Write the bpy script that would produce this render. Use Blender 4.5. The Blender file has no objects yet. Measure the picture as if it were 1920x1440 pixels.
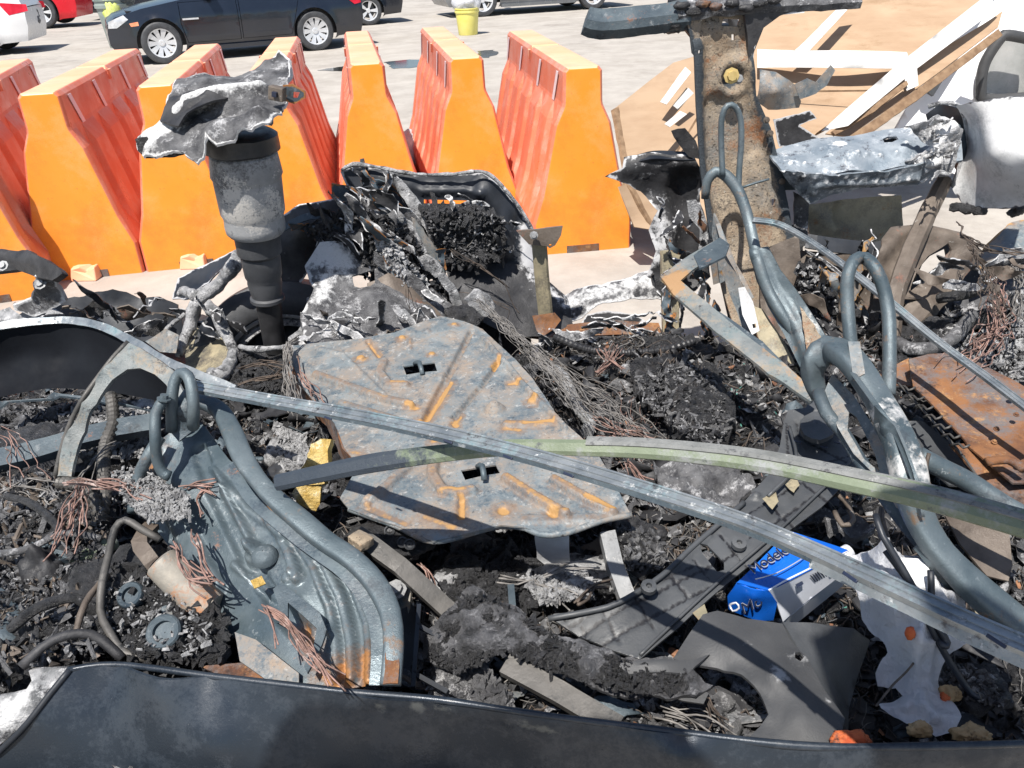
import bpy, bmesh, math, random
import numpy as np
from mathutils import Vector, Matrix
from mathutils.geometry import delaunay_2d_cdt
random.seed(7); RNG = np.random.default_rng(7)
SC = bpy.context.scene; COL = SC.collection
# ---------------------------------------------------------------- camera, sky, sun, exposure
CAM_H, PITCH, ROLL, FPX = 1.692, math.radians(28.28), math.radians(2.53), 1539.0
cam = bpy.data.cameras.new('camera'); camo = bpy.data.objects.new('camera', cam); COL.objects.link(camo)
RIGHT = Vector((1, 0, 0)); UP = Vector((0, math.sin(PITCH), math.cos(PITCH))); FWD = Vector((0, math.cos(PITCH), -math.sin(PITCH)))
cr, sr = math.cos(ROLL), math.sin(ROLL)
IR = RIGHT * cr - UP * sr; IU = RIGHT * sr + UP * cr
camo.matrix_world = Matrix(((IR.x, IU.x, -FWD.x, 0), (IR.y, IU.y, -FWD.y, 0), (IR.z, IU.z, -FWD.z, CAM_H), (0, 0, 0, 1)))
cam.sensor_width = 36; cam.lens = FPX / 1920 * 36; cam.clip_start = .02; cam.clip_end = 500
SC.camera = camo
SUN = Vector((-.20, -.44, .875)).normalized()
wd = bpy.data.worlds.new('World'); SC.world = wd; wd.use_nodes = True
nt = wd.node_tree; nt.nodes.clear()
sky = nt.nodes.new('ShaderNodeTexSky'); sky.sky_type = 'NISHITA'; sky.sun_disc = False
sky.sun_elevation = math.asin(SUN.z); sky.sun_rotation = math.atan2(SUN.x, SUN.y)
bg = nt.nodes.new('ShaderNodeBackground'); bg.inputs[1].default_value = .085
wo = nt.nodes.new('ShaderNodeOutputWorld'); nt.links.new(sky.outputs[0], bg.inputs[0]); nt.links.new(bg.outputs[0], wo.inputs[0])
sl = bpy.data.lights.new('sun', 'SUN'); sl.energy = 5.0; sl.angle = math.radians(.53); sl.color = (1, .955, .89)
so = bpy.data.objects.new('sun', sl); COL.objects.link(so); so.rotation_euler = SUN.to_track_quat('Z', 'Y').to_euler()
so.location = (0, 0, 8)
SC.view_settings.view_transform = 'Standard'; SC.view_settings.look = 'None'
SC.view_settings.exposure = .62; SC.view_settings.gamma = 1; SC.view_settings.use_curve_mapping = False

# ---------------------------------------------------------------- photo measurement -> points in the place
def ray(px, py):
    a, b = (px - 960) / FPX, (720 - py) / FPX
    return IR * a + IU * b + FWD
def W(px, py, z=0.0):
    r = ray(px, py); return Vector((0, 0, CAM_H)) + r * ((z - CAM_H) / r.z)
def D(px, py, Y):
    r = ray(px, py); return Vector((0, 0, CAM_H)) + r * (Y / r.y)
def PZ(l, z=0.4): return [W(p[0], p[1], p[2] if len(p) > 2 else z) for p in l]
def PD(l, Y): return [D(p[0], p[1], p[2] if len(p) > 2 else Y) for p in l]

# ---------------------------------------------------------------- noise
def _h(i, j, k, s):
    n = (i * 374761393 + j * 668265263 + k * 2147483647 + s * 144665) & 0xffffffff
    n = ((n ^ (n >> 13)) * 1274126177) & 0xffffffff
    return ((n ^ (n >> 16)) & 0xffff) / 65535.0
def vn(P, sc, s=0):
    P = np.asarray(P, float) * sc + 1000.0
    i = np.floor(P).astype(np.int64); f = P - i; f = f * f * (3 - 2 * f); r = 0
    for a in (0, 1):
        for b in (0, 1):
            for c in (0, 1):
                w = (f[:, 0] if a else 1 - f[:, 0]) * (f[:, 1] if b else 1 - f[:, 1]) * (f[:, 2] if c else 1 - f[:, 2])
                r = r + w * _h(i[:, 0] + a, i[:, 1] + b, i[:, 2] + c, s)
    return r * 2 - 1
def fbm(P, sc, o=4, s=0, ridge=False):
    r = 0; a = 1; t = 0
    for q in range(o):
        v = vn(P, sc * 2.03 ** q, s + q)
        if ridge: v = 1 - 2 * np.abs(v)
        r = r + a * v; t += a; a *= .52
    return r / t

# ---------------------------------------------------------------- object bookkeeping
def link(name, me, parent=None, origin=None):
    o = bpy.data.objects.new(name, me); COL.objects.link(o)
    o0 = Vector(origin) if origin is not None else Vector((0, 0, 0))
    if origin is not None and me is not None: me.transform(Matrix.Translation(-o0))
    if parent is not None:
        o.parent = parent; o.location = o0 - world_loc(parent)
    else: o.location = o0
    return o
def world_loc(o):
    l = o.location.copy()
    while o.parent is not None: o = o.parent; l = l + o.location
    return l
def tag(o, label=None, cat=None, group=None, kind=None):
    if label: o['label'] = label
    if cat: o['category'] = cat
    if group: o['group'] = group
    if kind: o['kind'] = kind
    return o
def thing(name, label, cat, loc=(0, 0, 0), group=None):
    o = bpy.data.objects.new(name, None); COL.objects.link(o); o.location = loc; o.empty_display_size = .1
    return tag(o, label, cat, group)
def mk(name, V, F, mat, parent=None, smooth=True, attr=None, cols=None):
    me = bpy.data.meshes.new(name); V = np.asarray(V, float)
    me.from_pydata(V.tolist(), [], F)
    me.materials.append(mat)
    if smooth: me.polygons.foreach_set('use_smooth', [True] * len(me.polygons))
    if attr is not None:
        a = me.attributes.new('mask', 'FLOAT', 'POINT'); a.data.foreach_set('value', np.asarray(attr, np.float32))
    me.update()
    c = V.mean(0); c[2] = V[:, 2].min()
    return link(name, me, parent, c)

# ---------------------------------------------------------------- materials
def _ramp(n, stops):
    el = n.color_ramp.elements
    while len(el) > 1: el.remove(el[-1])
    el[0].position = stops[0][0]; el[0].color = (*stops[0][1], 1)
    for p, c in stops[1:]:
        e = el.new(p); e.color = (*c, 1)
def mat(name, c1, c2=None, sc=10, rough=.6, metal=0., bump=.25, bsc=80, layers=(), mask=None, spec=.5, coords='pos', detail=6, rvar=.15, lohi=(.35, .65), bdist=.004, stretch=None, halo=None):
    """c1/c2 mixed by noise; layers=(color,threshold,scale,softness[,rough]); mask=color painted where attribute 'mask' is high"""
    m = bpy.data.materials.new(name); m.use_nodes = True; t = m.node_tree; N = t.nodes; L = t.links
    bs = N['Principled BSDF']
    if coords == 'pos': g = N.new('ShaderNodeNewGeometry'); P = g.outputs['Position']
    else: g = N.new('ShaderNodeTexCoord'); P = g.outputs['Object']
    if stretch:
        mp = N.new('ShaderNodeMapping'); L.new(P, mp.inputs[0]); mp.inputs['Scale'].default_value = stretch; P = mp.outputs[0]
    def noise(s, d=6, r=.62, dist=.0, off=0):
        n = N.new('ShaderNodeTexNoise'); n.inputs['Scale'].default_value = s; n.inputs['Detail'].default_value = d
        n.inputs['Roughness'].default_value = r; n.inputs['Distortion'].default_value = dist
        if off:
            v = N.new('ShaderNodeVectorMath'); v.operation = 'ADD'; L.new(P, v.inputs[0]); v.inputs[1].default_value = (off, off * .7, off * 1.3); L.new(v.outputs[0], n.inputs['Vector'])
        else: L.new(P, n.inputs['Vector'])
        return n.outputs['Fac']
    c2 = c2 or c1
    n0 = noise(sc, detail)
    r = N.new('ShaderNodeValToRGB'); _ramp(r, [(lohi[0], c1), (lohi[1], c2)]); L.new(n0, r.inputs[0]); col = r.outputs[0]
    rr = N.new('ShaderNodeMapRange'); L.new(noise(sc * 2.3, 4, off=3.1), rr.inputs[0]); rr.inputs[1].default_value = .3; rr.inputs[2].default_value = .7
    rr.inputs[3].default_value = max(.05, rough - rvar); rr.inputs[4].default_value = min(1, rough + rvar); rough_o = rr.outputs[0]
    met = None
    for i, ly in enumerate(layers):
        c, th, s, soft = ly[:4]
        nn = noise(s, 9, .72, .12, off=11.3 + 7 * i)
        fn = noise(150, 3, .8, off=2.2 + 5 * i); fm = N.new('ShaderNodeMath'); fm.operation = 'MULTIPLY_ADD'; L.new(fn, fm.inputs[0]); fm.inputs[1].default_value = .30; L.new(nn, fm.inputs[2]); f2_ = N.new('ShaderNodeMath'); f2_.operation = 'SUBTRACT'; L.new(fm.outputs[0], f2_.inputs[0]); f2_.inputs[1].default_value = .15; nn = f2_.outputs[0]
        mr = N.new('ShaderNodeMapRange'); L.new(nn, mr.inputs[0]); mr.inputs[1].default_value = th - soft; mr.inputs[2].default_value = th + soft
        mx = N.new('ShaderNodeMixRGB'); L.new(mr.outputs[0], mx.inputs[0]); L.new(col, mx.inputs[1]); mx.inputs[2].default_value = (*c, 1); col = mx.outputs[0]
        if len(ly) > 4:
            m2 = N.new('ShaderNodeMix'); L.new(mr.outputs[0], m2.inputs[0]); L.new(rough_o, m2.inputs[2]); m2.inputs[3].default_value = ly[4]; rough_o = m2.outputs[0]
        if metal > 0:
            mm = N.new('ShaderNodeMath'); mm.operation = 'SUBTRACT'; mm.use_clamp = True
            if met is None: mm.inputs[0].default_value = metal
            else: L.new(met, mm.inputs[0])
            L.new(mr.outputs[0], mm.inputs[1]); met = mm.outputs[0]
    if mask:
        at = N.new('ShaderNodeAttribute'); at.attribute_name = 'mask'
        if halo:
            hn = N.new('ShaderNodeMath'); hn.operation = 'MULTIPLY_ADD'; L.new(noise(60, 5, .75, off=41), hn.inputs[0]); hn.inputs[1].default_value = .95; L.new(at.outputs['Fac'], hn.inputs[2])
            hr = N.new('ShaderNodeMapRange'); L.new(hn.outputs[0], hr.inputs[0]); hr.inputs[1].default_value = .60; hr.inputs[2].default_value = .92; hr.inputs[4].default_value = .8
            hx = N.new('ShaderNodeMixRGB'); L.new(hr.outputs[0], hx.inputs[0]); L.new(col, hx.inputs[1]); hx.inputs[2].default_value = (*halo, 1); col = hx.outputs[0]
        nn = noise(45, 5, .7, off=31)
        md = N.new('ShaderNodeMath'); md.operation = 'MULTIPLY_ADD'; L.new(nn, md.inputs[0]); md.inputs[1].default_value = 1.1; md.inputs[2].default_value = -.55
        ad = N.new('ShaderNodeMath'); ad.operation = 'ADD'; L.new(md.outputs[0], ad.inputs[0]); L.new(at.outputs['Fac'], ad.inputs[1])
        mr = N.new('ShaderNodeMapRange'); L.new(ad.outputs[0], mr.inputs[0]); mr.inputs[1].default_value = .38; mr.inputs[2].default_value = .62
        mu = N.new('ShaderNodeMath'); mu.operation = 'MULTIPLY'; L.new(mr.outputs[0], mu.inputs[0])
        gt = N.new('ShaderNodeMath'); gt.operation = 'GREATER_THAN'; L.new(at.outputs['Fac'], gt.inputs[0]); gt.inputs[1].default_value = .06; L.new(gt.outputs[0], mu.inputs[1])
        mx = N.new('ShaderNodeMixRGB'); L.new(mu.outputs[0], mx.inputs[0]); L.new(col, mx.inputs[1]); mx.inputs[2].default_value = (*mask, 1); col = mx.outputs[0]
    L.new(col, bs.inputs['Base Color']); L.new(rough_o, bs.inputs['Roughness'])
    if met is not None: L.new(met, bs.inputs['Metallic'])
    else: bs.inputs['Metallic'].default_value = metal
    bs.inputs['Specular IOR Level'].default_value = spec
    if bump:
        b = N.new('ShaderNodeBump'); b.inputs['Strength'].default_value = bump; b.inputs['Distance'].default_value = bdist
        L.new(noise(bsc, 8, .7, off=5.5), b.inputs['Height']); L.new(b.outputs[0], bs.inputs['Normal'])
    return m
RUST = (.22, .085, .035); RUSTY = (.52, .27, .07); ASH = (.55, .55, .56); WASH = (.78, .78, .78); SOOT = (.012, .012, .014)
M = {}
M['steel'] = mat('burnt blue steel', (.105, .13, .145), (.19, .215, .225), 12, .55, .12, .3, 210, [((.25, .195, .15), .54, 9, .12, .85), ((.07, .095, .115), .575, 15, .07), ((.36, .36, .35), .64, 40, .07, .9), ((.03, .03, .03), .65, 75, .05)], mask=(.35, .20, .075), halo=(.18, .115, .075), bdist=.003)
M['steeld'] = mat('dark blue steel', (.035, .052, .068), (.09, .115, .13), 8, .58, .25, .5, 140, [((.19, .205, .215), .64, 26, .06, .9), (RUST, .68, 10, .05, .9), ((.02, .025, .03), .62, 12, .06)], mask=(.30, .13, .04))
M['tube'] = mat('scaled tube steel', (.060, .085, .10), (.13, .16, .175), 7, .46, .4, .35, 220, [((.035, .045, .055), .60, 12, .10), ((.28, .30, .31), .68, 50, .05, .9), ((.13, .085, .055), .65, 17, .05)], mask=(.60, .59, .57))
M['shell'] = mat('stamped blue grey shell', (.060, .085, .10), (.135, .165, .18), 6, .42, .35, .25, 160, [((.30, .32, .33), .66, 34, .06, .9), ((.03, .045, .06), .58, 7, .09), (RUST, .69, 10, .05, .9)], mask=(.30, .14, .05), halo=(.13, .075, .045))
M['rust'] = mat('rusted steel', (.085, .04, .026), (.23, .105, .045), 9, .85, 0, .6, 120, [((.13, .12, .12), .54, 7, .08, .6), ((.34, .19, .085), .62, 18, .06), ((.03, .022, .02), .60, 10, .07)], spec=.3)
M['pillar'] = mat('heat scaled pillar steel', (.22, .165, .115), (.40, .325, .24), 11, .8, 0, .9, 160, [((.19, .18, .165), .545, 5, .09), ((.045, .04, .035), .60, 80, .05), ((.25, .11, .05), .60, 8, .07), ((.52, .49, .43), .655, 30, .04), ((.04, .04, .04), .66, 6, .05)], mask=(.05, .06, .07), spec=.3, bdist=.006)
M['soot'] = mat('sooty sheet metal', (.012, .012, .014), (.042, .042, .045), 12, .6, .1, .5, 110, [((.17, .17, .17), .69, 22, .05, .95)], mask=(.5, .5, .51))
M['sootgloss'] = mat('black scorched paint', (.010, .012, .016), (.022, .026, .034), 7, .5, .1, .12, 60, [((.12, .13, .14), .72, 30, .04, .9)], mask=(.45, .45, .46))
M['sill'] = mat('dark scorched outer panel', (.016, .022, .031), (.024, .032, .043), 4, .34, .35, .15, 260, [((.085, .09, .095), .715, 120, .04, .8), ((.030, .037, .046), .62, 9, .14)], mask=(.11, .115, .11))
M['melt'] = mat('melted aluminium', (.16, .165, .17), (.50, .50, .51), 22, .6, .15, .9, 150, [((.04, .04, .045), .58, 18, .05), ((.74, .74, .74), .62, 45, .06, .9)], mask=(.74, .74, .74), bdist=.012)
M['meltd'] = mat('sooty melted aluminium', (.045, .045, .05), (.18, .18, .185), 18, .65, .15, .9, 130, [((.50, .50, .51), .60, 16, .06, .95)], mask=(.66, .66, .66), bdist=.012)
M['whitepaint'] = mat('burnt white panel', (.50, .50, .50), (.70, .70, .70), 9, .55, 0, .4, 170, [((.22, .23, .24), .60, 6, .12), ((.06, .06, .07), .70, 14, .03)], spec=.4, mask=(.07, .07, .08))
M['char'] = mat('char bed', (.004, .004, .005), (.034, .034, .037), 36, .5, 0, 1, 260, [((.13, .13, .135), .62, 60, .06), ((.42, .42, .42), .685, 55, .03), ((.06, .045, .035), .67, 6, .08)], spec=.7, bdist=.012, rvar=.35)
M['charlump'] = mat('charred lump', (.007, .007, .008), (.050, .050, .054), 32, .5, 0, 1, 200, [((.19, .19, .20), .65, 50, .05)], spec=.7, bdist=.012, rvar=.25)
M['ash'] = mat('pale ash', (.16, .16, .165), (.46, .46, .46), 45, .95, 0, 1, 200, [((.03, .03, .03), .60, 40, .05)], spec=.2, bdist=.008)
M['chip'] = mat('dark chips', (.006, .006, .007), (.085, .084, .086), 26, .5, 0, .6, 200, [((.30, .30, .30), .69, 60, .04)], lohi=(.42, .70), spec=.7)
M['rustchip'] = mat('rust chips', (.10, .045, .03), (.30, .15, .08), 40, .9, 0, .5, 200)
M['plastic'] = mat('grey black plastic', (.040, .043, .047), (.070, .074, .079), 8, .48, 0, .25, 200, [((.17, .17, .17), .71, 40, .04, .8)], mask=(.010, .010, .012))
M['plasticd'] = mat('charcoal plastic liner', (.038, .039, .041), (.058, .059, .061), 5, .58, 0, .3, 220, [((.17, .17, .17), .71, 30, .05)], mask=(.28, .28, .28))
M['rubber'] = mat('tyre rubber', (.034, .036, .040), (.066, .068, .073), 10, .6, 0, .3, 200)
M['rubblack'] = mat('black rubber', (.012, .012, .013), (.03, .03, .032), 12, .45, 0, .25, 100)
M['can'] = mat('grey strut can', (.19, .195, .20), (.32, .325, .33), 7, .6, .1, .35, 160, [((.09, .09, .095), .57, 7, .05), ((.50, .48, .45), .60, 5, .02), ((.05, .05, .05), .66, 40, .05)], mask=(.06, .06, .065))
M['copper'] = mat('burnt copper wire', (.085, .055, .045), (.33, .20, .165), 22, .65, .1, .2, 200, [((.40, .33, .30), .62, 30, .06)])
M['wire'] = mat('grey burnt wire', (.07, .065, .06), (.26, .245, .23), 30, .75, .1, .3, 200)
M['wired'] = mat('dark burnt wire', (.03, .025, .022), (.12, .09, .07), 25, .7, .1, .3, 200)
M['foam'] = mat('yellow foam', (.46, .29, .07), (.72, .56, .24), 24, .9, 0, 1, 120, [((.80, .70, .48), .58, 18, .05), ((.10, .05, .02), .64, 20, .06)], spec=.2, bdist=.01)
M['trim'] = mat('scorched bright trim', (.15, .175, .195), (.33, .35, .36), 14, .38, .5, .3, 110, [((.10, .17, .19), .60, 8, .08, .5), ((.50, .50, .49), .64, 40, .05, .9), ((.05, .05, .055), .62, 30, .06)], mask=(.05, .07, .10))
M['trimdull'] = mat('dull brown trim', (.050, .048, .045), (.115, .108, .10), 10, .55, .2, .3, 120, [((.28, .26, .24), .68, 22, .05), ((.02, .02, .02), .62, 14, .06)])
M['green'] = mat('scorched green rail', (.115, .145, .095), (.155, .185, .125), 8, .55, .05, .35, 140, [((.24, .25, .25), .58, 16, .08, .8), ((.05, .06, .06), .64, 26, .05)], mask=(.028, .038, .052))
M['greyglass'] = mat('pale grey flange', (.11, .13, .135), (.22, .23, .225), 13, .55, .2, .6, 170, [((.13, .17, .175), .58, 9, .08), ((.25, .20, .145), .585, 14, .08), ((.04, .045, .05), .62, 30, .06)], mask=(.31, .185, .09))
M['cardboard'] = mat('cardboard', (.33, .225, .145), (.40, .285, .19), 3, .9, 0, .15, 60, [((.26, .17, .10), .64, 2, .08)], spec=.2, stretch=(1, 1, 5))
M['cardedge'] = mat('cardboard corrugated edge', (.16, .10, .06), (.27, .18, .11), 20, .9, 0, .6, 90, spec=.2)
M['tape'] = mat('white packing tape', (.52, .51, .49), (.66, .65, .63), 9, .6, 0, .8, 30, [((.40, .38, .35), .62, 12, .05)])
M['white'] = mat('white car paint', (.78, .78, .79), (.84, .84, .84), 2, .3, 0, .02, 10)
M['olive'] = mat('smoke stained olive panel', (.17, .155, .105), (.34, .29, .19), 7, .6, .05, .4, 110, [((.06, .055, .05), .56, 8, .10), ((.24, .12, .05), .66, 12, .05)])
M['brownframe'] = mat('brown seat stamping', (.075, .058, .046), (.17, .14, .115), 9, .6, .15, .5, 150, [((.22, .08, .05), .64, 8, .05), ((.33, .31, .28), .68, 30, .04)])
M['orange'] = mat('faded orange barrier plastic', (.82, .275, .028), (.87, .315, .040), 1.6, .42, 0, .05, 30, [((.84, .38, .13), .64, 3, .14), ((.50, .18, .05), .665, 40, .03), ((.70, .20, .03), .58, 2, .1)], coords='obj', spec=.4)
M['orangeside'] = mat('dusty shade toned barrier wall', (.64, .165, .085), (.70, .205, .115), 2.5, .38, 0, .08, 30, [((.68, .32, .24), .59, 5, .12), ((.30, .08, .04), .70, 30, .04)], coords='obj', spec=.5)  # walls use a darker, redder copy of the orange, shade put into the colour
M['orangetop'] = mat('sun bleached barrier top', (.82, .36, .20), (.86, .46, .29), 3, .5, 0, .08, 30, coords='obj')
M['reflect'] = mat('white reflective tape', (.72, .62, .64), (.80, .70, .72), 8, .4, 0, .05, 50)
M['ground'] = mat('concrete yard', (.30, .272, .24), (.38, .35, .315), .8, .85, 0, .35, 45, [((.43, .40, .36), .56, 2.4, .14), ((.20, .18, .16), .66, .7, .10), ((.13, .115, .10), .71, 2.1, .05)], spec=.25, detail=10)
M['water'] = mat('puddle', (.03, .03, .028), (.06, .06, .055), 3, .08, 0, 0, 10, spec=.8, rvar=.03)
M['carblack'] = mat('black car paint', (.006, .009, .016), (.010, .014, .024), 2, .16, 0, .01, 8, spec=.9, rvar=.04)
M['cargrey'] = mat('grey car paint', (.16, .17, .18), (.22, .23, .24), 2, .25, .4, .01, 8, spec=.6, rvar=.05)
M['carwhite'] = mat('white rear car paint', (.70, .70, .70), (.74, .74, .74), 2, .25, 0, .01, 8, rvar=.05)
M['carred'] = mat('red car paint', (.55, .012, .02), (.62, .018, .03), 2, .25, 0, .01, 8, rvar=.05)
M['glass'] = mat('dark car glass', (.01, .013, .018), (.02, .025, .03), 2, .08, 0, 0, 8, spec=.9, rvar=.02)
M['chrome'] = mat('silver wheel alloy', (.62, .63, .65), (.72, .73, .74), 8, .35, .35, 0, 8)
M['redlens'] = mat('red lamp lens', (.45, .01, .02), (.6, .02, .04), 8, .15, 0, 0, 8)
M['amber'] = mat('amber lamp lens', (.75, .22, .10), (.8, .35, .2), 8, .15, 0, 0, 8)
M['lens'] = mat('clear lamp lens', (.45, .46, .48), (.65, .66, .68), 20, .12, .2, 0, 8)
M['blue'] = mat('glossy blue carton', (.005, .085, .42), (.008, .12, .55), 6, .25, 0, .08, 12, spec=.7)
M['cartonwhite'] = mat('silver white carton', (.55, .58, .64), (.68, .70, .75), 5, .4, 0, .1, 12)
M['bag'] = mat('thin white plastic bag', (.66, .68, .72), (.80, .81, .84), 5, .35, 0, 1, 13, [((.50, .26, .22), .73, 4, .05)], spec=.6, bdist=.03)
M['orangepeel'] = mat('orange red scrap', (.36, .06, .015), (.50, .12, .03), 30, .7, 0, .6, 90, [((.08, .03, .02), .6, 30, .06)])
M['tan'] = mat('tan dry scrap', (.26, .17, .08), (.42, .30, .16), 35, .8, 0, .8, 90, [((.10, .06, .03), .6, 26, .06)])
M['linerdark'] = mat('shade darkened matt liner', (.006, .007, .010), (.010, .012, .016), 5, .85, 0, .2, 60, spec=.15)  # near-black base paints in the shade of the overhung interior
M['ink'] = mat('dark ink', (.012, .018, .04), None, 5, .4, 0, 0)
M['silverink'] = mat('silver ink', (.6, .6, .62), None, 5, .35, .5, 0)
M['yellowbin'] = mat('yellow bucket plastic', (.75, .68, .16), (.82, .75, .25), 4, .45, 0, .05, 20)
M['bingrey'] = mat('grey bin plastic', (.22, .27, .25), (.30, .34, .32), 4, .5, 0, .05, 20)
M['leafy'] = mat('yellow green bin liner', (.45, .52, .10), (.60, .64, .25), 14, .6, 0, .6, 30)
for k in ('bag',):
    m = M[k]; t = m.node_tree; bs = t.nodes['Principled BSDF']
    tr = t.nodes.new('ShaderNodeBsdfTranslucent'); tr.inputs[0].default_value = (.8, .8, .82, 1)
    ms = t.nodes.new('ShaderNodeMixShader'); ms.inputs[0].default_value = .35
    t.links.new(bs.outputs[0], ms.inputs[1]); t.links.new(tr.outputs[0], ms.inputs[2]); t.links.new(ms.outputs[0], t.nodes['Material Output'].inputs[0])

# ---------------------------------------------------------------- geometry helpers
def inpoly(X, Y, poly):
    ins = np.zeros(len(X), bool); n = len(poly); j = n - 1
    for i in range(n):
        xi, yi = poly[i]; xj, yj = poly[j]
        if yi != yj:
            c = ((yi > Y) != (yj > Y)) & (X < (xj - xi) * (Y - yi) / (yj - yi) + xi)
            ins ^= c
        j = i
    return ins
def resample(poly, res, jag=0, closed=True, seed=0):
    out = []; n = len(poly)
    for i in range(n if closed else n - 1):
        a = np.array(poly[i], float); b = np.array(poly[(i + 1) % n], float); k = max(1, int(np.linalg.norm(b - a) / res))
        for q in range(k): out.append(a + (b - a) * q / k)
    if not closed: out.append(np.array(poly[-1], float))
    out = np.array(out)
    if jag:
        P3 = np.c_[out, np.full(len(out), seed * 1.7)]
        out = out + np.c_[fbm(P3, 22, 4, 3 + seed), fbm(P3, 22, 4, 9 + seed)] * jag
    return out
def tri2d(polys, res, jag=0, seed=0, grid=True):
    """triangulate outline polys[0] minus holes polys[1:]"""
    loops = [resample(polys[0], res, jag, seed=seed)] + [resample(p, res * .8) for p in polys[1:]]
    V = [Vector((float(a), float(b))) for l in loops for a, b in l]; E = []; k = 0
    for l in loops:
        E += [(k + i, k + (i + 1) % len(l)) for i in range(len(l))]; k += len(l)
    if grid:
        mn = loops[0].min(0); mx = loops[0].max(0)
        gx, gy = np.meshgrid(np.arange(mn[0], mx[0], res), np.arange(mn[1], mx[1], res * .87))
        gx = gx + (np.arange(gx.shape[0]) % 2)[:, None] * res * .5
        X, Y = gx.ravel(), gy.ravel()
        X = X + RNG.uniform(-.12, .12, len(X)) * res; Y = Y + RNG.uniform(-.12, .12, len(Y)) * res
        k = inpoly(X, Y, loops[0])
        for h in loops[1:]: k &= ~inpoly(X, Y, h)
        V += [Vector((float(a), float(b))) for a, b in zip(X[k], Y[k])]
    r = delaunay_2d_cdt(V, E, [], 0, 1e-6)
    v = np.array([(p.x, p.y) for p in r[0]]); F = np.array([f for f in r[2] if len(f) == 3], int)
    c = v[F].mean(1); k = inpoly(c[:, 0], c[:, 1], loops[0])
    for h in loops[1:]: k &= ~inpoly(c[:, 0], c[:, 1], h)
    F = F[k]
    a = v[F]; ar = (a[:, 1, 0] - a[:, 0, 0]) * (a[:, 2, 1] - a[:, 0, 1]) - (a[:, 1, 1] - a[:, 0, 1]) * (a[:, 2, 0] - a[:, 0, 0])
    F[ar < 0] = F[ar < 0][:, ::-1]
    F = F[np.abs(ar) > 1e-10]
    used = np.unique(F); mp = -np.ones(len(v), int); mp[used] = np.arange(len(used))
    return v[used], mp[F]
def thicken(V, F, nrm, th):
    """top sheet V,F ; offset copy by -nrm*th ; separate rim verts"""
    n = len(V); V2 = V - nrm * th
    cnt = {}
    for f in F:
        for a, b in ((f[0], f[1]), (f[1], f[2]), (f[2], f[0])):
            cnt[(a, b)] = cnt.get((a, b), 0) + 1
    E = [(a, b) for (a, b) in cnt if (b, a) not in cnt]
    faces = [tuple(int(i) for i in f) for f in F] + [tuple(int(i) + n for i in f[::-1]) for f in F]
    VV = [V, V2]; k = 2 * n
    ri = {}; rv = []; ids = []
    for e in E:
        for a in e:
            if a not in ri: ri[a] = k + len(rv); rv.append(V[a]); ids.append(a); rv.append(V2[a]); ids.append(a)
    for a, b in E: faces.append((ri[a], ri[a] + 1, ri[b] + 1, ri[b]))
    if rv: VV.append(np.array(rv))
    return np.vstack(VV), faces, np.array(ids, int)
def rbf(uv, h, q):
    n = len(uv); d = np.linalg.norm(uv[:, None] - uv[None], axis=2); A = np.zeros((n + 3, n + 3))
    A[:n, :n] = d + np.eye(n) * 1e-4 * 0 - 0; A[:n, n] = 1; A[:n, n + 1:] = uv; A[n, :n] = 1; A[n + 1:, :n] = uv.T
    b = np.zeros(n + 3); b[:n] = h
    try: s = np.linalg.solve(A + np.diag([1e-9] * (n + 3)), b)
    except Exception: return np.zeros(len(q))
    out = np.zeros(len(q))
    for i in range(0, len(q), 4000):
        Q = q[i:i + 4000]; dq = np.linalg.norm(Q[:, None] - uv[None], axis=2)
        out[i:i + 4000] = dq @ s[:n] + s[n] + Q @ s[n + 1:]
    return out
CAMV = Vector((0, 0, CAM_H))
def segdist(q, pl):
    best = np.full(len(q), 1e9)
    pl = np.asarray(pl)
    if len(pl) == 1: return np.linalg.norm(q - pl[0], axis=1)
    for a, b in zip(pl[:-1], pl[1:]):
        ab = b - a; L2 = max(1e-12, ab @ ab); t = np.clip(((q - a) @ ab) / L2, 0, 1)
        best = np.minimum(best, np.linalg.norm(q - (a + t[:, None] * ab), axis=1))
    return best
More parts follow.
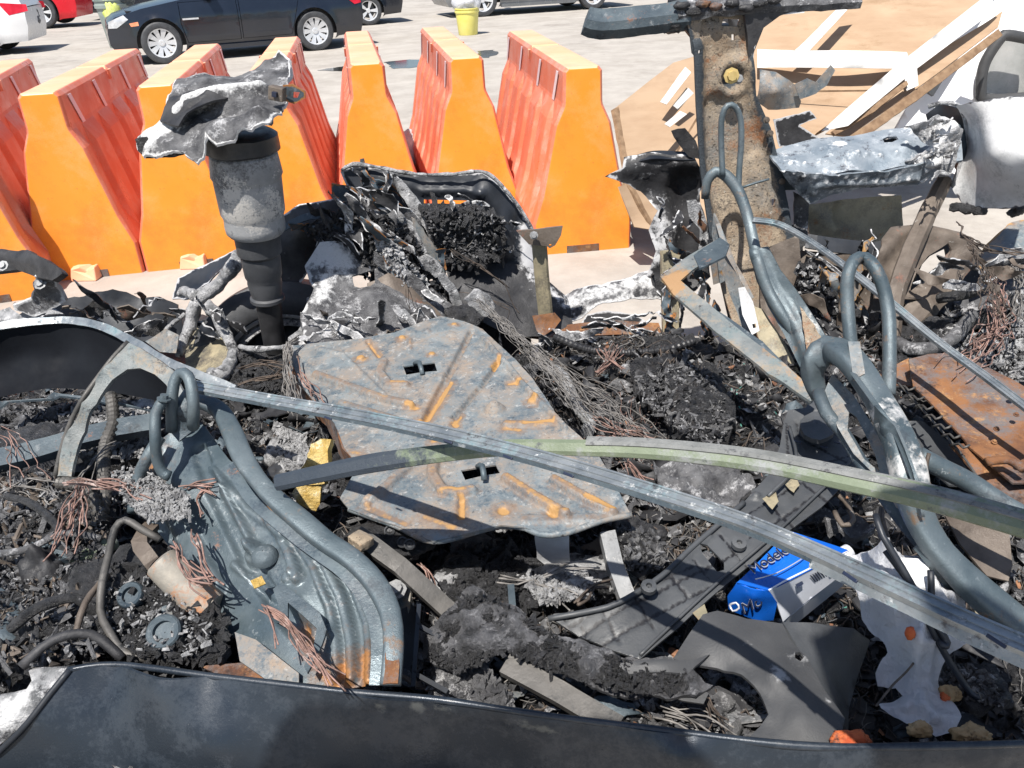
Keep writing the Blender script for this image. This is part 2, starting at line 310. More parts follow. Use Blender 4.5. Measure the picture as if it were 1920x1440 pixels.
def sheet(name, P3, m, parent=None, th=.003, res=.02, jag=0., amp=0., nsc=7, oct=4, holes=(), feats=(), ctrl=(), edge=0., ridge=False, seed=None, smooth=True, curl=0., crisp=False):
    """an irregular piece of sheet metal/plastic: 3D outline, real thickness. holes / feats are given as photo
    points and are laid onto the sheet's own plane. feats: (points, half width m, height m, mask)"""
    A = np.array([tuple(p) for p in P3]); C = np.array([tuple(p) for p in ctrl]) if len(ctrl) else np.zeros((0, 3))
    c = A.mean(0); u, s, vt = np.linalg.svd(A - c); eu, ev, n = vt[0], vt[1], vt[2]
    if n @ (np.array(CAMV) - c) < 0: n = -n
    if np.cross(eu, ev) @ n < 0: ev = -ev
    seed = (hash_name(name) + int(abs(c[0]) * 1000)) % 997 if seed is None else seed
    f2 = lambda p: ((p - c) @ eu, (p - c) @ ev)
    def lay(px):
        out = []
        for p in px:
            r = np.array(ray(p[0], p[1])); o = np.array(CAMV); t = ((c - o) @ n) / (r @ n); out.append(f2(o + r * t))
        return np.array(out)
    poly = np.array([f2(p) for p in A]); hs = [lay(h) for h in holes]
    v, F = tri2d([poly] + hs, res, jag, seed)
    B = np.vstack([A, C]); h = rbf(np.array([f2(p) for p in B]), (B - c) @ n, v)
    msk = np.zeros(len(v))
    P = c + v[:, :1] * eu + v[:, 1:] * ev + h[:, None] * n
    if amp: h = h + amp * fbm(P, nsc, oct, seed, ridge)
    for ft in feats:
        d = segdist(v, lay(ft[0])); w = ft[1]; k = np.clip(1 - (d / w) ** 2, 0, 1) ** 1.5
        if crisp: k = np.clip((w - d) / (.5 * w), 0, 1); k = (k * k * (3 - 2 * k)) ** 2
        h = h + ft[2] * np.sqrt(k + 1e-9) * (k > 0) if ft[2] else h
        if len(ft) > 3: msk = np.maximum(msk, np.maximum(ft[3] * np.clip(1.25 - d / w, 0, 1), .34 * min(1, ft[3] * 1.5) * np.clip(2.3 - d / w, 0, 1)))
    if edge or curl:
        d = segdist(v, np.vstack([poly, poly[:1]]))
        if edge: msk = np.maximum(msk, np.clip(1.1 - d / edge, 0, 1) * .9)
        if curl: h = h + curl * np.clip(1 - d / .04, 0, 1) ** 2 * fbm(P, 9, 2, seed + 5)
    P = c + v[:, :1] * eu + v[:, 1:] * ev + h[:, None] * n
    V, faces, ids = thicken(P, F, n, th)
    return mk(name, V, faces, m, parent, smooth, attr=np.r_[msk, msk, msk[ids]] if len(ids) else np.r_[msk, msk])
def hash_name(s):
    r = 7
    for ch in s: r = (r * 31 + ord(ch)) % 100003
    return r
def smooth_path(P, step=.02):
    P = np.array([tuple(p) for p in P]); out = []
    n = len(P)
    for i in range(n - 1):
        p0, p1, p2, p3 = P[max(i - 1, 0)], P[i], P[i + 1], P[min(i + 2, n - 1)]
        k = max(2, int(np.linalg.norm(p2 - p1) / step))
        for q in range(k):
            t = q / k; out.append(.5 * ((2 * p1) + (-p0 + p2) * t + (2 * p0 - 5 * p1 + 4 * p2 - p3) * t * t + (-p0 + 3 * p1 - 3 * p2 + p3) * t ** 3))
    out.append(P[-1]); return np.array(out)
def sweep(name, P, prof, m, parent=None, up=(0, -.45, .9), step=.02, curve=True, scale=None, amp=0, twist=0, smooth=False, maskf=None, nsc=20, ridges=0, r2=None):
    path = smooth_path(P, step) if curve else resample3(P, step)
    n = len(path); k = len(prof); prof = np.asarray(prof, float)
    T = np.gradient(path, axis=0); T /= np.linalg.norm(T, axis=1)[:, None] + 1e-12
    s = np.linspace(0, 1, n)
    sc = np.interp(s, np.linspace(0, 1, len(scale)), scale) if scale is not None else np.ones(n)
    up = np.array(up, float); V = []
    pu = None
    for i in range(n):
        if pu is None: nn = up - T[i] * (up @ T[i]); 
        else: nn = pu - T[i] * (pu @ T[i]) if smooth == 'pt' else up - T[i] * (up @ T[i])
        if np.linalg.norm(nn) < .05: nn = np.cross(T[i], (1, 0, 0)) if pu is None else pu
        nn = nn / np.linalg.norm(nn); pu = nn; bb = np.cross(T[i], nn)
        a = twist * s[i]; ca, sa = math.cos(a), math.sin(a); q = prof * sc[i]
        if ridges: q = q * (1 + ridges * (1 if (i // 2) % 2 else -1))
        V.append(path[i] + np.outer(q[:, 0] * ca - q[:, 1] * sa, bb) + np.outer(q[:, 0] * sa + q[:, 1] * ca, nn))
    V = np.vstack(V)
    if amp:
        cc = np.repeat(path, k, 0); d = V - cc; V = cc + d * (1 + amp * fbm(V, nsc, 3, hash_name(name) % 91))[:, None]
    F = [(i * k + j, i * k + (j + 1) % k, (i + 1) * k + (j + 1) % k, (i + 1) * k + j) for i in range(n - 1) for j in range(k)]
    F += [tuple(range(k - 1, -1, -1)), tuple((n - 1) * k + j for j in range(k))]
    at = np.repeat(maskf(s), k) if maskf is not None else np.zeros(len(V))
    return mk(name, V, F, m, parent, bool(smooth), attr=at)
def resample3(P, step):
    P = np.array([tuple(p) for p in P]); out = []
    for a, b in zip(P[:-1], P[1:]):
        k = max(1, int(np.linalg.norm(b - a) / step)); out += [a + (b - a) * q / k for q in range(k)]
    return np.array(out + [P[-1]])
def boxy(r, k=20, p=.55):
    return [(r * math.copysign(abs(math.cos(2 * math.pi * i / k)) ** p, math.cos(2 * math.pi * i / k)), r * .72 * math.copysign(abs(math.sin(2 * math.pi * i / k)) ** p, math.sin(2 * math.pi * i / k))) for i in range(k)]
def circ(r, k=12, sq=1.): return [(r * math.cos(2 * math.pi * i / k), r * sq * math.sin(2 * math.pi * i / k)) for i in range(k)]
def tube(name, P, r, m, parent=None, k=12, sq=1., **kw):
    kw.setdefault('smooth', 'pt')
    if isinstance(r, (list, tuple)): return sweep(name, P, circ(1, k, sq), m, parent, scale=r, **kw)
    return sweep(name, P, circ(r, k, sq), m, parent, **kw)
def rect(w, h): return [(-w / 2, -h / 2), (w / 2, -h / 2), (w / 2, h / 2), (-w / 2, h / 2)]
def chan(w, h, e=None):
    e = e or w * .12
    return [(-w/2, -h), (-w/2 + e, -h), (-w/2 + e, -e), (w/2 - e, -e), (w/2 - e, -h), (w/2, -h), (w/2, h*.35), (w*.30, h*.35), (w*.27, 0), (w*.12, 0), (w*.08, h*.3), (-w*.10, h*.3), (-w*.14, 0), (-w*.36, 0), (-w*.38, h*.35), (-w/2, h*.35)]
def lathe(name, prof, base, axis, m, parent=None, k=28, smooth=True, amp=0, cap=True):
    """prof: (distance along axis, radius)"""
    a = Vector(axis).normalized(); u = a.orthogonal().normalized(); v = a.cross(u); V = []; b = Vector(base)
    for d, r in prof:
        for i in range(k):
            t = 2 * math.pi * i / k; V.append(b + a * d + (u * math.cos(t) + v * math.sin(t)) * r)
    n = len(prof); F = [(i * k + j, i * k + (j + 1) % k, (i + 1) * k + (j + 1) % k, (i + 1) * k + j) for i in range(n - 1) for j in range(k)]
    if cap: F += [tuple(range(k - 1, -1, -1)), tuple((n - 1) * k + j for j in range(k))]
    V = np.array([tuple(p) for p in V])
    if amp: V = V + np.c_[fbm(V, 30, 3, 1), fbm(V, 30, 3, 5), fbm(V, 30, 3, 8)] * amp
    o = mk(name, V, F, m, parent, smooth)
    if smooth:
        me = o.data
        try: me.set_sharp_from_angle(angle=math.radians(38))
        except Exception: pass
    return o
def box(name, c, size, m, parent=None, rot=(0, 0, 0), bev=.004, amp=0):
    bm = bmesh.new(); bmesh.ops.create_cube(bm, size=1); bmesh.ops.scale(bm, vec=size, verts=bm.verts)
    if bev: bmesh.ops.bevel(bm, geom=list(bm.edges), offset=min(bev, min(size) * .3), segments=2, affect='EDGES', profile=.6)
    if amp:
        bmesh.ops.subdivide_edges(bm, edges=list(bm.edges), cuts=3, use_grid_fill=True)
    from mathutils import Euler
    R = Euler(rot).to_matrix(); V = np.array([tuple(R @ v.co + Vector(c)) for v in bm.verts]); bm.verts.ensure_lookup_table()
    F = [tuple(v.index for v in f.verts) for f in bm.faces]; bm.free()
    if amp: V = V + np.c_[fbm(V, 25, 3, 1), fbm(V, 25, 3, 5), fbm(V, 25, 3, 8)] * amp
    return mk(name, V, F, m, parent, False)
def lump(name, c, size, m, parent=None, amp=.35, nsc=14, sub=4, seed=0, ridge=True):
    bm = bmesh.new(); bmesh.ops.create_icosphere(bm, subdivisions=sub, radius=1)
    V = np.array([tuple(v.co) for v in bm.verts]); F = [tuple(v.index for v in f.verts) for f in bm.faces]; bm.free()
    S = np.array(size); Q = V * S + np.array(tuple(c))
    s_ = float(np.mean(S)); d = 1 + amp * fbm(Q, .8 / s_, 5, seed, ridge) + amp * .45 * fbm(Q, 3.2 / s_, 4, seed + 9, ridge); V = V * d[:, None] * S + np.array(tuple(c))
    return mk(name, V, F, m, parent, True)
def bolt(name, c, axis, r, m, parent, h=.006): return lathe(name, [(0, r * 1.6), (h * .3, r * 1.6), (h * .35, r), (h, r * .95)], c, axis, m, parent, k=8)
def crumble(name, P3, n, smin, smax, m, parent, depth=.03, seed=0, elong=1.6):
    """a mass of small burnt fragments lying over an outlined patch, past counting"""
    rg = np.random.default_rng(seed + hash_name(name)); A = np.array([tuple(p) for p in P3]); c = A.mean(0); u, s, vt = np.linalg.svd(A - c); eu, ev, nn = vt
    if nn @ (np.array(CAMV) - c) < 0: nn = -nn
    Q = np.c_[(A - c) @ eu, (A - c) @ ev]; mn, mx = Q.min(0), Q.max(0); X = rg.uniform(mn[0], mx[0], n * 3); Y = rg.uniform(mn[1], mx[1], n * 3)
    k = inpoly(X, Y, Q); X = X[k][:n]; Y = Y[k][:n]; n = len(X); h = rbf(Q, (A - c) @ nn, np.c_[X, Y])
    C0 = c + X[:, None] * eu + Y[:, None] * ev + (h + rg.uniform(-.3, 1, n) * depth * (.4 + .6 * vn(np.c_[X, Y, X * 0], 14, 3)))[:, None] * nn
    q = np.array([(i, j, k) for i in (-1, 1) for j in (-1, 1) for k in (-1, 1)], float); S = smin + (smax - smin) * rg.random(n) ** 2
    V = q[None] * rg.uniform(.45, 1.1, (n, 8, 3)) * (S[:, None] * np.stack([elong * rg.uniform(.6, 1.5, n), rg.uniform(.5, 1, n), rg.uniform(.2, .8, n)], 1))[:, None]
    G = rg.normal(0, 1, (n, 3, 3)); Qm = np.linalg.qr(G)[0]; V = np.einsum('nij,nkj->nki', Qm, V) + C0[:, None]
    fq = [(0, 1, 3, 2), (4, 6, 7, 5), (0, 4, 5, 1), (2, 3, 7, 6), (0, 2, 6, 4), (1, 5, 7, 3)]
    o = mk(name, V.reshape(-1, 3), [tuple(b_ * 8 + i for i in f) for b_ in range(n) for f in fq], m, parent, False); o['kind'] = 'stuff'; return o
def shard(name, c, ang, ln, w, Y, m, parent, seed, tilt=0., th=.004):
    """small torn ribbon of sheet at photo point c, depth Y"""
    rg = np.random.default_rng(seed); ca, sa = math.cos(ang), math.sin(ang); n = 5; up_, dn = [], []
    for i in range(n + 1):
        t = -1 + 2 * i / n; ww = w * (1 - abs(t) ** 2.5 * .8) * rg.uniform(.55, 1.2); bend = w * 1.2 * math.sin(t * 2 + seed)
        up_.append((c[0] + t * ln * ca - (ww + bend) * sa, c[1] + t * ln * sa + (ww + bend) * ca, Y + tilt * t + rg.normal(0, .012)))
        dn.append((c[0] + t * ln * ca + (ww - bend) * sa, c[1] + t * ln * sa - (ww - bend) * ca, Y + tilt * t + rg.normal(0, .012)))
    return sheet(name, PD(up_ + dn[::-1], Y), m, parent, th=th, res=.011, jag=.010, amp=.02, nsc=16, seed=seed, edge=.003)
def wires(root, px, n, spread, m, zs=None, r=.0013, fan=1., seed=0, mode='z', base=.45):
    """n burnt wires following one path and fanning out towards its end; each wire is a part"""
    rg = np.random.default_rng(seed); P = PZ(px, base) if mode == 'z' else PD(px, base)
    P = np.array([tuple(p) for p in P]); k = len(P)
    for i in range(n):
        ph = rg.normal(0, 1, 3); q = []
        for j in range(k):
            f = spread * (.35 + fan * (j / (k - 1)) ** 1.5)
            q.append(P[j] + f * (ph * .8 + rg.normal(0, .35, 3)) * np.array((1, 1, .55)))
        a = rg.integers(0, 2) if k > 3 else 0; e = k if rg.random() < .6 else k - (1 if k > 3 else 0)
        q = resample3(q[a:e], .03) if e - a > 1 else q[a:e]; q = q + np.c_[fbm(q, 16, 2, i), fbm(q, 16, 2, i + 40), fbm(q, 16, 2, i + 80)] * spread * .9 + rg.normal(0, .0025, (len(q), 3)) ; a = 0; e = len(q)
        tube('wire', q[a:e], r * rg.uniform(.7, 1.3), m, root, k=5, step=.012)
# ================================================================ the yard
def grid_mesh(name, x0, x1, y0, y1, nx, ny, zf, m):
    X, Y = np.meshgrid(np.linspace(x0, x1, nx), np.linspace(y0, y1, ny)); V = np.c_[X.ravel(), Y.ravel(), zf(X.ravel(), Y.ravel())]
    F = [(j * nx + i, j * nx + i + 1, (j + 1) * nx + i + 1, (j + 1) * nx + i) for j in range(ny - 1) for i in range(nx - 1)]
    return mk(name, V, F, m)
g = grid_mesh('ground', -90, 90, -30, 200, 10, 12, lambda x, y: x * 0, M['ground']); tag(g, kind='structure')
def puddle(pts, label):
    A = np.array([(p.x, p.y) for p in pts]); v, F = tri2d([A], .08, .10)
    V = np.c_[v, np.full(len(v), .004)]; o = mk('puddle', V, [tuple(int(i) for i in f) for f in F], M['water']); tag(o, kind='structure'); return o
puddle(PZ([(722, 117), (762, 112), (790, 112), (800, 122), (770, 128), (735, 129)], 0), '')
puddle(PZ([(898, 96), (925, 93), (938, 100), (915, 109), (900, 106)], 0), '')
puddle(PZ([(590, 132), (650, 124), (700, 122), (722, 126), (700, 131), (640, 134)], 0), '')

# ---------------------------------------------------------------- water filled barriers
def barrier(ftc, yaw, label, L=2.2, stripes=4):
    """ftc = front top centre; profile runs along local y; nearer end at local y = 0"""
    base = Vector((ftc.x, ftc.y, 0)); root = thing('traffic_barrier', label, 'barrier', base, 'orange water filled barriers standing side by side')
    root.rotation_euler = (0, 0, yaw)
    H = 1.07; wt = .111; wb = .303
    ribs = [.18 + i * (L - .36) / 5 for i in range(6)]
    ys = sorted(set([0, .02, L - .02, L] + [r + d for r in ribs for d in (-.075, -.045, .045, .075)] + [L * .5 - .03, L * .5 + .03, L*.5-.034, L*.5+.034]))
    def half(y):
        inr = any(abs(y - r) < .05 for r in ribs); g = .035 if inr else 0; e = .012 if (y <= 0 or y >= L) else 0
        notch = .022 if abs(y - L * .5) < .031 else 0
        return [(wb - e, 0), (wb - e, .19), (wb - .055 - g - e, .36), (wt + .055 - g * .9 - e, .76), (wt + .008 - e, .86), (wt + .004 - e, .88), (wt - e, 1.045 - notch), (wt - .02 - e, H - e * .6 - notch)]
    V = []; F = []; n = None
    for y in ys:
        h = half(y); ring = [(x, y, z) for x, z in h] + [(-x, y, z) for x, z in h[::-1]]; n = len(ring); V += ring
    for i in range(len(ys) - 1):
        for j in range(n):
            if j == n - 1: continue
            F.append((i * n + j, (i + 1) * n + j, (i + 1) * n + (j + 1) % n, i * n + (j + 1) % n))
    nf = len(F); F.append(tuple(range(n))); k = (len(ys) - 1) * n; F.append(tuple(k + j for j in range(n - 1, -1, -1)))
    def local(name, V, F, m, mats=None):
        me = bpy.data.meshes.new(name); me.from_pydata([tuple(v) for v in V], [], F); me.materials.append(m)
        for q in (mats or []): me.materials.append(q)
        me.update(); o = bpy.data.objects.new(name, me); COL.objects.link(o); o.parent = root; return o
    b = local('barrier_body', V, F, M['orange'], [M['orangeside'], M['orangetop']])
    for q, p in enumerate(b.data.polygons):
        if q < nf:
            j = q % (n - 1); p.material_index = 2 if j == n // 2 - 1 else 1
    bm = bmesh.new(); bm.from_mesh(b.data)
    bmesh.ops.recalc_face_normals(bm, faces=bm.faces); bm.to_mesh(b.data); bm.free()
    md = b.modifiers.new('edge', 'BEVEL'); md.width = .012; md.segments = 3; md.limit_method = 'ANGLE'; md.angle_limit = math.radians(40)
    # lifting lug at the mid notch, both sides
    for s in (-1, 1):
        V = [(s * (wt + .001), L*.5 - .035, 1.05), (s * (wt + .001), L*.5 + .035, 1.05), (s * (wt + .001), L*.5, .985), (s * (wt + .014), L*.5 - .03, 1.05), (s * (wt + .014), L*.5 + .03, 1.05), (s * (wt + .014), L*.5, .99)]
        local('lifting_lug', V, [(0, 1, 2), (3, 5, 4), (0, 3, 4, 1), (1, 4, 5, 2), (2, 5, 3, 0)], M['orangetop'])
        for q in range(stripes):
            y0 = .12 + q * (L - .3) / (stripes - 1) - (.1 if q == 1 else 0); w = .06; x = lambda z: s * (wt + .0085 - (z - .86) * .02)
            ya = y0; yb = y0 + .13; a, c2 = 1.035, .86
            V = [(x(a), ya, a), (x(a), ya + w, a), (x(c2), yb + w, c2), (x(c2), yb, c2)]
            V2 = [(p[0] + s * .003, p[1], p[2]) for p in V]
            local('reflective_strip', V + V2, [(4, 5, 6, 7), (3, 2, 1, 0), (0, 1, 5, 4), (1, 2, 6, 5), (2, 3, 7, 6), (3, 0, 4, 7)], M['reflect'])
    # forklift slot under the near end
    V = [(-.1, -.004, 0), (.1, -.004, 0), (.1, -.004, .045), (-.1, -.004, .045), (-.1, .05, 0), (.1, .05, 0), (.1, .05, .045), (-.1, .05, .045)]
    local('fork_slot', V, [(0, 1, 2, 3), (7, 6, 5, 4), (0, 4, 5, 1), (1, 5, 6, 2), (2, 6, 7, 3), (3, 7, 4, 0)], M['rust'])
    return root
def bar_at(fl, fr, bk, label, L=None):
    a = W(*fl, 1.07); b = W(*fr, 1.07); f = (a + b) / 2; k = W(*bk, 1.07); d = k - f
    return barrier(f, math.atan2(-d.x, d.y), label, L or 2.3)
bar_at((1055, 125), (1133, 125), (972, 54), 'orange barrier nearest the leaning cardboard, rightmost of the row')
bar_at((840, 108), (908, 106), (810, 49), 'orange barrier just left of the rightmost one, its left wall showing')
bar_at((652, 119), (720, 117), (669, 59), 'narrow looking orange barrier with white litter at its right foot')
bar_at((455, 139), (530, 135), (536, 71), 'orange barrier partly hidden behind the melted strut top')
bar_at((255, 161), (327, 157), (390, 80), 'yellow faced orange barrier in front of the black sedan front wheel')
bar_at((30, 176), (108, 172), (236, 91), 'orange barrier second from the left, its whole front end lit')
bar_at((-190, 205), (-108, 200), (66, 92), 'leftmost orange barrier, cut off by the left edge')

def plug(px, py, label):
    c = W(px, py, 0); o = mk('foot_plug', [(c.x + x, c.y + y, z) for x, y, z in ((-.085, -.05, 0), (.075, -.06, 0), (.085, .06, 0), (-.075, .07, 0), (-.07, -.035, .075), (-.01, -.04, .085), (.012, -.03, .055), (.07, -.03, .08), (.075, .045, .09), (-.06, .05, .095))], [(3, 2, 1, 0), (0, 1, 7, 6, 5, 4), (1, 2, 8, 7), (2, 3, 9, 8), (3, 0, 4, 9), (4, 5, 9), (5, 6, 8, 9), (6, 7, 8)], M['orangetop'], None, False); md_ = o.modifiers.new('e', 'BEVEL'); md_.width = .008; md_.segments = 2
    tag(o, label, 'barrier foot', 'orange barrier feet on the concrete')
plug(165, 522, 'orange lump foot on the concrete before the second barrier from the left')
plug(367, 500, 'pale orange lump foot on the concrete before the third barrier from the left')

# ---------------------------------------------------------------- vehicles
def car(label, cat, fw, rw, paint, wb=2.62, R=.33, z_s=1., group='vehicles parked across the yard', rimstyle=10, wheels='both', skirt=None, win=True, name='parked_car', front=.80, rear=.96, tail=None):
    """fw/rw: contact points of the near front and rear wheels. local x: nose to tail, local y: away from camera"""
    d = (rw - fw); s = d.length / wb; yaw = math.atan2(d.y, d.x); tw = .78; HW = .885
    root = thing(name, label, cat, (0, 0, 0), group)
    L = front + wb + rear; ca, sa = math.cos(yaw), math.sin(yaw)
    def X(p):
        x = (p[0] - front) * s; y = (p[1] + tw) * s; return (fw.x + x * ca - y * sa, fw.y + x * sa + y * ca, p[2] * s * z_s)
    root.location = X((L / 2, 0, 0)); root.location.z = 0; root.rotation_euler = (0, 0, 0)
    def M_(nm, V, F, m, smooth=True, par=root):
        o = mk(nm, [X(v) for v in V], F, m, par, smooth)
        if smooth:
            try: o.data.set_sharp_from_angle(angle=math.radians(40))
            except Exception: pass
        return o
    fx, rx = front, front + wb
    def lat(x, z):
        e = np.clip(np.abs((x - L / 2) / (L / 2)), 0, 1); w = HW * (1 - .20 * e ** 5)
        w = w - .10 * np.clip((z - .62) / .4, 0, 1) ** 1.5 - .05 * np.clip((.35 - z) / .2, 0, 1)
        w = w + .012 * np.exp(-((z - .72) / .02) ** 2)
        for cx in (fx, rx):
            rr = np.hypot(x - cx, z - R); w = w + .018 * np.exp(-((rr - R * 1.2) / .035) ** 2)
        return w
    top = [(.0, .52), (.03, .66), (.16, .76), (.6, .87), (1.25, .97), (fx + wb * .33, .965), (fx + wb * .62, .955), (rx - .05, .985), (L - .45, 1.02), (L - .06, 1.0), (L, .86), (L - .01, .5), (L - .08, .24)]
    ar = lambda cx: [(cx + R * 1.18 * math.cos(t), R + R * 1.18 * math.sin(t)) for t in np.linspace(-.45, math.pi + .45, 22)]
    bottom = [(rx + R * 1.3, .22)] + [(x, max(z, .18)) for x, z in ar(rx)] + [(rx - R * 1.35, .2), (fx + R * 1.35, .2)] + [(x, max(z, .18)) for x, z in ar(fx)] + [(fx - R * 1.3, .22), (.08, .22), (.0, .34)]
    outline = top + bottom
    d1 = [(fx + .42, .30), (fx + .98, .30) if False else (fx + wb * .5, .30), (fx + wb * .5 + .02, .94), (fx + .38, .93), (fx + .36, .6)]
    d2 = [(fx + wb * .5 + .02, .30), (rx - .42, .30), (rx - .30, .62), (rx - .18, .96), (fx + wb * .5 + .04, .94)]
    def shrink(p, k=.007):
        c = np.mean(p, 0); return [tuple(np.array(q) + (c - np.array(q)) / np.linalg.norm(c - np.array(q)) * k) for q in p]
    for sd in (-1, 1):
        v, F = tri2d([outline, shrink(d1, .0), shrink(d2, .012)], .06)
        w = lat(v[:, 0], v[:, 1]); V = np.c_[v[:, 0], sd * w, v[:, 1]]
        M_('body_side', V, [tuple(int(i) for i in (f if sd < 0 else f[::-1])) for f in F], paint)
        for dd in (shrink(d1, .010), shrink(d2, .022)):
            v, F = tri2d([dd], .06); w = lat(v[:, 0], v[:, 1]) + .001; V = np.c_[v[:, 0], sd * w, v[:, 1]]
            dr = M_('door', V, [tuple(int(i) for i in (f if sd < 0 else f[::-1])) for f in F], paint)
            hx = dd[2][0] - .22; hw = float(lat(np.array([hx]), np.array([.84]))[0])
            V = [(hx + a, sd * (hw + b), .84 + c) for a in (0, .16) for b in (-.01, .03) for c in (0, .025)]
            M_('door_handle', V, [(0, 1, 3, 2), (4, 6, 7, 5), (0, 4, 5, 1), (2, 3, 7, 6), (0, 2, 6, 4), (1, 5, 7, 3)], paint, False, dr) if False else None
    # inner dark shell behind gaps
    V = [(x, y, z) for x in (.35, L - .3) for y in (-.70, .70) for z in (.26, .84)]
    M_('chassis', V, [(0, 1, 3, 2), (4, 6, 7, 5), (0, 4, 5, 1), (2, 3, 7, 6), (0, 2, 6, 4), (1, 5, 7, 3)], M['rubblack'], False)
    def deck(nm, line, m, crown=.03, wf=None, k=8):
        l = resample(line, .09, closed=False); V = []
        for x, z in l:
            w = (wf(x, z) if wf else float(lat(np.array([x]), np.array([z]))[0]))
            for j in range(k + 1):
                t = -1 + 2 * j / k; V.append((x, w * t, z + crown * (1 - t * t)))
        n = len(l); F = [(i * (k + 1) + j, (i + 1) * (k + 1) + j, (i + 1) * (k + 1) + j + 1, i * (k + 1) + j + 1) for i in range(n - 1) for j in range(k)]
        return M_(nm, V, F, m)
    deck('front_bumper', [(.08, .22), (0, .34), (0, .52), (.03, .66)], paint, 0)
    deck('hood', [(.03, .66), (.16, .76), (.6, .87), (1.25, .97)], paint, .035)
    deck('boot_lid', [(rx + .32, 1.0), (L - .45, 1.02), (L - .06, 1.0), (L, .86)], paint, .02)
    deck('rear_bumper', [(L, .86), (L - .01, .5), (L - .08, .24)], paint, 0)
    gw = lambda x, z: .785 - .2 * np.clip((z - .96) / .46, 0, 1)
    rf = [(1.98, 1.36), (2.35, 1.42), (2.9, 1.42), (3.3, 1.36)]
    deck('windshield', [(1.2, .955), (1.98, 1.36)], M['glass'], .02, gw); deck('roof', rf, paint, .03, gw); deck('rear_window', [(3.3, 1.36), (rx + .34, .99)], M['glass'], .02, gw)
    gl = [(1.25, .95)] + rf + [(rx + .30, .97)]
    for sd in (-1, 1):
        v, F = tri2d([gl], .08); V = np.c_[v[:, 0], sd * gw(v[:, 0], v[:, 1]), v[:, 1]]
        M_('side_window', V, [tuple(int(i) for i in (f if sd < 0 else f[::-1])) for f in F], M['glass'])
        for (xa, za), (xb, zb) in (((2.42, .95), (2.5, 1.41)), ((1.28, .965), (2.0, 1.37)), ((3.32, 1.36), (rx + .28, .985))):
            V = []
            for x, z in ((xa, za), (xb, zb)):
                w = float(gw(x, z)); V += [(x - .04, sd * (w + .004), z), (x + .04, sd * (w + .004), z), (x - .04, sd * (w + .014), z), (x + .04, sd * (w + .014), z)]
            M_('window_pillar', V, [(2, 3, 7, 6), (0, 4, 5, 1), (0, 2, 6, 4), (1, 5, 7, 3)], paint, False)
        V = [(1.62 + a, sd * (.80 + b), 1.0 + c) for a in (0, .12) for b in (0, .2) for c in (0, .13)]
        M_('wing_mirror', V, [(0, 1, 3, 2), (4, 6, 7, 5), (0, 4, 5, 1), (2, 3, 7, 6), (0, 2, 6, 4), (1, 5, 7, 3)], paint, False)
        # lamps
        for nm, pl, mm in (('headlight', [(.03, .60), (.05, .70), (.30, .79), (.36, .72), (.16, .60)], M['lens']), ('side_marker', [(.36, .66), (.50, .68), (.50, .62), (.38, .61)], M['amber']), ('taillight', [(L - .42, .93), (L - .06, .95), (L - .02, .74), (L - .16, .72)] if tail is None else tail, M['redlens'])):
            v, F = tri2d([pl], .04); w = lat(v[:, 0], v[:, 1]) + .006; V = np.c_[v[:, 0], sd * w, v[:, 1]]
            M_(nm, V, [tuple(int(i) for i in (f if sd < 0 else f[::-1])) for f in F], mm)
        V = [(a, sd * b, c) for a in (fx + .42, rx - .45) for b in (.80, .895) for c in (.17, .235)]
        M_('side_skirt', V, [(0, 1, 3, 2), (4, 6, 7, 5), (0, 4, 5, 1), (2, 3, 7, 6), (0, 2, 6, 4), (1, 5, 7, 3)], skirt or paint, False)
        V = [(a, sd * b, c) for a in (fx + .40, fx + .66) for b in (.87, .9) for c in (.66, .685)]
        M_('trim_strip', V, [(0, 1, 3, 2), (4, 6, 7, 5), (0, 4, 5, 1), (2, 3, 7, 6), (0, 2, 6, 4), (1, 5, 7, 3)], M['chrome'], False)
        for cx in (fx, rx):
            wh = bpy.data.objects.new('wheel', None); COL.objects.link(wh); wh.parent = root; wc = Vector(X((cx, sd * tw, R))); wh.location = wc - root.location
            ax = Vector((-sa, ca, 0)) * sd; Rs = R * s; q = s
            lathe('tyre', [(-.11*q, Rs * .66), (-.11*q, Rs * .93), (-.085*q, Rs), (.075*q, Rs), (.1*q, Rs * .94), (.108*q, Rs * .80), (.10*q, Rs * .70), (.085*q, Rs * .68)], wc, ax, M['rubber'], wh, 40, cap=False)
            lathe('rim_barrel', [(-.1*q, Rs * .66), (.05*q, Rs * .62), (.088*q, Rs * .645), (.094*q, Rs * .70), (.088*q, Rs * .70)], wc, ax, M['chrome'], wh, 40, cap=False)
            lathe('brake_disc', [(-.02*q, Rs * .5), (.0, Rs * .5), (.0, .01)], wc, ax, M['rubber'], wh, 24, cap=False)
            u = Vector((ca, sa, 0)); V = []; F = []
            nsp = rimstyle * 2
            for i in range(nsp):
                t = 2 * math.pi * (i // 2) / rimstyle + (.11 if i % 2 else -.11)
                for rr, hw_, dd in ((.13, .016, .055), (.66, .022, .085)):
                    ctr = wc + ax * (dd * q) + (u * math.cos(t * (1 if rr > .2 else 1)) + Vector((0, 0, 1)) * math.sin(t)) * (rr * Rs)
                    tn = (-u * math.sin(t) + Vector((0, 0, 1)) * math.cos(t))
                    for sg in (-1, 1):
                        V.append(ctr + tn * hw_ * sg * q); V.append(ctr + tn * hw_ * sg * q - ax * .03 * q)
                b = i * 8; F += [(b, b + 2, b + 6, b + 4), (b, b + 4, b + 5, b + 1), (b + 2, b + 3, b + 7, b + 6), (b + 1, b + 5, b + 7, b + 3)]
            mk('rim_spokes', [tuple(v) for v in V], F, M['chrome'], wh, False)
            lathe('hub_cap', [(.03*q, Rs * .17), (.07*q, Rs * .15), (.075*q, Rs * .06), (.07*q, .001)], wc, ax, M['chrome'], wh, 16, cap=False)
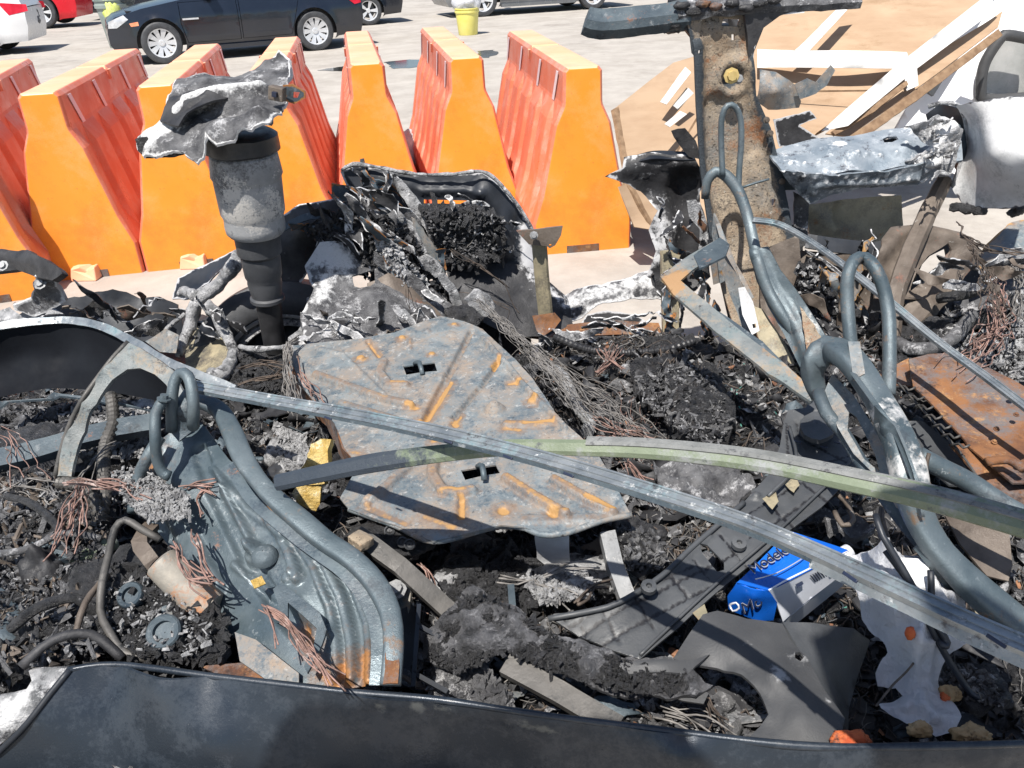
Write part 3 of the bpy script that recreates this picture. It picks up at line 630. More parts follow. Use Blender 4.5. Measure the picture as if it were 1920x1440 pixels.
    return root
car('black sedan with silver multi spoke wheels behind the barriers at upper left', 'car', W(312, 119), W(595, 94), M['carblack'])
car('dark car behind the black sedan, only its rear wheel and tail corner showing', 'car', W(693, 47) + (W(312, 119) - W(595, 94)).normalized() * 2.7 + Vector((0, .2, 0)), W(693, 47), M['carblack'], rimstyle=5, wb=2.7, R=.34)
car('grey silver car whose two wheels show at the top edge behind the bucket', 'car', W(905, 31), W(1110, 17), M['cargrey'], rimstyle=5)
wf = W(-28, 106)
car('white car at the far left edge with red tail light and rear bumper', 'car', wf + Vector((-2.62, -.55, 0)), wf, M['carwhite'], tail=[(3.52 + .42, .98), (4.44, .92), (4.45, .80), (4.1, .74)])
wf = W(88, 54)
car('red vehicle beyond the white car, dark rear wheel exposed', 'pickup', wf + Vector((-3.0, -.3, 0)), wf, M['carred'], wb=3.0, R=.40, z_s=1.1, name='parked_pickup', rimstyle=6)
wf = W(135, 47) + Vector((.6, 1.6, 0))
car('dark low car behind the grey bin with a bright sill strip', 'car', wf, wf + Vector((2.7, .25, 0)), M['carblack'], skirt=M['white'], rimstyle=6)
wf = W(1395, 62)
car('black car half hidden behind the rusty pillar, front lip over its shadow', 'car', wf, wf + Vector((2.6, .8, 0)), M['carblack'])

def tub(name, c, r0, r1, h, m, label, cat):
    root = thing(name, label, cat, c)
    lathe('tub_wall', [(0, .001), (0, r0 * .97), (.01, r0), (h * .82, r0 + (r1 - r0) * .82), (h * .83, r1 * 1.03), (h * .9, r1 * 1.05), (h * .91, r1 * .99), (h - .02, r1), (h - .018, r1 * 1.07), (h, r1 * 1.07), (h, r1 * .98), (h * .85, r1 * .93), (h * .6, r1 * .85), (h * .6, .001)], c, (0, 0, 1), m, root, 32, cap=False)
    return root
c = W(878, 65); s_ = 16.5
b = tub('plastic_bucket', c, .20, .25, .52, M['yellowbin'], 'yellow plastic bucket with white rubbish on top, standing on the concrete', 'bucket')
tag(lump('rubbish_bag', c + Vector((-.03, 0, .62)), (.26, .2, .22), M['bag'], None, .35, 5, 4, 2), 'crumpled white rubbish heaped on the yellow bucket', 'bag')
c = W(228, 88)
b = tub('rubbish_bin', c, .23, .33, .95, M['bingrey'], 'tall grey green bin beside the black sedan nose', 'bin')
tag(lump('bin_liner', c + Vector((.08, -.19, .62)), (.15, .13, .3), M['leafy'], None, .5, 7, 4, 4), 'yellow green liner spilling at the side of the grey bin', 'bin liner')
tag(lump('scrap_parts', c + Vector((.1, .1, 1.0)), (.3, .22, .2), M['steeld'], None, .6, 8, 4, 4), 'blue grey scrap parts piled in the top of the grey bin', 'scrap')
tag(lump('scrap_parts', W(48, 28, .7), (.20, .2, .22), M['meltd'], None, .6, 5, 4, 9), 'grey scrap machinery between the white car and the red vehicle', 'scrap')
tag(lump('litter_bag', W(772, 290, .08), (.16, .3, .13), M['bag'], None, .55, 7, 4, 5), 'crumpled white litter between two orange barriers', 'litter')

# ---------------------------------------------------------------- cardboard and white van on the right
root = thing('cardboard_stack', 'big tan cardboard sheets joined with white tape, leaning on the white van', 'cardboard', W(1330, 400, 0))
def board(px, Yf, label=None, m='cardboard', th=.008, nm='cardboard_sheet', amp=.008):
    o = sheet(nm, [D(x, y, Y) for x, y, Y in px], M[m], root, th, .07, 0, amp, 2, 2)
    if label: o['label'] = label
    return o
board([(1150, 205, 4.9), (1262, 118, 5.5), (1340, 96, 5.6), (1420, 120, 5.6), (1480, 240, 5.0), (1400, 410, 4.55), (1230, 430, 4.5), (1175, 335, 4.55)], 0)
board([(1400, 60, 5.8), (1500, -40, 6.3), (1900, -60, 6.0), (1790, 60, 5.6), (1545, 245, 4.95), (1440, 300, 4.85), (1400, 200, 5.2)], 0)
board([(1330, 120, 5.40), (1426, 112, 5.42), (1560, 128, 5.42), (1690, 130, 5.3), (1530, 250, 4.86), (1490, 300, 4.75), (1400, 290, 4.8), (1300, 240, 5.0)], 0)
board([(1700, 130, 5.18), (1880, 20, 5.45), (1872, 50, 5.40), (1718, 166, 5.05), (1590, 256, 4.78), (1548, 250, 4.80)], 0, 'lower cardboard edge strip', 'cardboard', .01)
board([(1175, 345, 4.50), (1225, 420, 4.45), (1222, 430, 4.40), (1190, 425, 4.40), (1160, 350, 4.45)], 0, 'small brown corner flap', 'cardboard')
for px in ([(1590, 258, 4.74), (1718, 168, 5.00), (1872, 54, 5.36), (1880, 66, 5.34), (1722, 186, 4.96), (1600, 272, 4.70)], [(1560, 246, 4.72), (1640, 196, 4.86), (1700, 150, 5.0), (1704, 158, 4.98), (1640, 208, 4.84), (1566, 254, 4.70)], [(1430, 300, 4.70), (1545, 262, 4.70), (1600, 274, 4.66), (1560, 300, 4.6), (1450, 312, 4.6)], [(1150, 205, 4.88), (1160, 200, 4.9), (1186, 340, 4.5), (1238, 436, 4.42), (1226, 440, 4.42), (1172, 345, 4.5)]):
    o = sheet('cardboard_edge', [D(x, y, Y) for x, y, Y in px], M['cardedge'], root, .02, .05, .006, .01, 5, 3)
for px in ([(1424, 20, 5.9), (1560, -30, 6.1), (1564, -26, 6.1), (1428, 26, 5.9)], [(1470, 170, 5.1), (1660, 168, 5.0), (1660, 171, 5.0), (1470, 174, 5.1)], [(1330, 180, 5.0), (1240, 330, 4.7), (1243, 332, 4.7), (1333, 182, 5.0)]):
    sheet('fold_crease', [D(x, y, Y - .03) for x, y, Y in px], M['cardedge'], root, .003, .05)
for px in ([(1420, 92, 5.30), (1700, 98, 5.24), (1712, 128, 5.14), (1420, 127, 5.24)], [(1850, -10, 5.40), (1876, 12, 5.40), (1720, 128, 5.10), (1590, 236, 4.72), (1540, 246, 4.72), (1690, 115, 5.10)],
           [(1578, 8, 5.7), (1604, 0, 5.7), (1516, 96, 5.29), (1488, 96, 5.29)], [(1690, 108, 5.12), (1718, 112, 5.06), (1722, 160, 4.98), (1700, 170, 4.98)],
           [(1285, 125, 5.2), (1296, 135, 5.15), (1250, 195, 4.9), (1238, 190, 4.9)], [(1290, 165, 5.0), (1300, 175, 5.0), (1270, 205, 4.9), (1262, 198, 4.9)], [(1275, 208, 4.83), (1288, 214, 4.83), (1256, 238, 4.7), (1246, 232, 4.7)]):
    board(px, 0, None, 'tape', .003, 'tape_strip', .006)
root = thing('white_van', 'white van at the far right with a grey rounded side window', 'van', W(1860, 330, 0))
hole = [(1846, 120), (1876, 72), (1890, 66), (1935, 74), (1935, 176), (1852, 182), (1840, 172)]
sheet('body_side', [D(1700, 200, 5.7), D(1745, 140, 5.8), D(1800, 40, 5.9), D(1850, -40, 6), D(2150, -60, 6.0), D(2200, 330, 5.5), D(1800, 330, 5.5), D(1660, 270, 5.6)], M['white'], root, .01, .05, 0, .015, 1.5, 2, holes=[hole])
sheet('window_pane', [D(x, y, 5.86) for x, y in ((1830, 130), (1865, 60), (1960, 60), (1960, 190), (1830, 190))], mat('hazy grey window', (.30, .31, .30), (.42, .42, .41), 6, .3, 0, .1, 60), root, .006, .08)
fr = [D(x, y, 5.70) for x, y in hole[:-2]]
tube('window_frame', [D(1935, 182, 5.68), D(1852, 186, 5.68), D(1839, 172, 5.68)] + [D(x, y, 5.70) for x, y in hole[:4]], .035, M['plasticd'], root, 8)
sheet('door_edge', [D(1735, 170, 5.60), D(1795, 85, 5.72), D(1806, 90, 5.72), D(1750, 180, 5.60)], M['plastic'], root, .02, .05)
tag(sheet('hub_cap_piece', [D(x, y, 4.6) for x, y in ((1425, 130), (1455, 135), (1490, 158), (1502, 190), (1498, 202), (1440, 206), (1418, 190))], M['steel'], None, .006, .02, .004, .01, 8, ctrl=[D(1455, 172, 4.5)]), 'grey round plastic cover piece lying against the cardboard behind the pillar', 'car part')
tag(sheet('grey_scrap_strip', [D(x, y, 4.55) for x, y in ((1490, 158), (1515, 147), (1530, 155), (1558, 122), (1567, 132), (1550, 160), (1530, 176), (1500, 186))], M['steel'], None, .006, .02, .004, .006, 8), 'grey bent strip of scrap against the cardboard', 'car part')
tag(sheet('grey_scrap_flap', [D(x, y, 4.4) for x, y in ((1450, 226), (1520, 208), (1530, 222), (1500, 236), (1540, 262), (1530, 275), (1460, 275))], M['soot'], None, .006, .02, .01, .012, 8, edge=.01), 'black torn scrap flap above the left end of the white beam', 'car part')
# ================================================================ the burnt car
wreck = thing('burnt_car', 'burnt out car body shell without roof, filled with char and debris', 'burnt car', (0, 1.9, 0))
def part(name, *a, **k): return sheet(name, *a, parent=wreck, **k)

# ---- char bed (the burnt floor)
BUMPS = [(1330, 760, .30, .07), (1250, 650, .2, .03), (900, 1120, .22, .03), (60, 980, .3, .05), (640, 1200, .2, -.03), (820, 1060, .18, -.06), (1000, 1050, .2, -.05), (1500, 1050, .25, -.04),
         (1750, 640, .3, .05), (1850, 1150, .25, .02), (430, 720, .3, -.1), (200, 880, .25, -.05), (1700, 1300, .3, -.08), (560, 860, .15, -.06), (1150, 560, .5, -.04), (380, 620, .3, -.10), (1560, 560, .3, -.05), (120, 640, .35, -.14), (130, 850, .2, -.06), (785, 700, .12, -.22), (905, 900, .12, -.22), (980, 1020, .12, -.10)]
BW = [(W(x, y, .4), r, h) for x, y, r, h in BUMPS]
def bedz(X, Y):
    z = np.full_like(X, .40)
    for p, r, h in BW: z = z + h * np.exp(-((X - p.x) ** 2 + (Y - p.y) ** 2) / r ** 2)
    P = np.c_[X, Y, X * 0]
    z = z + .045 * fbm(P, 4, 3, 1) + .030 * fbm(P, 13, 3, 21, True) + .024 * fbm(P, 34, 4, 31, True)
    c = vn(P, 55, 77); z = z + .014 * np.maximum(0, c - .1)
    e = np.clip((Y - 2.62) / .25, 0, 1); z = z - .25 * e
    return z
nx, ny = 620, 290
X, Y = np.meshgrid(np.linspace(-2.35, 2.35, nx), np.linspace(.80, 2.9, ny))
X = X.ravel(); Y = Y.ravel(); Z = bedz(X, Y)
P = np.c_[X, Y, Z]; P[:, :2] += np.c_[vn(P, 45, 5), vn(P, 45, 6)] * .006
F = [(j * nx + i, j * nx + i + 1, (j + 1) * nx + i + 1, (j + 1) * nx + i) for j in range(ny - 1) for i in range(nx - 1)]
bed = mk('char_bed', P, F, M['char'], wreck); bed['kind'] = 'stuff'
bed.data.polygons.foreach_set('use_smooth', [False] * len(bed.data.polygons))
def bz(x, y): return float(bedz(np.array([x]), np.array([y]))[0])

def chips(name, n, m, smin, smax, lab, elong=1., region=None, flat=.35, lift=.008, seed=1):
    rg = np.random.default_rng(seed); X = rg.uniform(-2.3, 2.3, n); Y = rg.uniform(.85, 2.62, n)
    if region:
        c = [W(x, y, .4) for x, y, _ in region]; k = rg.integers(0, len(c), n)
        X = np.array([c[i].x for i in k]) + rg.normal(0, 1, n) * np.array([region[i][2] for i in k]); Y = np.array([c[i].y for i in k]) + rg.normal(0, 1, n) * np.array([region[i][2] for i in k])
        ok = (Y < 2.62) & (Y > .85); X = X[ok]; Y = Y[ok]; n = len(X)
    Z = bedz(X, Y) + rg.uniform(0, lift, n)
    S = smin + (smax - smin) * rg.random(n) ** 2.2; q = np.array([(a, b, c) for a in (-1, 1) for b in (-1, 1) for c in (-1, 1)], float)
    V = q[None] * rg.uniform(.6, 1.1, (n, 8, 1)); V = V * np.stack([S * elong * rg.uniform(.7, 1.4, n), S * rg.uniform(.35, 1, n), S * flat * rg.uniform(.3, 1.2, n)], 1)[:, None]
    A = rg.normal(0, 1, (n, 3)); A[:, 2] += 0; ang = rg.uniform(0, 6.28, n); t = rg.normal(0, .5, (n, 2))
    c, s = np.cos(ang), np.sin(ang); x = V[..., 0] * c[:, None] - V[..., 1] * s[:, None]; y = V[..., 0] * s[:, None] + V[..., 1] * c[:, None]; z = V[..., 2]
    z2 = z + x * t[:, :1] + y * t[:, 1:]
    V = np.stack([x + X[:, None], y + Y[:, None], z2 + Z[:, None]], 2).reshape(-1, 3)
    fq = [(0, 1, 3, 2), (4, 6, 7, 5), (0, 4, 5, 1), (2, 3, 7, 6), (0, 2, 6, 4), (1, 5, 7, 3)]
    F = [tuple(b * 8 + i for i in f) for b in range(n) for f in fq]
    o = mk(name, V, F, m, None, False); tag(o, lab, 'debris', kind='stuff'); return o
def tangle(name, n, m, r, lab, region, seed, ln=.12):
    rg = np.random.default_rng(seed); V = []; F = []; k = 0
    for i in range(n):
        x, y, s = region[rg.integers(0, len(region))]; p = W(x, y, .42); P_ = np.array((p.x + rg.normal(0, s), p.y + rg.normal(0, s * .7)))
        if not (.87 < P_[1] < 2.66): continue
        a = rg.uniform(0, 6.28); q = []; l = rg.uniform(.4, 1.6) * ln; h = rg.uniform(.005, .03)
        for j in range(9):
            q.append((P_[0], P_[1], 0)); a += rg.normal(0, .45); P_ = P_ + np.array((math.cos(a), math.sin(a))) * l / 8
        q = np.array(q); q[:, 2] = bedz(q[:, 0], q[:, 1]) + h + rg.normal(0, .006, 9)
        T = np.gradient(q, axis=0); T /= np.linalg.norm(T, axis=1)[:, None]; B = np.cross(T, (0, 0, 1)); B /= np.linalg.norm(B, axis=1)[:, None] + 1e-9; Nn = np.cross(B, T); rr = r * rg.uniform(.6, 1.5)
        for j in range(9):
            for t in range(4): V.append(q[j] + (B[j] * math.cos(t * 1.5708) + Nn[j] * math.sin(t * 1.5708)) * rr)
        F += [(k + j * 4 + t, k + j * 4 + (t + 1) % 4, k + j * 4 + 4 + (t + 1) % 4, k + j * 4 + 4 + t) for j in range(8) for t in range(4)]; k += 36
    o = mk(name, V, F, m, None, True); tag(o, lab, 'debris', kind='stuff')
ALLR = [(x, y, .2) for x, y in ((100, 800), (300, 850), (100, 1000), (520, 800), (1150, 700), (1300, 750), (1250, 900), (900, 1080), (1080, 1080), (1200, 1000), (850, 1250), (1000, 1320), (1350, 1320), (1650, 1250), (1850, 1300), (1850, 1050), (1750, 680), (1850, 640), (1600, 1000), (700, 1060), (1200, 640), (1450, 1050))]
tangle('wire_scraps', 900, M['wire'], .0009, 'thin grey burnt wire ends lying all over the char', ALLR, 5)
tangle('dark_strands', 900, M['wired'], .0018, 'dark melted strands lying all over the char', ALLR, 6, .10)
tangle('copper_strands', 260, M['copper'], .0009, 'thin reddish copper strands in the char', [(1750, 680, .15), (180, 1000, .12), (620, 1200, .1), (1200, 850, .12), (100, 860, .15)], 7, .12)
def foils(name, n, m, smin, smax, lab, seed, region=None, lift=.02, elong=1.8):
    rg = np.random.default_rng(seed); X = rg.uniform(-2.2, 2.2, n); Y = rg.uniform(.9, 2.6, n)
    if region:
        cc = [W(x, y, .4) for x, y, _ in region]; k = rg.integers(0, len(cc), n); X = np.array([cc[i].x for i in k]) + rg.normal(0, 1, n) * np.array([region[i][2] for i in k]); Y = np.clip(np.array([cc[i].y for i in k]) + rg.normal(0, 1, n) * np.array([region[i][2] for i in k]), .88, 2.62)
    Z = bedz(X, Y) + rg.uniform(.2, 1, n) * lift
    gu, gv = np.meshgrid(np.linspace(-1, 1, 5), np.linspace(-1, 1, 4)); gu = gu.ravel(); gv = gv.ravel(); S = smin + (smax - smin) * rg.random(n) ** 2
    E = elong * rg.uniform(.6, 1.4, n); c1 = rg.normal(0, .5, (n, 1)); c2 = rg.normal(0, .5, (n, 1)); tw = rg.normal(0, .4, (n, 1))
    x = gu[None] * E[:, None] * rg.uniform(.7, 1.15, (n, 20)); y = gv[None] * rg.uniform(.5, 1.25, (n, 20)) * (1 - .4 * np.abs(gu[None]) ** 2 * rg.uniform(0, 1.6, (n, 1))); z = c1 * x ** 2 * .4 + c2 * y ** 2 + tw * x * y + rg.normal(0, .12, (n, 20))
    V = np.stack([x, y, z], 2) * S[:, None, None]; Q = np.linalg.qr(rg.normal(0, 1, (n, 3, 3)) * np.array((1, 1, .55))[None, :, None] + np.eye(3)[None] * 1.1)[0]
    V = np.einsum('nij,nkj->nki', Q, V) + np.stack([X, Y, Z], 1)[:, None]
    F = [(b * 20 + j * 5 + i, b * 20 + j * 5 + i + 1, b * 20 + j * 5 + i + 6, b * 20 + j * 5 + i + 5) for b in range(n) for j in range(3) for i in range(4)]
    o = mk(name, V.reshape(-1, 3), F, m, None, True); md_ = o.modifiers.new('thickness', 'SOLIDIFY'); md_.thickness = .0016; tag(o, lab, 'debris', kind='stuff')
foils('dark_foil_scraps', 1700, M['soot'], .006, .030, 'crumpled black metal scraps all over the char', 21)
foils('grey_foil_scraps', 480, M['meltd'], .005, .026, 'crumpled sooty grey metal scraps all over the char', 22)
foils('bright_foil_scraps', 330, M['melt'], .004, .017, 'small bright melted metal scraps on the char', 23)
foils('blue_foil_scraps', 240, M['steeld'], .006, .028, 'crumpled dark blue steel scraps on the char', 24)
foils('grey_foil_drifts', 900, M['meltd'], .005, .024, 'drifts of crumpled grey scraps around the engine bay and the right rear', 25, [(60, 980, .12), (180, 960, .10), (1800, 640, .15), (1880, 680, .12), (860, 1280, .08), (1330, 1330, .08), (1220, 1000, .12), (1860, 1080, .12), (620, 620, .1), (250, 1180, .08), (960, 1080, .1), (1640, 640, .1)], .035)
# flakes of thin sheet
chips('burnt_flakes', 1300, M['meltd'], .004, .015, 'flat grey burnt flakes among the char', flat=.06, seed=12, lift=.02)
chips('dark_flakes', 2600, M['soot'], .008, .030, 'flat black burnt flakes among the char', flat=.05, seed=13, lift=.02)
# ---- loose debris chips, too many to count
chips('charred_debris', 14000, M['chip'], .002, .013, 'black charred crumbs strewn over the burnt floor')
chips('charred_slivers', 2600, M['chip'], .003, .012, 'thin black slivers strewn over the burnt floor', elong=4, flat=.2, seed=2)
chips('ash_flakes', 5200, M['ash'], .0015, .008, 'pale ash flakes strewn over the burnt floor', seed=3, lift=.014)
chips('ash_patches', 2600, M['ash'], .003, .013, 'drifts of pale ash lumps around the broken parts', seed=4, region=[(700, 1290, .1), (640, 1150, .1), (1050, 1100, .1), (1350, 760, .15), (1780, 650, .16), (1830, 1010, .12), (240, 790, .12), (960, 1120, .1), (1310, 1330, .06), (1180, 960, .1), (540, 840, .04)])
chips('rust_flakes', 900, M['rustchip'], .002, .010, 'rust brown flakes among the char', seed=5, elong=1.6)
chips('glass_crumbs', 160, mat('green glass crumbs', (.06, .22, .19), (.14, .36, .30), 20, .2, 0, 0), .002, .005, 'green glass crumbs on the char right of the rusty panel', seed=6, region=[(1390, 740, .10), (1370, 790, .06), (1220, 640, .03), (1560, 1080, .04)])

# ---- body sides, far side from left to right
part('far_front_bumper', PD([(0, 612, 2.95), (60, 575, 2.95), (120, 560, 2.95), (215, 541, 2.95), (262, 560, 2.95), (300, 556, 2.95), (335, 570, 2.95), (345, 640, 2.9), (250, 640, 2.85), (160, 640, 2.85), (-60, 660, 2.85), (-60, 610, 2.95)], 2.9), M['sootgloss'], th=.006, jag=.012, amp=.03, nsc=4, edge=.0)
part('far_fender_floor', [W(-60, 600, .25), W(0, 590, .25), W(380, 590, .25), W(560, 690, .25), W(300, 740, .25), W(-60, 700, .25)], M['soot'], th=.005, amp=.03, nsc=5, feats=[([(215, 585), (285, 625)], .05, .01, 0)])
part('fender_stain_plate', [W(205, 598, .36), W(345, 585, .36), W(300, 640, .36), W(235, 635, .36)], M['brownframe'], th=.004, jag=.004, amp=.01)
# dark rounded fender piece above the tyre
part('far_fender', PD([(322, 560, 2.92), (332, 520, 2.95), (375, 500, 2.98), (440, 470, 3.0), (520, 410, 3.02), (560, 385, 3.02), (630, 372, 3.02), (662, 395, 3.0), (655, 440, 3.0), (600, 430, 3.02), (545, 425, 3.02), (500, 450, 2.95), (440, 492, 2.9), (390, 530, 2.88), (350, 560, 2.85)], 2.95), M['sootgloss'], th=.01, jag=.006, amp=.025, nsc=5, ctrl=PD([(450, 500, 2.8), (560, 415, 2.92), (380, 530, 2.75)], 2.8), edge=.006)
part('far_fender_top', PD([(500, 455, 2.97), (520, 412, 2.99), (560, 384, 3.0), (596, 378, 3.0), (632, 371, 3.0), (664, 394, 2.99), (700, 440, 2.97), (690, 480, 2.95), (610, 468, 2.96), (580, 500, 2.94), (560, 540, 2.92), (515, 540, 2.92), (505, 500, 2.94)], 2.97), M['soot'], th=.008, jag=.008, amp=.03, nsc=6, edge=.006, ctrl=PD([(570, 430, 2.90), (640, 420, 2.92)], 2.9))
sweep('fender_lip', PD([(512, 440), (545, 420), (582, 405), (610, 410), (645, 432), (680, 458), (705, 480)], 2.86), rect(.030, .004), M['steeld'], wreck, up=(0, -.6, .8), amp=.25)
# main ash grey inner wing right of the strut
part('inner_wing', PD([(572, 500, 2.75), (600, 460, 2.78), (640, 455, 2.8), (668, 478, 2.82), (735, 470, 2.85), (810, 540, 2.85), (880, 580, 2.8), (900, 612, 2.72), (830, 600, 2.6), (745, 628, 2.5), (690, 645, 2.45), (600, 648, 2.4), (575, 640, 2.42), (565, 590, 2.55), (585, 545, 2.65)], 2.7), M['meltd'], jag=.012, amp=.03, nsc=7, th=.006, edge=.006,
     holes=[[(660, 520), (700, 512), (702, 535), (685, 545), (665, 535)]], feats=[([(690, 560), (740, 600)], .05, .03, .0), ([(770, 500), (840, 580)], .04, .03, .35), ([(640, 600), (700, 620)], .05, -.02), ([(590, 480), (640, 500)], .07, .02, .75), ([(600, 560), (615, 520)], .05, .02, .6)])
part('brown_bulkhead', PD([(690, 530, 2.72), (730, 510, 2.74), (800, 560, 2.76), (830, 600, 2.62), (700, 640, 2.50), (690, 590, 2.6)], 2.7), M['brownframe'], jag=.008, amp=.03, nsc=8, th=.004)
part('door_shell_back', PD([(836, 500, 2.92), (960, 492, 2.95), (1000, 510, 2.95), (1060, 560, 2.92), (1080, 630, 2.8), (960, 630, 2.74), (900, 600, 2.74), (850, 560, 2.8)], 2.9), M['soot'], jag=.006, amp=.02, nsc=6, th=.004, feats=[([(985, 510), (1060, 570)], .05, .02, .5)])
# far door / quarter frame with slot through which a barrier shows
part('door_frame', PD([(638, 322, 3.0), (662, 308, 3.02), (700, 312, 3.02), (780, 325, 3.03), (850, 325, 3.03), (905, 322, 3.03), (940, 347, 3.03), (975, 390, 3.03), (1000, 430, 3.02), (1002, 500, 2.98), (985, 540, 2.94), (930, 515, 2.94), (860, 500, 2.93), (820, 520, 2.92), (760, 500, 2.92), (715, 440, 2.95), (690, 390, 2.98), (655, 360, 3.0)], 3.0), M['sootgloss'], jag=.005, amp=.018, nsc=7, th=.012, edge=.012, res=.015,
     holes=[[(795, 374), (905, 377), (912, 383), (795, 381)]], feats=[([(700, 330), (770, 345)], .03, .012, .25), ([(790, 358), (870, 356), (900, 364)], .018, .02, .15), ([(910, 360), (945, 400), (940, 470)], .05, .03, .1), ([(985, 430), (990, 500)], .035, .01, .8)])
tube('edge_roll', PD([(640, 320), (662, 308), (700, 312), (780, 326), (850, 326), (905, 322), (940, 347), (975, 390), (1003, 440)], 3.0), .007, M['melt'], wreck, 7, amp=.7, nsc=60)
for pts, m_, c_, n_ in (([(795, 395, 2.96), (870, 388, 2.96), (925, 400, 2.95), (938, 440, 2.94), (935, 480, 2.93), (880, 495, 2.93), (840, 480, 2.93), (820, 440, 2.94)], 'charlump', .05, 'charred_core'), ):
    part(n_, PD(pts, 2.94), M[m_], jag=.012, amp=c_, nsc=11, oct=5, th=.02, res=.011, ridge=True)
crumble('door_core_crust', PD([(790, 388), (925, 396), (945, 430), (940, 480), (890, 500), (840, 490), (815, 440)], 2.88), 1500, .004, .017, M['charlump'], wreck, .05)
crumble('door_core_ash', PD([(800, 400), (925, 400), (940, 470), (890, 495), (840, 480)], 2.86), 160, .003, .008, M['meltd'], wreck, .05)
for i, (x, y, w, h) in enumerate([] and [(860, 425, .05, .06), (895, 440, .06, .05), (850, 470, .07, .04), (915, 470, .05, .05), (885, 400, .05, .03)]):
    lump('charred_block', D(x, y, 2.90), (w * .8, .04, h * .7), M['charlump'], wreck, .45, 16, 4, i)
# torn melted aluminium ribs
def rib(px, Y, w, m='melt', th=.007, name='torn_rib', amp=.02, jag=.012, edge=0.0, res=.012, **k):
    return part(name, [D(p[0], p[1], p[2] if len(p) > 2 else Y) for p in px], M[m], th=th, jag=jag, amp=amp, nsc=10, res=res, edge=edge, **k)
rib([(738, 335), (752, 338), (775, 362), (800, 395), (820, 430), (830, 470), (836, 492), (826, 494), (812, 470), (800, 430), (772, 395), (748, 365)], 2.90, 0, 'melt')
rib([(770, 405), (790, 425), (812, 455), (826, 490), (832, 515), (815, 512), (796, 480), (780, 445)], 2.86, 0, 'steel', amp=.01)
rib([(708, 392), (735, 375), (750, 400), (775, 430), (800, 470), (828, 510), (850, 548), (845, 560), (812, 520), (780, 480), (745, 440), (730, 420)], 2.84, 0, 'melt', amp=.03)
rib([(785, 486), (800, 478), (828, 500), (826, 512), (815, 520), (792, 505)], 2.80, 0, 'melt', th=.015)
rib([(622, 345), (660, 352), (672, 362), (695, 372), (706, 395), (690, 420), (660, 410), (636, 380), (625, 365)], 2.92, 0, 'steeld', edge=.006)
rib([(690, 372), (712, 380), (735, 400), (720, 440), (700, 430), (688, 400)], 2.88, 0, 'soot', edge=.008)
rib([(720, 395), (736, 380), (748, 410), (760, 450), (735, 450)], 2.86, 0, 'steeld', edge=.006)
rib([(600, 405, 2.9), (640, 432, 2.88), (680, 460, 2.85), (740, 500, 2.82), (735, 512, 2.80), (690, 490, 2.8), (655, 470, 2.82), (610, 440, 2.86)], 2.85, 0, 'steel', amp=.015)
rib([(700, 470), (760, 500), (810, 545), (850, 585), (835, 590), (790, 560), (740, 520), (700, 490)], 2.74, 0, 'meltd', amp=.03)
rib([(820, 512), (836, 512), (860, 550), (870, 580), (850, 580), (838, 550)], 2.76, 0, 'melt')
rib([(870, 562), (888, 550), (915, 560), (930, 580), (912, 596), (884, 588)], 2.66, 0, 'melt', th=.02, amp=.04)
lump('black_motor', D(700, 448, 2.84), (.06, .04, .045), M['charlump'], wreck, .35, 14, 4, 3)
crumble('wing_crust', PD([(660, 430), (720, 420), (760, 470), (800, 540), (760, 560), (700, 500)], 2.80), 900, .003, .014, M['charlump'], wreck, .05)
crumble('wing_ash', PD([(690, 440), (740, 450), (820, 560), (880, 600), (860, 610), (760, 540)], 2.76), 420, .003, .012, M['melt'], wreck, .04)
part('bulkhead_back', PD([(560, 590, 2.92), (700, 540, 2.94), (860, 520, 2.96), (990, 560, 2.96), (1000, 690, 2.88), (560, 740, 2.8)], 2.9), M['soot'], th=.01, amp=.01)
part('pillar_foot_box', PD([(1496, 470, 2.86), (1560, 476, 2.86), (1668, 474, 2.88), (1650, 560, 2.82), (1640, 660, 2.7), (1480, 700, 2.62)], 2.8), M['brownframe'], th=.01, amp=.02, nsc=6)
part('pillar_foot_box', PD([(1500, 520, 2.74), (1550, 530, 2.72), (1590, 620, 2.62), (1580, 700, 2.55), (1500, 700, 2.56)], 2.7), M['soot'], th=.01, amp=.03, nsc=8, jag=.01)
crumble('pillar_foot_crust', PD([(1496, 500), (1540, 500), (1600, 620), (1600, 690), (1500, 700)], 2.66), 1100, .004, .016, M['charlump'], wreck, .05)
crumble('pillar_foot_ash', PD([(1496, 500), (1540, 500), (1600, 620), (1600, 690), (1500, 700)], 2.64), 260, .003, .010, M['ash'], wreck, .05)
part('rear_dark_backing', PD([(1560, 480, 2.98), (1700, 470, 3.0), (1790, 440, 3.0), (1860, 500, 2.98), (1940, 470, 2.98), (1960, 620, 2.9), (1780, 640, 2.86), (1560, 640, 2.86)], 2.95), M['soot'], th=.01, jag=.02, amp=.04, nsc=5, holes=[[(1725, 505), (1745, 480), (1772, 466), (1776, 488), (1745, 514)]])
part('rear_inner_floor', PD([(1560, 560, 2.84), (1720, 560, 2.84), (1790, 540, 2.84), (1790, 640, 2.7), (1560, 680, 2.6)], 2.8), M['soot'], th=.01, amp=.02)
crumble('rear_crust', PZ([(1640, 640, .46), (1940, 560, .56), (1960, 700, .48), (1700, 710, .5)], .5), 1500, .004, .016, M['charlump'], wreck, .03)
crumble('rear_ash', PZ([(1690, 640, .47), (1940, 570, .57), (1960, 720, .5), (1760, 700, .5)], .5), 800, .003, .010, M['ash'], wreck, .03)
crumble('engine_crust', PZ([(-40, 900, .50), (120, 890, .54), (200, 960, .56), (200, 1240, .54), (60, 1260, .56), (-60, 1290, .54)], .5), 3600, .004, .018, M['charlump'], wreck, .04)
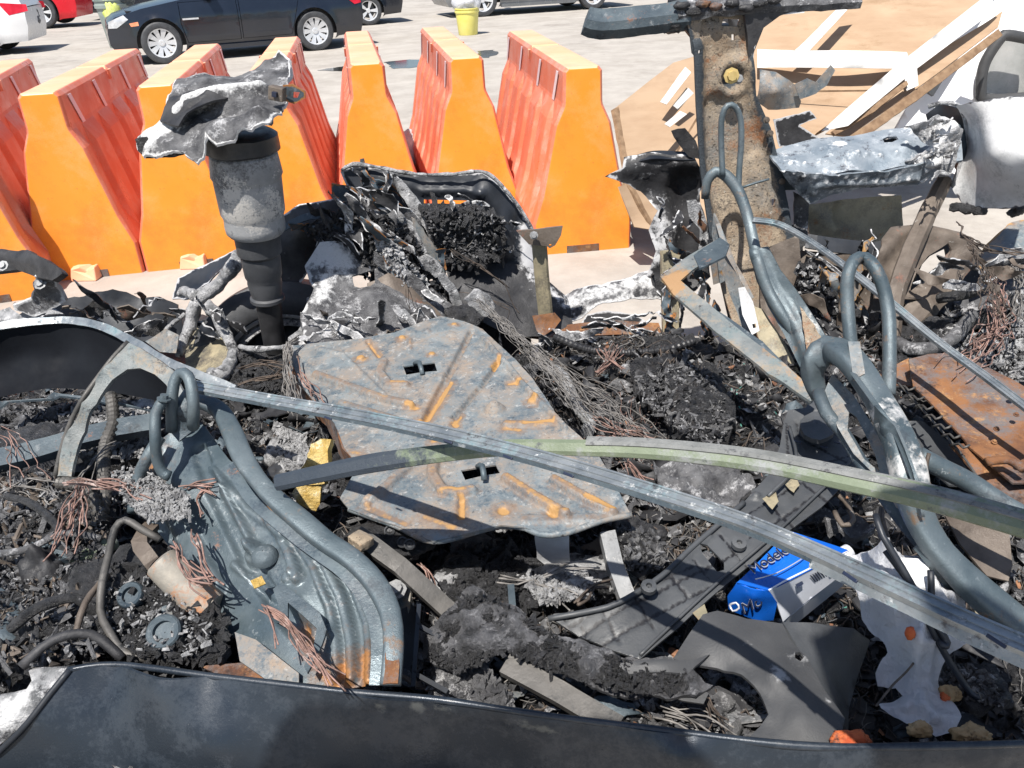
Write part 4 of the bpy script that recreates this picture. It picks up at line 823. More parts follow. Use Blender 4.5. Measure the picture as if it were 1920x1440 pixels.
crumble('engine_crust_grey', PZ([(-40, 900, .53), (120, 890, .57), (200, 960, .59), (200, 1240, .57), (60, 1260, .59), (-60, 1290, .57)], .5), 900, .002, .008, M['meltd'], wreck, .04, seed=3, elong=2.4)
crumble('engine_crust_brown', PZ([(-40, 900, .53), (120, 890, .57), (200, 960, .59), (200, 1240, .57), (60, 1260, .59), (-60, 1290, .57)], .5), 260, .002, .007, M['brownframe'], wreck, .04, seed=4, elong=3)
for pl_, r_, m_ in (([(10, 930, .60), (60, 945, .62), (110, 990, .61), (118, 1040, .58)], .009, 'charlump'), ([(-20, 1040, .60), (50, 1030, .62), (120, 1000, .62), (190, 1010, .6)], .008, 'meltd'), ([(20, 1180, .60), (70, 1140, .63), (140, 1120, .62), (180, 1150, .58)], .010, 'charlump'), ([(140, 1200, .60), (160, 1130, .63), (200, 1080, .62)], .007, 'brownframe'), ([(40, 1250, .60), (100, 1200, .62), (170, 1190, .61), (230, 1235, .58)], .009, 'soot')):
    tube('melted_hose', PZ(pl_, .6), r_, M[m_], wreck, 9, amp=.35, nsc=22)
crumble('engine_ash', PZ([(-40, 900, .52), (120, 890, .56), (200, 960, .58), (180, 1200, .56), (-40, 1240, .56)], .5), 700, .001, .006, M['ash'], wreck, .04)
crumble('bay_crust', PZ([(-40, 770, .44), (290, 760, .5), (290, 840, .48), (-40, 880, .44)], .5), 1600, .004, .016, M['charlump'], wreck, .03)
crumble('bay_scraps', PZ([(-40, 770, .46), (290, 760, .52), (290, 840, .50), (-40, 880, .46)], .5), 700, .003, .012, M['meltd'], wreck, .03, elong=2.5)
crumble('bay_ash', PZ([(140, 790, .52), (290, 770, .54), (290, 860, .50), (150, 860, .5)], .5), 600, .002, .010, M['ash'], wreck, .03)
crumble('hollow_crust', PZ([(800, 1050, .42), (1100, 1030, .44), (1180, 1100, .44), (1000, 1150, .46), (840, 1120, .46)], .5), 1600, .004, .015, M['charlump'], wreck, .04)
crumble('hollow_ash', PZ([(980, 1085, .48), (1100, 1075, .50), (1110, 1120, .50), (1010, 1130, .5)], .5), 700, .002, .010, M['ash'], wreck, .02)
crumble('corner_ash', PZ([(800, 1270, .46), (920, 1260, .50), (960, 1330, .5), (820, 1310, .48)], .5), 900, .003, .012, M['meltd'], wreck, .03)
crumble('strut_foot_crust', PZ([(430, 660, .42), (560, 650, .44), (560, 780, .42), (440, 740, .42)], .5), 1200, .004, .014, M['charlump'], wreck, .03)
lump('melted_clot', D(868, 595, 2.62), (.05, .04, .035), M['charlump'], wreck, .5, 20, 4, 5)
lump('melted_clot', D(730, 485, 2.80), (.045, .03, .05), M['melt'], wreck, .6, 20, 4, 6)
# torn shards filling the far wing and door region
rgs = np.random.default_rng(33)
def shards(n, region, Y0, Y1, mats, a0, a1, l0, l1, w0, w1, seed):
    A = np.array(region, float); k = 0; i = 0
    while k < n and i < 4000:
        i += 1; x = rgs.uniform(A[:, 0].min(), A[:, 0].max()); y = rgs.uniform(A[:, 1].min(), A[:, 1].max())
        if not inpoly(np.array([x]), np.array([y]), A)[0]: continue
        k += 1; shard('torn_shard', (x, y), rgs.uniform(a0, a1), rgs.uniform(l0, l1), rgs.uniform(w0, w1), rgs.uniform(Y0, Y1), M[mats[rgs.integers(0, len(mats))]], wreck, seed + i, rgs.normal(0, .04))
shards(42, [(560, 430), (640, 370), (700, 360), (770, 400), (850, 520), (900, 600), (820, 610), (700, 560), (620, 470)], 2.74, 2.9, ['soot', 'soot', 'melt', 'meltd', 'steeld', 'charlump'], .5, 1.3, 16, 60, 4, 14, 100)
shards(14, [(640, 330), (760, 330), (800, 420), (700, 400)], 2.86, 2.98, ['soot', 'meltd', 'steeld'], .3, 1.4, 16, 50, 4, 13, 900)
shards(12, [(800, 350), (980, 360), (990, 480), (820, 480)], 2.84, 2.95, ['soot', 'charlump', 'meltd'], -.2, 1.4, 12, 40, 3, 8, 1500)
shards(22, [(560, 600), (640, 560), (860, 600), (900, 640), (700, 650), (570, 680)], 2.40, 2.6, ['soot', 'meltd', 'brownframe', 'melt'], -.3, 1.2, 12, 45, 4, 12, 2100)
shards(26, [(1230, 380), (1310, 380), (1340, 480), (1350, 640), (1260, 640), (1240, 500)], 2.66, 2.86, ['soot', 'meltd', 'charlump', 'rust', 'steeld'], 1.0, 2.0, 14, 50, 4, 12, 2800)
shards(26, [(1490, 440), (1560, 470), (1700, 480), (1700, 640), (1600, 660), (1500, 690)], 2.56, 2.8, ['soot', 'meltd', 'charlump', 'brownframe', 'steel'], .6, 2.0, 14, 60, 4, 13, 3500)
shards(26, [(1640, 580), (1780, 500), (1920, 470), (1920, 680), (1700, 660)], 2.3, 2.6, ['soot', 'meltd', 'charlump', 'brownframe', 'melt'], -.6, 1.2, 14, 55, 4, 13, 4200)
shards(16, [(120, 560), (420, 560), (430, 640), (330, 650), (150, 610)], 2.6, 2.85, ['soot', 'meltd', 'charlump', 'brownframe', 'sootgloss'], -.5, .8, 14, 60, 4, 13, 5200)
shards(14, [(1240, 560), (1300, 640), (1040, 660), (1030, 640)], 2.55, 2.72, ['soot', 'meltd', 'sootgloss', 'melt'], -.3, .4, 14, 60, 3, 9, 6200)
crumble('far_rim_crust', PD([(560, 430), (660, 380), (760, 420), (860, 560), (880, 610), (760, 580), (640, 480)], 2.82), 1500, .003, .012, M['soot'], wreck, .06)
crumble('far_sill_crust', PD([(1010, 640), (1260, 632), (1300, 680), (1100, 690)], 2.62), 900, .003, .012, M['charlump'], wreck, .04)
# far sill, torn skin and rear door remains
part('far_rocker', [D(990, 628, 2.80), D(1035, 612, 2.82), D(1160, 600, 2.84), D(1235, 605, 2.84), D(1244, 628, 2.80), D(1030, 632, 2.76)], M['rust'], th=.02, amp=.006)
part('rocker_inner', [D(1010, 632, 2.74), D(1260, 628, 2.76), D(1262, 668, 2.66), D(1120, 672, 2.62), D(1010, 660, 2.62)], M['soot'], th=.01, amp=.012)
part('torn_outer_skin', PD([(1035, 556, 2.95), (1060, 552, 2.96), (1080, 540, 2.97), (1130, 542, 2.97), (1150, 530, 2.99), (1185, 525, 2.99), (1196, 515, 3.0), (1240, 505, 3.0), (1244, 560, 2.92), (1180, 562, 2.90), (1120, 572, 2.88), (1080, 600, 2.86), (1060, 606, 2.85), (1050, 590, 2.9)], 2.95), M['meltd'], jag=.014, amp=.022, nsc=7, th=.004, edge=.010, feats=[([(1070, 575), (1150, 548), (1235, 530)], .06, .03, .55), ([(1175, 535), (1190, 545)], .02, .02, .8)])
part('rocker_lip', PD([(1078, 618, 2.84), (1100, 590, 2.86), (1140, 582, 2.86), (1195, 590, 2.86), (1215, 604, 2.85), (1180, 616, 2.84)], 2.85), M['soot'], jag=.008, amp=.01, th=.006, edge=.008)
part('quarter_shell', PD([(1134, 328, 3.0), (1168, 315, 3.0), (1172, 296, 3.0), (1215, 284, 3.0), (1300, 290, 3.0), (1325, 330, 2.98), (1312, 372, 2.98), (1330, 430, 2.95), (1330, 520, 2.92), (1290, 560, 2.9), (1245, 560, 2.9), (1210, 530, 2.95), (1230, 470, 2.98), (1216, 430, 3.0), (1232, 395, 3.0), (1210, 370, 3.0), (1180, 345, 3.0)], 2.97), M['soot'], jag=.012, amp=.022, nsc=7, th=.008, edge=.005,
     feats=[([(1180, 315), (1240, 300), (1300, 305)], .035, .02, .35), ([(1225, 400), (1245, 430), (1235, 480)], .06, .03, .6), ([(1285, 350), (1300, 420), (1300, 500)], .07, -.05), ([(1200, 330), (1230, 322)], .014, .01, .5)])
part('quarter_shell_top', PD([(1168, 312, 3.0), (1175, 298, 3.02), (1215, 286, 3.02), (1298, 284, 3.02), (1304, 300, 2.98), (1220, 300, 2.97)], 3.0), M['sootgloss'], th=.01, amp=.008)
part('torn_black_tip', PD([(1258, 246), (1285, 240), (1305, 262), (1312, 300), (1292, 292), (1270, 268)], 2.98), M['soot'], jag=.01, amp=.01)
# ---- B pillar
part('b_pillar', PD([(1288, 25, 2.86), (1412, 22, 2.86), (1404, 100, 2.86), (1412, 180, 2.86), (1438, 240, 2.86), (1458, 320, 2.84), (1474, 400, 2.82), (1490, 480, 2.80), (1500, 560, 2.76), (1505, 640, 2.7), (1500, 700, 2.62), (1400, 690, 2.62), (1360, 560, 2.75), (1326, 440, 2.80), (1308, 320, 2.84), (1300, 200, 2.86), (1296, 100, 2.86)], 2.8), M['pillar'], th=.012, res=.011, amp=.006, nsc=12,
     holes=[[(1350, 37), (1379, 39), (1375, 53), (1346, 51)], [(1365, 66), (1371, 66), (1372, 77), (1366, 77)], [(1300, 98), (1306, 96), (1306, 101), (1300, 103)], [(1452, 374), (1457, 374), (1457, 386), (1452, 388)]],
     feats=[([(1296, 90), (1302, 200), (1312, 320), (1330, 440)], .040, .035, .95), ([(1413, 60), (1406, 110), (1420, 190), (1444, 250), (1468, 350), (1492, 500)], .032, .035, .8), ([(1372, 145)], .075, .02), ([(1372, 148)], .042, -.045, .9), ([(1345, 200), (1350, 300), (1370, 400), (1390, 470)], .05, -.02), ([(1420, 300), (1440, 400), (1455, 480)], .03, .015)])
part('pillar_back', PD([(1330, 440, 2.9), (1500, 420, 2.9), (1530, 690, 2.75), (1390, 700, 2.75)], 2.85), M['soot'], th=.01, amp=.01)
part('pillar_lower', PD([(1424, 470, 2.74), (1498, 440, 2.74), (1508, 560, 2.68), (1510, 690, 2.56), (1440, 690, 2.56), (1425, 560, 2.70)], 2.7), M['brownframe'], th=.008, res=.012, amp=.006, holes=[[(1439, 507), (1445, 507), (1446, 515), (1440, 515)]], feats=[([(1466, 525), (1472, 518), (1480, 524), (1500, 560)], .008, .006, 0), ([(1432, 480), (1440, 560), (1450, 640)], .02, .015, 0)])
part('pillar_flare', PD([(1286, 28, 2.83), (1318, 28, 2.84), (1312, 60, 2.84), (1308, 110, 2.84), (1298, 100, 2.83), (1294, 66, 2.83)], 2.83), M['pillar'], th=.006, res=.012, feats=[([(1292, 60), (1300, 110)], .02, 0, .8)])
part('pillar_flare', PD([(1396, 26, 2.83), (1500, 16, 2.84), (1462, 30, 2.84), (1432, 52, 2.83), (1416, 92, 2.83), (1404, 120, 2.83), (1402, 70, 2.83)], 2.83), M['soot'], th=.02, res=.012)
for i, (x, y) in enumerate([(1278, 10), (1300, 22), (1340, 12), (1372, 6), (1425, 6), (1318, 6), (1400, 16), (1450, 0)]): lump('rail_burr', D(x, y, 2.82), (.018, .009, .009), M[('soot', 'charlump', 'rust')[i % 3]], wreck, .6, 20, 3, i)
bolt('pillar_nut', D(1371, 142, 2.80), (0, -1, .1), .016, mat('brass nut', (.45, .33, .12), (.6, .46, .2), 20, .5, .4, .1), wreck, .02)
bolt('pillar_nut', D(1384, 148, 2.81), (0, -1, .1), .010, M['can'], wreck, .015)
for x, y in ((1437, 225), (1444, 250), (1392, 535), (1466, 340)): bolt('pillar_bolt', D(x, y, 2.80), (0, -1, .1), .007, M['brownframe'], wreck, .012)
sweep('roof_rail', PD([(1262, 20, 2.86), (1300, 12, 2.87), (1350, 8, 2.87), (1420, 2, 2.87), (1520, -3, 2.88), (1608, -8, 2.88)], 2.87), [(-.045, -.016), (.045, -.022), (.05, 0), (.03, .014), (-.03, .018), (-.05, .005)], M['meltd'], wreck, up=(0, -.3, .95), amp=.2, smooth=False, maskf=lambda s: 0 * s)
sweep('roof_rail', PD([(1100, 33, 2.84), (1128, 40, 2.84), (1200, 33, 2.85), (1290, 22, 2.86)], 2.85), [(-.03, -.03), (.04, -.036), (.045, 0), (.03, .02), (-.03, .022), (-.045, .0)], M['steeld'], wreck, up=(0, -.5, .8), amp=.10, maskf=lambda s: 0 * s)
part('rail_gusset', PD([(1408, 20, 2.84), (1512, 12, 2.85), (1508, 24, 2.84), (1465, 28, 2.84), (1430, 50, 2.83), (1415, 90, 2.83), (1412, 120, 2.83), (1402, 110, 2.84)], 2.84), M['soot'], th=.02, amp=.006, edge=.004)
part('rail_gusset', PD([(1262, 26, 2.84), (1310, 24, 2.85), (1306, 110, 2.84), (1296, 70, 2.84)], 2.84), M['soot'], th=.02, amp=.006)
lump('rail_burr', D(1262, 40, 2.86), (.05, .03, .03), M['charlump'], wreck, .6, 20, 4, 8)
part('pillar_side_post', PD([(1240, 470, 2.9), (1278, 468, 2.9), (1272, 640, 2.8), (1244, 640, 2.8)], 2.85), M['olive'], th=.03, amp=.006)
part('pillar_white_strip', PD([(1288, 376), (1305, 374), (1318, 395), (1330, 440), (1332, 480), (1310, 478), (1312, 430), (1292, 405)], 2.80), M['melt'], jag=.006, amp=.01)
part('perforated_strip', PD([(1326, 450), (1340, 448), (1350, 530), (1338, 534)], 2.74), M['steel'], th=.005, feats=[([(1335 + i * 2, 462 + i * 18)], .008, -.01, .9) for i in range(4)])
part('perforated_strip', PD([(1343, 468), (1357, 466), (1362, 525), (1350, 532)], 2.72), M['steel'], th=.005, feats=[([(1351 + i * 2, 478 + i * 16)], .007, -.01, .9) for i in range(3)])
# white scabbed beam, white curved skin
sweep('door_beam', PD([(1456, 322, 2.86), (1520, 316, 2.86), (1600, 304, 2.87), (1700, 286, 2.88), (1800, 264, 2.88)], 2.8), [(-.095, -.03), (-.07, -.06), (.02, -.05), (.085, -.03), (.10, .01), (.05, .05), (-.02, .065), (-.07, .04)], M['steeld'], wreck, up=(0, -.8, .6), smooth='up', amp=.05, step=.012, scale=[.72, .72, .72, .72, .7], maskf=lambda s: .0 + 0 * s)
part('beam_top', PD([(1440, 284, 2.86), (1520, 262, 2.90), (1600, 255, 2.9), (1700, 240, 2.92), (1770, 226, 2.92), (1800, 240, 2.86), (1806, 300, 2.76), (1740, 318, 2.74), (1640, 322, 2.72), (1540, 330, 2.70), (1470, 322, 2.72), (1448, 300, 2.78)], 2.8), mat('scorched pale beam', (.13, .165, .20), (.27, .30, .33), 9, .55, .15, .5, 140, [((.50, .52, .54), .625, 14, .06, .9), ((.05, .055, .07), .60, 26, .06)], mask=(.72, .72, .72)), th=.008, jag=.006, amp=.004, nsc=14, res=.010, holes=[[(1652, 268), (1662, 263), (1678, 264), (1680, 273), (1668, 279), (1654, 277)]],
     ctrl=PD([(1600, 285, 2.76), (1700, 270, 2.77), (1500, 298, 2.78)], 2.8), feats=[([(1574, 275)], .03, .004, .9), ([(1718, 250)], .035, .012, .8)] + [([(1480 + 23 * i + (i * 37) % 11, 312 - 3 * i + (i * 29) % 13)], .010, .012, .6) for i in range(11)])
part('beam_face', PD([(1462, 320, 2.70), (1560, 330, 2.68), (1660, 322, 2.70), (1770, 296, 2.74), (1782, 320, 2.74), (1720, 346, 2.74), (1620, 352, 2.74), (1560, 366, 2.74), (1518, 382, 2.74), (1508, 372, 2.74), (1480, 345, 2.72)], 2.72), mat('scorched beam side', (.09, .115, .14), (.20, .225, .25), 12, .6, .1, .5, 140, [((.46, .48, .50), .58, 26, .06, .9), ((.03, .033, .04), .59, 16, .07)], mask=(.70, .70, .70)), th=.008, jag=.006, amp=.004, nsc=20, res=.010, feats=[([(1525, 360), (1530, 345), (1560, 340), (1640, 342), (1720, 330)], .014, .012, .3)] + [([(1470 + 19 * i, 322 + (i * 17) % 14)], .008, .010, .8) for i in range(15)])
part('melted_beam_end', PD([(1700, 240), (1760, 215), (1790, 222), (1800, 240), (1792, 290), (1775, 330), (1730, 345), (1700, 340), (1698, 300), (1740, 270)], 2.74), M['melt'], jag=.022, amp=.05, nsc=16, th=.01, res=.009, feats=[([(1720, 330), (1760, 260), (1780, 230)], .07, .0, .62), ([(1750, 300)], .05, 0, .6)])
shards(12, [(1690, 340), (1710, 280), (1760, 220), (1800, 230), (1790, 300), (1760, 340)], 2.62, 2.72, ['melt', 'whitepaint', 'melt', 'meltd'], -1.2, -.2, 8, 26, 2, 6, 7700)
part('white_skin', PD([(1790, 196, 2.80), (1830, 190, 2.74), (1930, 178, 2.66), (2010, 170, 2.6), (2010, 400, 2.5), (1930, 386, 2.6), (1880, 392, 2.66), (1835, 390, 2.72), (1805, 380, 2.78), (1783, 350, 2.82), (1795, 320, 2.84), (1812, 270, 2.86), (1808, 225, 2.86)], 2.7), M['whitepaint'], jag=.010, amp=.014, nsc=6, th=.006, ctrl=PD([(1860, 290, 2.62), (1930, 290, 2.52), (1850, 250, 2.68)], 2.6), edge=.004)
tube('skin_rim', PD([(1740, 200, 2.86), (1770, 192, 2.84), (1796, 197, 2.82), (1810, 225, 2.84), (1812, 270, 2.85), (1797, 318, 2.83), (1785, 350, 2.82)], 2.8), .007, M['melt'], wreck, 7, amp=.4)
part('skin_inside', PD([(1735, 215, 3.0), (1760, 195, 2.98), (1800, 205, 2.88), (1812, 250, 2.88), (1800, 330, 2.86), (1770, 290, 2.96), (1745, 250, 3.0)], 2.92), M['sootgloss'], th=.006, amp=.01)
for i, (x, y) in enumerate([(1795, 388), (1812, 392), (1838, 394), (1905, 398), (1915, 392)]): lump('soot_crust', D(x, y, 2.74 - i * .01), (.02, .01, .012), M['charlump'], wreck, .7, 30, 3, i)
# under the beam
part('stained_box_panel', PD([(1512, 385, 3.0), (1600, 372, 3.02), (1690, 366, 3.02), (1694, 440, 2.98), (1640, 470, 2.95), (1560, 470, 2.95), (1518, 440, 2.98)], 3.0), mat('sun lightened stained box', (.34, .29, .19), (.52, .45, .31), 5, .7, 0, .3, 90, [((.16, .15, .13), .55, 5, .12), ((.34, .16, .06), .64, 10, .05)]), th=.01, jag=.004, amp=.012, feats=[([(1566, 380), (1568, 440)], .012, -.02, .0), ([(1520, 395), (1560, 430)], .03, .02)])  # base lightened to paint in sunlight that the beam blocks; stains are real
part('white_crust_strip', PD([(1487, 360), (1505, 370), (1517, 380), (1514, 450), (1500, 470), (1488, 440)], 2.82), M['meltd'], jag=.01, amp=.02)
sweep('black_guard', PD([(1512, 452, 2.78), (1530, 455, 2.77), (1580, 462, 2.76), (1640, 467, 2.76), (1660, 462, 2.76)], 2.7), rect(.05, .012), M['sootgloss'], wreck, up=(0, -.85, .5))
sweep('diagonal_strut', PD([(1772, 335, 2.85), (1740, 400, 2.75), (1700, 490, 2.6), (1678, 560, 2.5), (1672, 640, 2.42)], 2.6), [(-.03, -.006), (.03, -.006), (.03, .006), (.012, .02), (-.012, .02), (-.03, .006)], M['brownframe'], wreck, up=(0, -.8, .5), amp=.1, scale=[.9, 1, 1.05, 1, .9])
sweep('diagonal_strut', PD([(1815, 462, 2.75), (1775, 520, 2.65), (1735, 570, 2.55), (1700, 610, 2.5)], 2.6), [(-.045, -.008), (.045, -.008), (.05, .01), (.02, .025), (-.02, .025), (-.05, .01)], M['brownframe'], wreck, up=(0, -.8, .5), amp=.15)
part('rounded_stamping', PD([(1650, 450, 2.7), (1668, 428, 2.75), (1720, 424, 2.76), (1790, 440, 2.76), (1818, 465, 2.74), (1815, 500, 2.68), (1790, 540, 2.6), (1770, 560, 2.55), (1640, 560, 2.5), (1640, 500, 2.6)], 2.68), M['brownframe'], th=.006, amp=.01, jag=.003, holes=[[(1720, 508), (1740, 480), (1770, 462), (1782, 470), (1775, 490), (1760, 505), (1740, 520), (1715, 540)]],
     feats=[([(1655, 470), (1680, 440), (1730, 438), (1800, 458), (1812, 480)], .035, .03, .1), ([(1680, 500), (1700, 530)], .06, -.03)])
part('olive_inner_panel', PD([(1640, 560), (1650, 500), (1690, 462), (1740, 470), (1700, 560)], 2.72), M['olive'], th=.006, amp=.015)
part('rear_floor_plate', [W(1780, 545, .45), W(1930, 500, .55), W(2000, 520, .55), W(2000, 600, .5), W(1800, 640, .42)], M['meltd'], th=.01, jag=.02, amp=.05, nsc=7, feats=[([(1820, 500), (1900, 490)], .05, .04, .3)])
part('grey_rear_skin', PD([(1820, 500, 2.8), (1850, 455, 2.85), (1890, 420, 2.9), (1960, 400, 2.9), (1960, 500, 2.7), (1880, 480, 2.7), (1840, 500, 2.7)], 2.8), M['steel'], th=.005, jag=.01, amp=.02, nsc=6, edge=.005)
tube('swept_pipe', [W(1680, 640, .5), W(1710, 655, .52), W(1760, 650, .54), W(1800, 620, .55), W(1822, 590, .56)], .022, M['meltd'], wreck, 10, amp=.35, nsc=25)
tube('sooty_hose', [W(1760, 560, .6), W(1790, 555, .62), W(1830, 545, .62), W(1850, 520, .62)], .018, M['charlump'], wreck, 9, amp=.3)
part('char_tunnel', [W(1660, 620, .45), W(1740, 612, .50), W(1860, 600, .48), W(1940, 560, .5), (W(1960, 700, .45)), W(1850, 700, .48), W(1760, 690, .46), W(1680, 720, .42)], M['charlump'], th=.01, jag=.02, amp=.05, nsc=9, oct=5, res=.013, ridge=True)

# ---- near side: scorched outer panel along the bottom edge
part('near_outer_panel', PZ([(128, 1256, .60), (220, 1246, .60), (400, 1268, .60), (640, 1296, .60), (820, 1312, .60), (1000, 1338, .60), (1280, 1374, .60), (1500, 1398, .60), (1700, 1400, .60), (2000, 1392, .60), (2060, 1500, .48), (2060, 1750, .2), (1500, 1760, .2), (900, 1700, .2), (300, 1680, .2), (-150, 1620, .2), (-40, 1440, .46), (60, 1345, .55)], .6), M['sill'], res=.022, th=.005, amp=.006, nsc=3, ctrl=PZ([(700, 1330, .585), (1280, 1420, .58), (300, 1300, .59), (960, 1420, .50), (400, 1400, .52), (1600, 1440, .57)], .5),
     feats=[([(215, 1252), (400, 1274), (640, 1302), (820, 1320), (1000, 1346), (1280, 1382), (1500, 1405), (1900, 1400)], .012, .006, .0)] + [([(x, y)], .011, .0, 1.) for x, y in ((948, 1345), (960, 1352), (972, 1350), (988, 1356), (1008, 1360), (1030, 1363), (1062, 1364), (785, 1330), (820, 1328), (840, 1332), (712, 1333))])
tube('panel_roll', PZ([(128, 1256), (220, 1246), (400, 1268), (640, 1296), (820, 1312), (1000, 1338), (1280, 1374), (1500, 1398), (1700, 1400), (2000, 1392)], .598), .006, M['sill'], wreck, 10, amp=.25, nsc=8)
part('near_panel_corner', PZ([(-60, 1345, .56), (0, 1302, .57), (52, 1292, .58), (62, 1275, .58), (52, 1256, .59), (128, 1253, .595), (60, 1345, .545), (-60, 1445, .43)], .56), M['melt'], th=.006, jag=.006, amp=.012, feats=[([(60, 1290), (20, 1340)], .02, .01, .8)])
tube('panel_seam', PZ([(131, 1256, .60), (95, 1300, .575), (50, 1358, .54), (0, 1408, .495), (-60, 1460, .435)], .5), .006, M['sootgloss'], wreck, 8)
# ---- unseen sheet added on posts, cut to shade the near panel and bag
RP = ((-1.32, .04), (1.34, .04), (1.34, .15), (.63, .19), (.61, .42), (.52, .50), (.32, .52), (.24, .46), (.24, .27), (.26, .15), (.02, .15), (-.02, .29), (-.32, .33), (-.67, .36), (-.73, .30), (-.82, .16), (-1.32, .14))
sheet('near_roof_edge', [Vector((x * 1.0 - .153 * (abs(x) < 1.2), y - .337, 2.45)) for x, y in RP], M['soot'], wreck, th=.01, res=.03, jag=.02, amp=.01)
for sx in (-1, 1): sweep('near_pillar', [Vector(p) for p in ((sx * 1.31, -.25, 2.45), (sx * 1.32, .10, 1.75), (sx * 1.33, .42, 1.10), (sx * 1.33, .66, .60), (sx * 1.33, .74, .22))], [(-.045, -.03), (.045, -.03), (.05, .01), (.02, .035), (-.02, .035), (-.05, .01)], M['pillar'], wreck, up=(0, -1, .3), amp=.1)
# ---- front end: hanging dark liner with bright flange
def wallsheet(name, top, bot, m, **k): return part(name, top + bot[::-1], M[m], **k)
arch = PZ([(-60, 625, .80), (0, 612, .80), (60, 604, .80), (130, 601, .80), (190, 612, .80), (250, 641, .80), (310, 676, .80), (380, 706, .79), (440, 730, .78)], .8)
low = PZ([(-60, 760, .62), (0, 745, .62), (100, 728, .62), (200, 735, .60), (300, 752, .60), (380, 760, .62), (435, 745, .70)], .6)
wallsheet('front_liner', arch, low, 'linerdark', th=.006, amp=.002, ctrl=PZ([(120, 670, .68), (230, 690, .68), (30, 680, .68), (320, 720, .68)], .66))
sweep('liner_flange', arch, rect(.022, .006), M['trim'], wreck, up=(0, -.7, .7), amp=.2, maskf=lambda s: .3 * (np.sin(s * 40) > .6))
part('liner_lower_lip', PZ([(0, 752, .62), (100, 735, .62), (200, 742, .60), (300, 762, .6), (300, 772, .58), (200, 756, .58), (100, 748, .6), (0, 765, .6)], .6), M['steeld'], th=.006)
# melted alloy branches round the strut
for pts, r in (([(448, 475, .75), (436, 500, .72), (418, 525, .66), (392, 548, .62), (362, 562, .60)], [.02, .03, .022, .028, .02]), ([(366, 566, .60), (362, 590, .55), (352, 618, .50), (340, 650, .46), (336, 665, .45)], [.02, .026, .02, .018, .014]), ([(385, 570, .60), (408, 590, .56), (420, 620, .50), (434, 648, .46), (442, 668, .42)], [.02, .022, .026, .018, .016]),
               ([(436, 660, .46), (428, 690, .45), (410, 702, .46), (394, 698, .46)], [.016, .024, .028, .014]), ([(365, 555, .62), (345, 545, .62), (335, 552, .6)], [.02, .018, .01]), ([(590, 560, .62), (588, 600, .56), (568, 628, .54), (545, 640, .54)], [.028, .024, .026, .016]), ([(330, 600, .5), (310, 618, .5), (345, 590, .52), (362, 568, .55)], [.008, .008, .009, .009]), ([(555, 650, .52), (520, 652, .5), (480, 655, .5), (450, 650, .46)], [.012, .010, .012, .008])):
    tube('melted_arm', PZ(pts), r, M['melt'], wreck, 10, amp=.5, nsc=28, step=.012)
part('grey_gusset', PZ([(272, 640, .50), (310, 616, .54), (335, 628, .52), (330, 662, .48), (300, 660, .46)], .5), M['steel'], th=.005, amp=.005)
part('wheelhouse_floor', PZ([(345, 640, .40), (380, 600, .45), (430, 610, .46), (442, 670, .42), (400, 700, .40), (350, 690, .38)], .4), M['olive'], th=.005, jag=.006, amp=.02)
part('firewall_lower', PZ([(440, 665, .44), (520, 655, .46), (560, 700, .42), (560, 770, .38), (440, 730, .40)], .42), M['charlump'], th=.01, amp=.03, nsc=10, jag=.01, res=.012)
# corner piece at the left with hinge
part('headlamp_beam', PZ([(-40, 475, .80), (0, 466, .82), (50, 468, .84), (85, 486, .85), (116, 512, .85), (98, 525, .80), (70, 520, .78), (30, 505, .76), (-40, 515, .74)], .8), M['soot'], th=.02, jag=.004, amp=.012, feats=[([(0, 480), (60, 488)], .03, .02, .2)])
part('headlamp_bracket', PZ([(62, 520, .78), (104, 516, .78), (112, 545, .70), (124, 562, .66), (90, 585, .60), (66, 595, .58), (30, 580, .58), (28, 565, .6), (60, 555, .66)], .68), M['meltd'], th=.012, jag=.01, amp=.025, edge=.012)
bolt('bracket_bolt', W(76, 532, .745), (0, -.7, .7), .014, M['can'], wreck, .012); bolt('bracket_bolt', W(6, 499, .80), (0, -.7, .7), .012, M['can'], wreck, .012)
part('ash_lip', PZ([(-20, 590, .55), (20, 580, .56), (70, 600, .55), (100, 580, .56), (120, 590, .54), (60, 612, .52), (-20, 606, .52)], .55), M['melt'], th=.006, jag=.014, amp=.03)
# engine bay floor pieces
part('engine_cover', PZ([(-40, 815, .50), (60, 800, .52), (180, 790, .52), (290, 780, .52), (292, 850, .48), (210, 872, .48), (90, 890, .46), (-40, 905, .46)], .5), M['charlump'], th=.02, jag=.01, amp=.03, nsc=9, res=.013)
sweep('cross_rail', PZ([(-40, 870, .56), (60, 850, .57), (180, 815, .58), (290, 795, .58)], .5), rect(.055, .03), M['steeld'], wreck, amp=.12)
part('alloy_block', PZ([(215, 760, .52), (285, 745, .54), (292, 790, .50), (240, 800, .49), (215, 790, .5)], .5), M['melt'], th=.02, jag=.01, amp=.04)
for i, (x, y, a, b, c) in enumerate([(130, 775, .07, .05, .03), (60, 930, .10, .07, .04), (20, 1000, .12, .09, .04), (90, 985, .09, .06, .04), (40, 1060, .09, .07, .05), (150, 1000, .05, .05, .04), (120, 1060, .05, .05, .08), (20, 1170, .10, .08, .08), (110, 1130, .05, .05, .10), (70, 1230, .09, .06, .06)]):
    lump('engine_lump', W(x, y, .46), (a * .7, b * .7, c * .8), M['charlump' if i not in (0,) else 'brownframe'], wreck, .4, 14, 4, 20 + i)
lump('burnt_column', W(102, 1120, .50), (.035, .035, .11), M['soot'], wreck, .45, 20, 4, 91)
crumble('column_crust', PZ([(72, 1030, .58), (130, 1025, .58), (138, 1240, .5), (80, 1245, .5)], .55), 900, .003, .012, M['steeld'], wreck, .03)
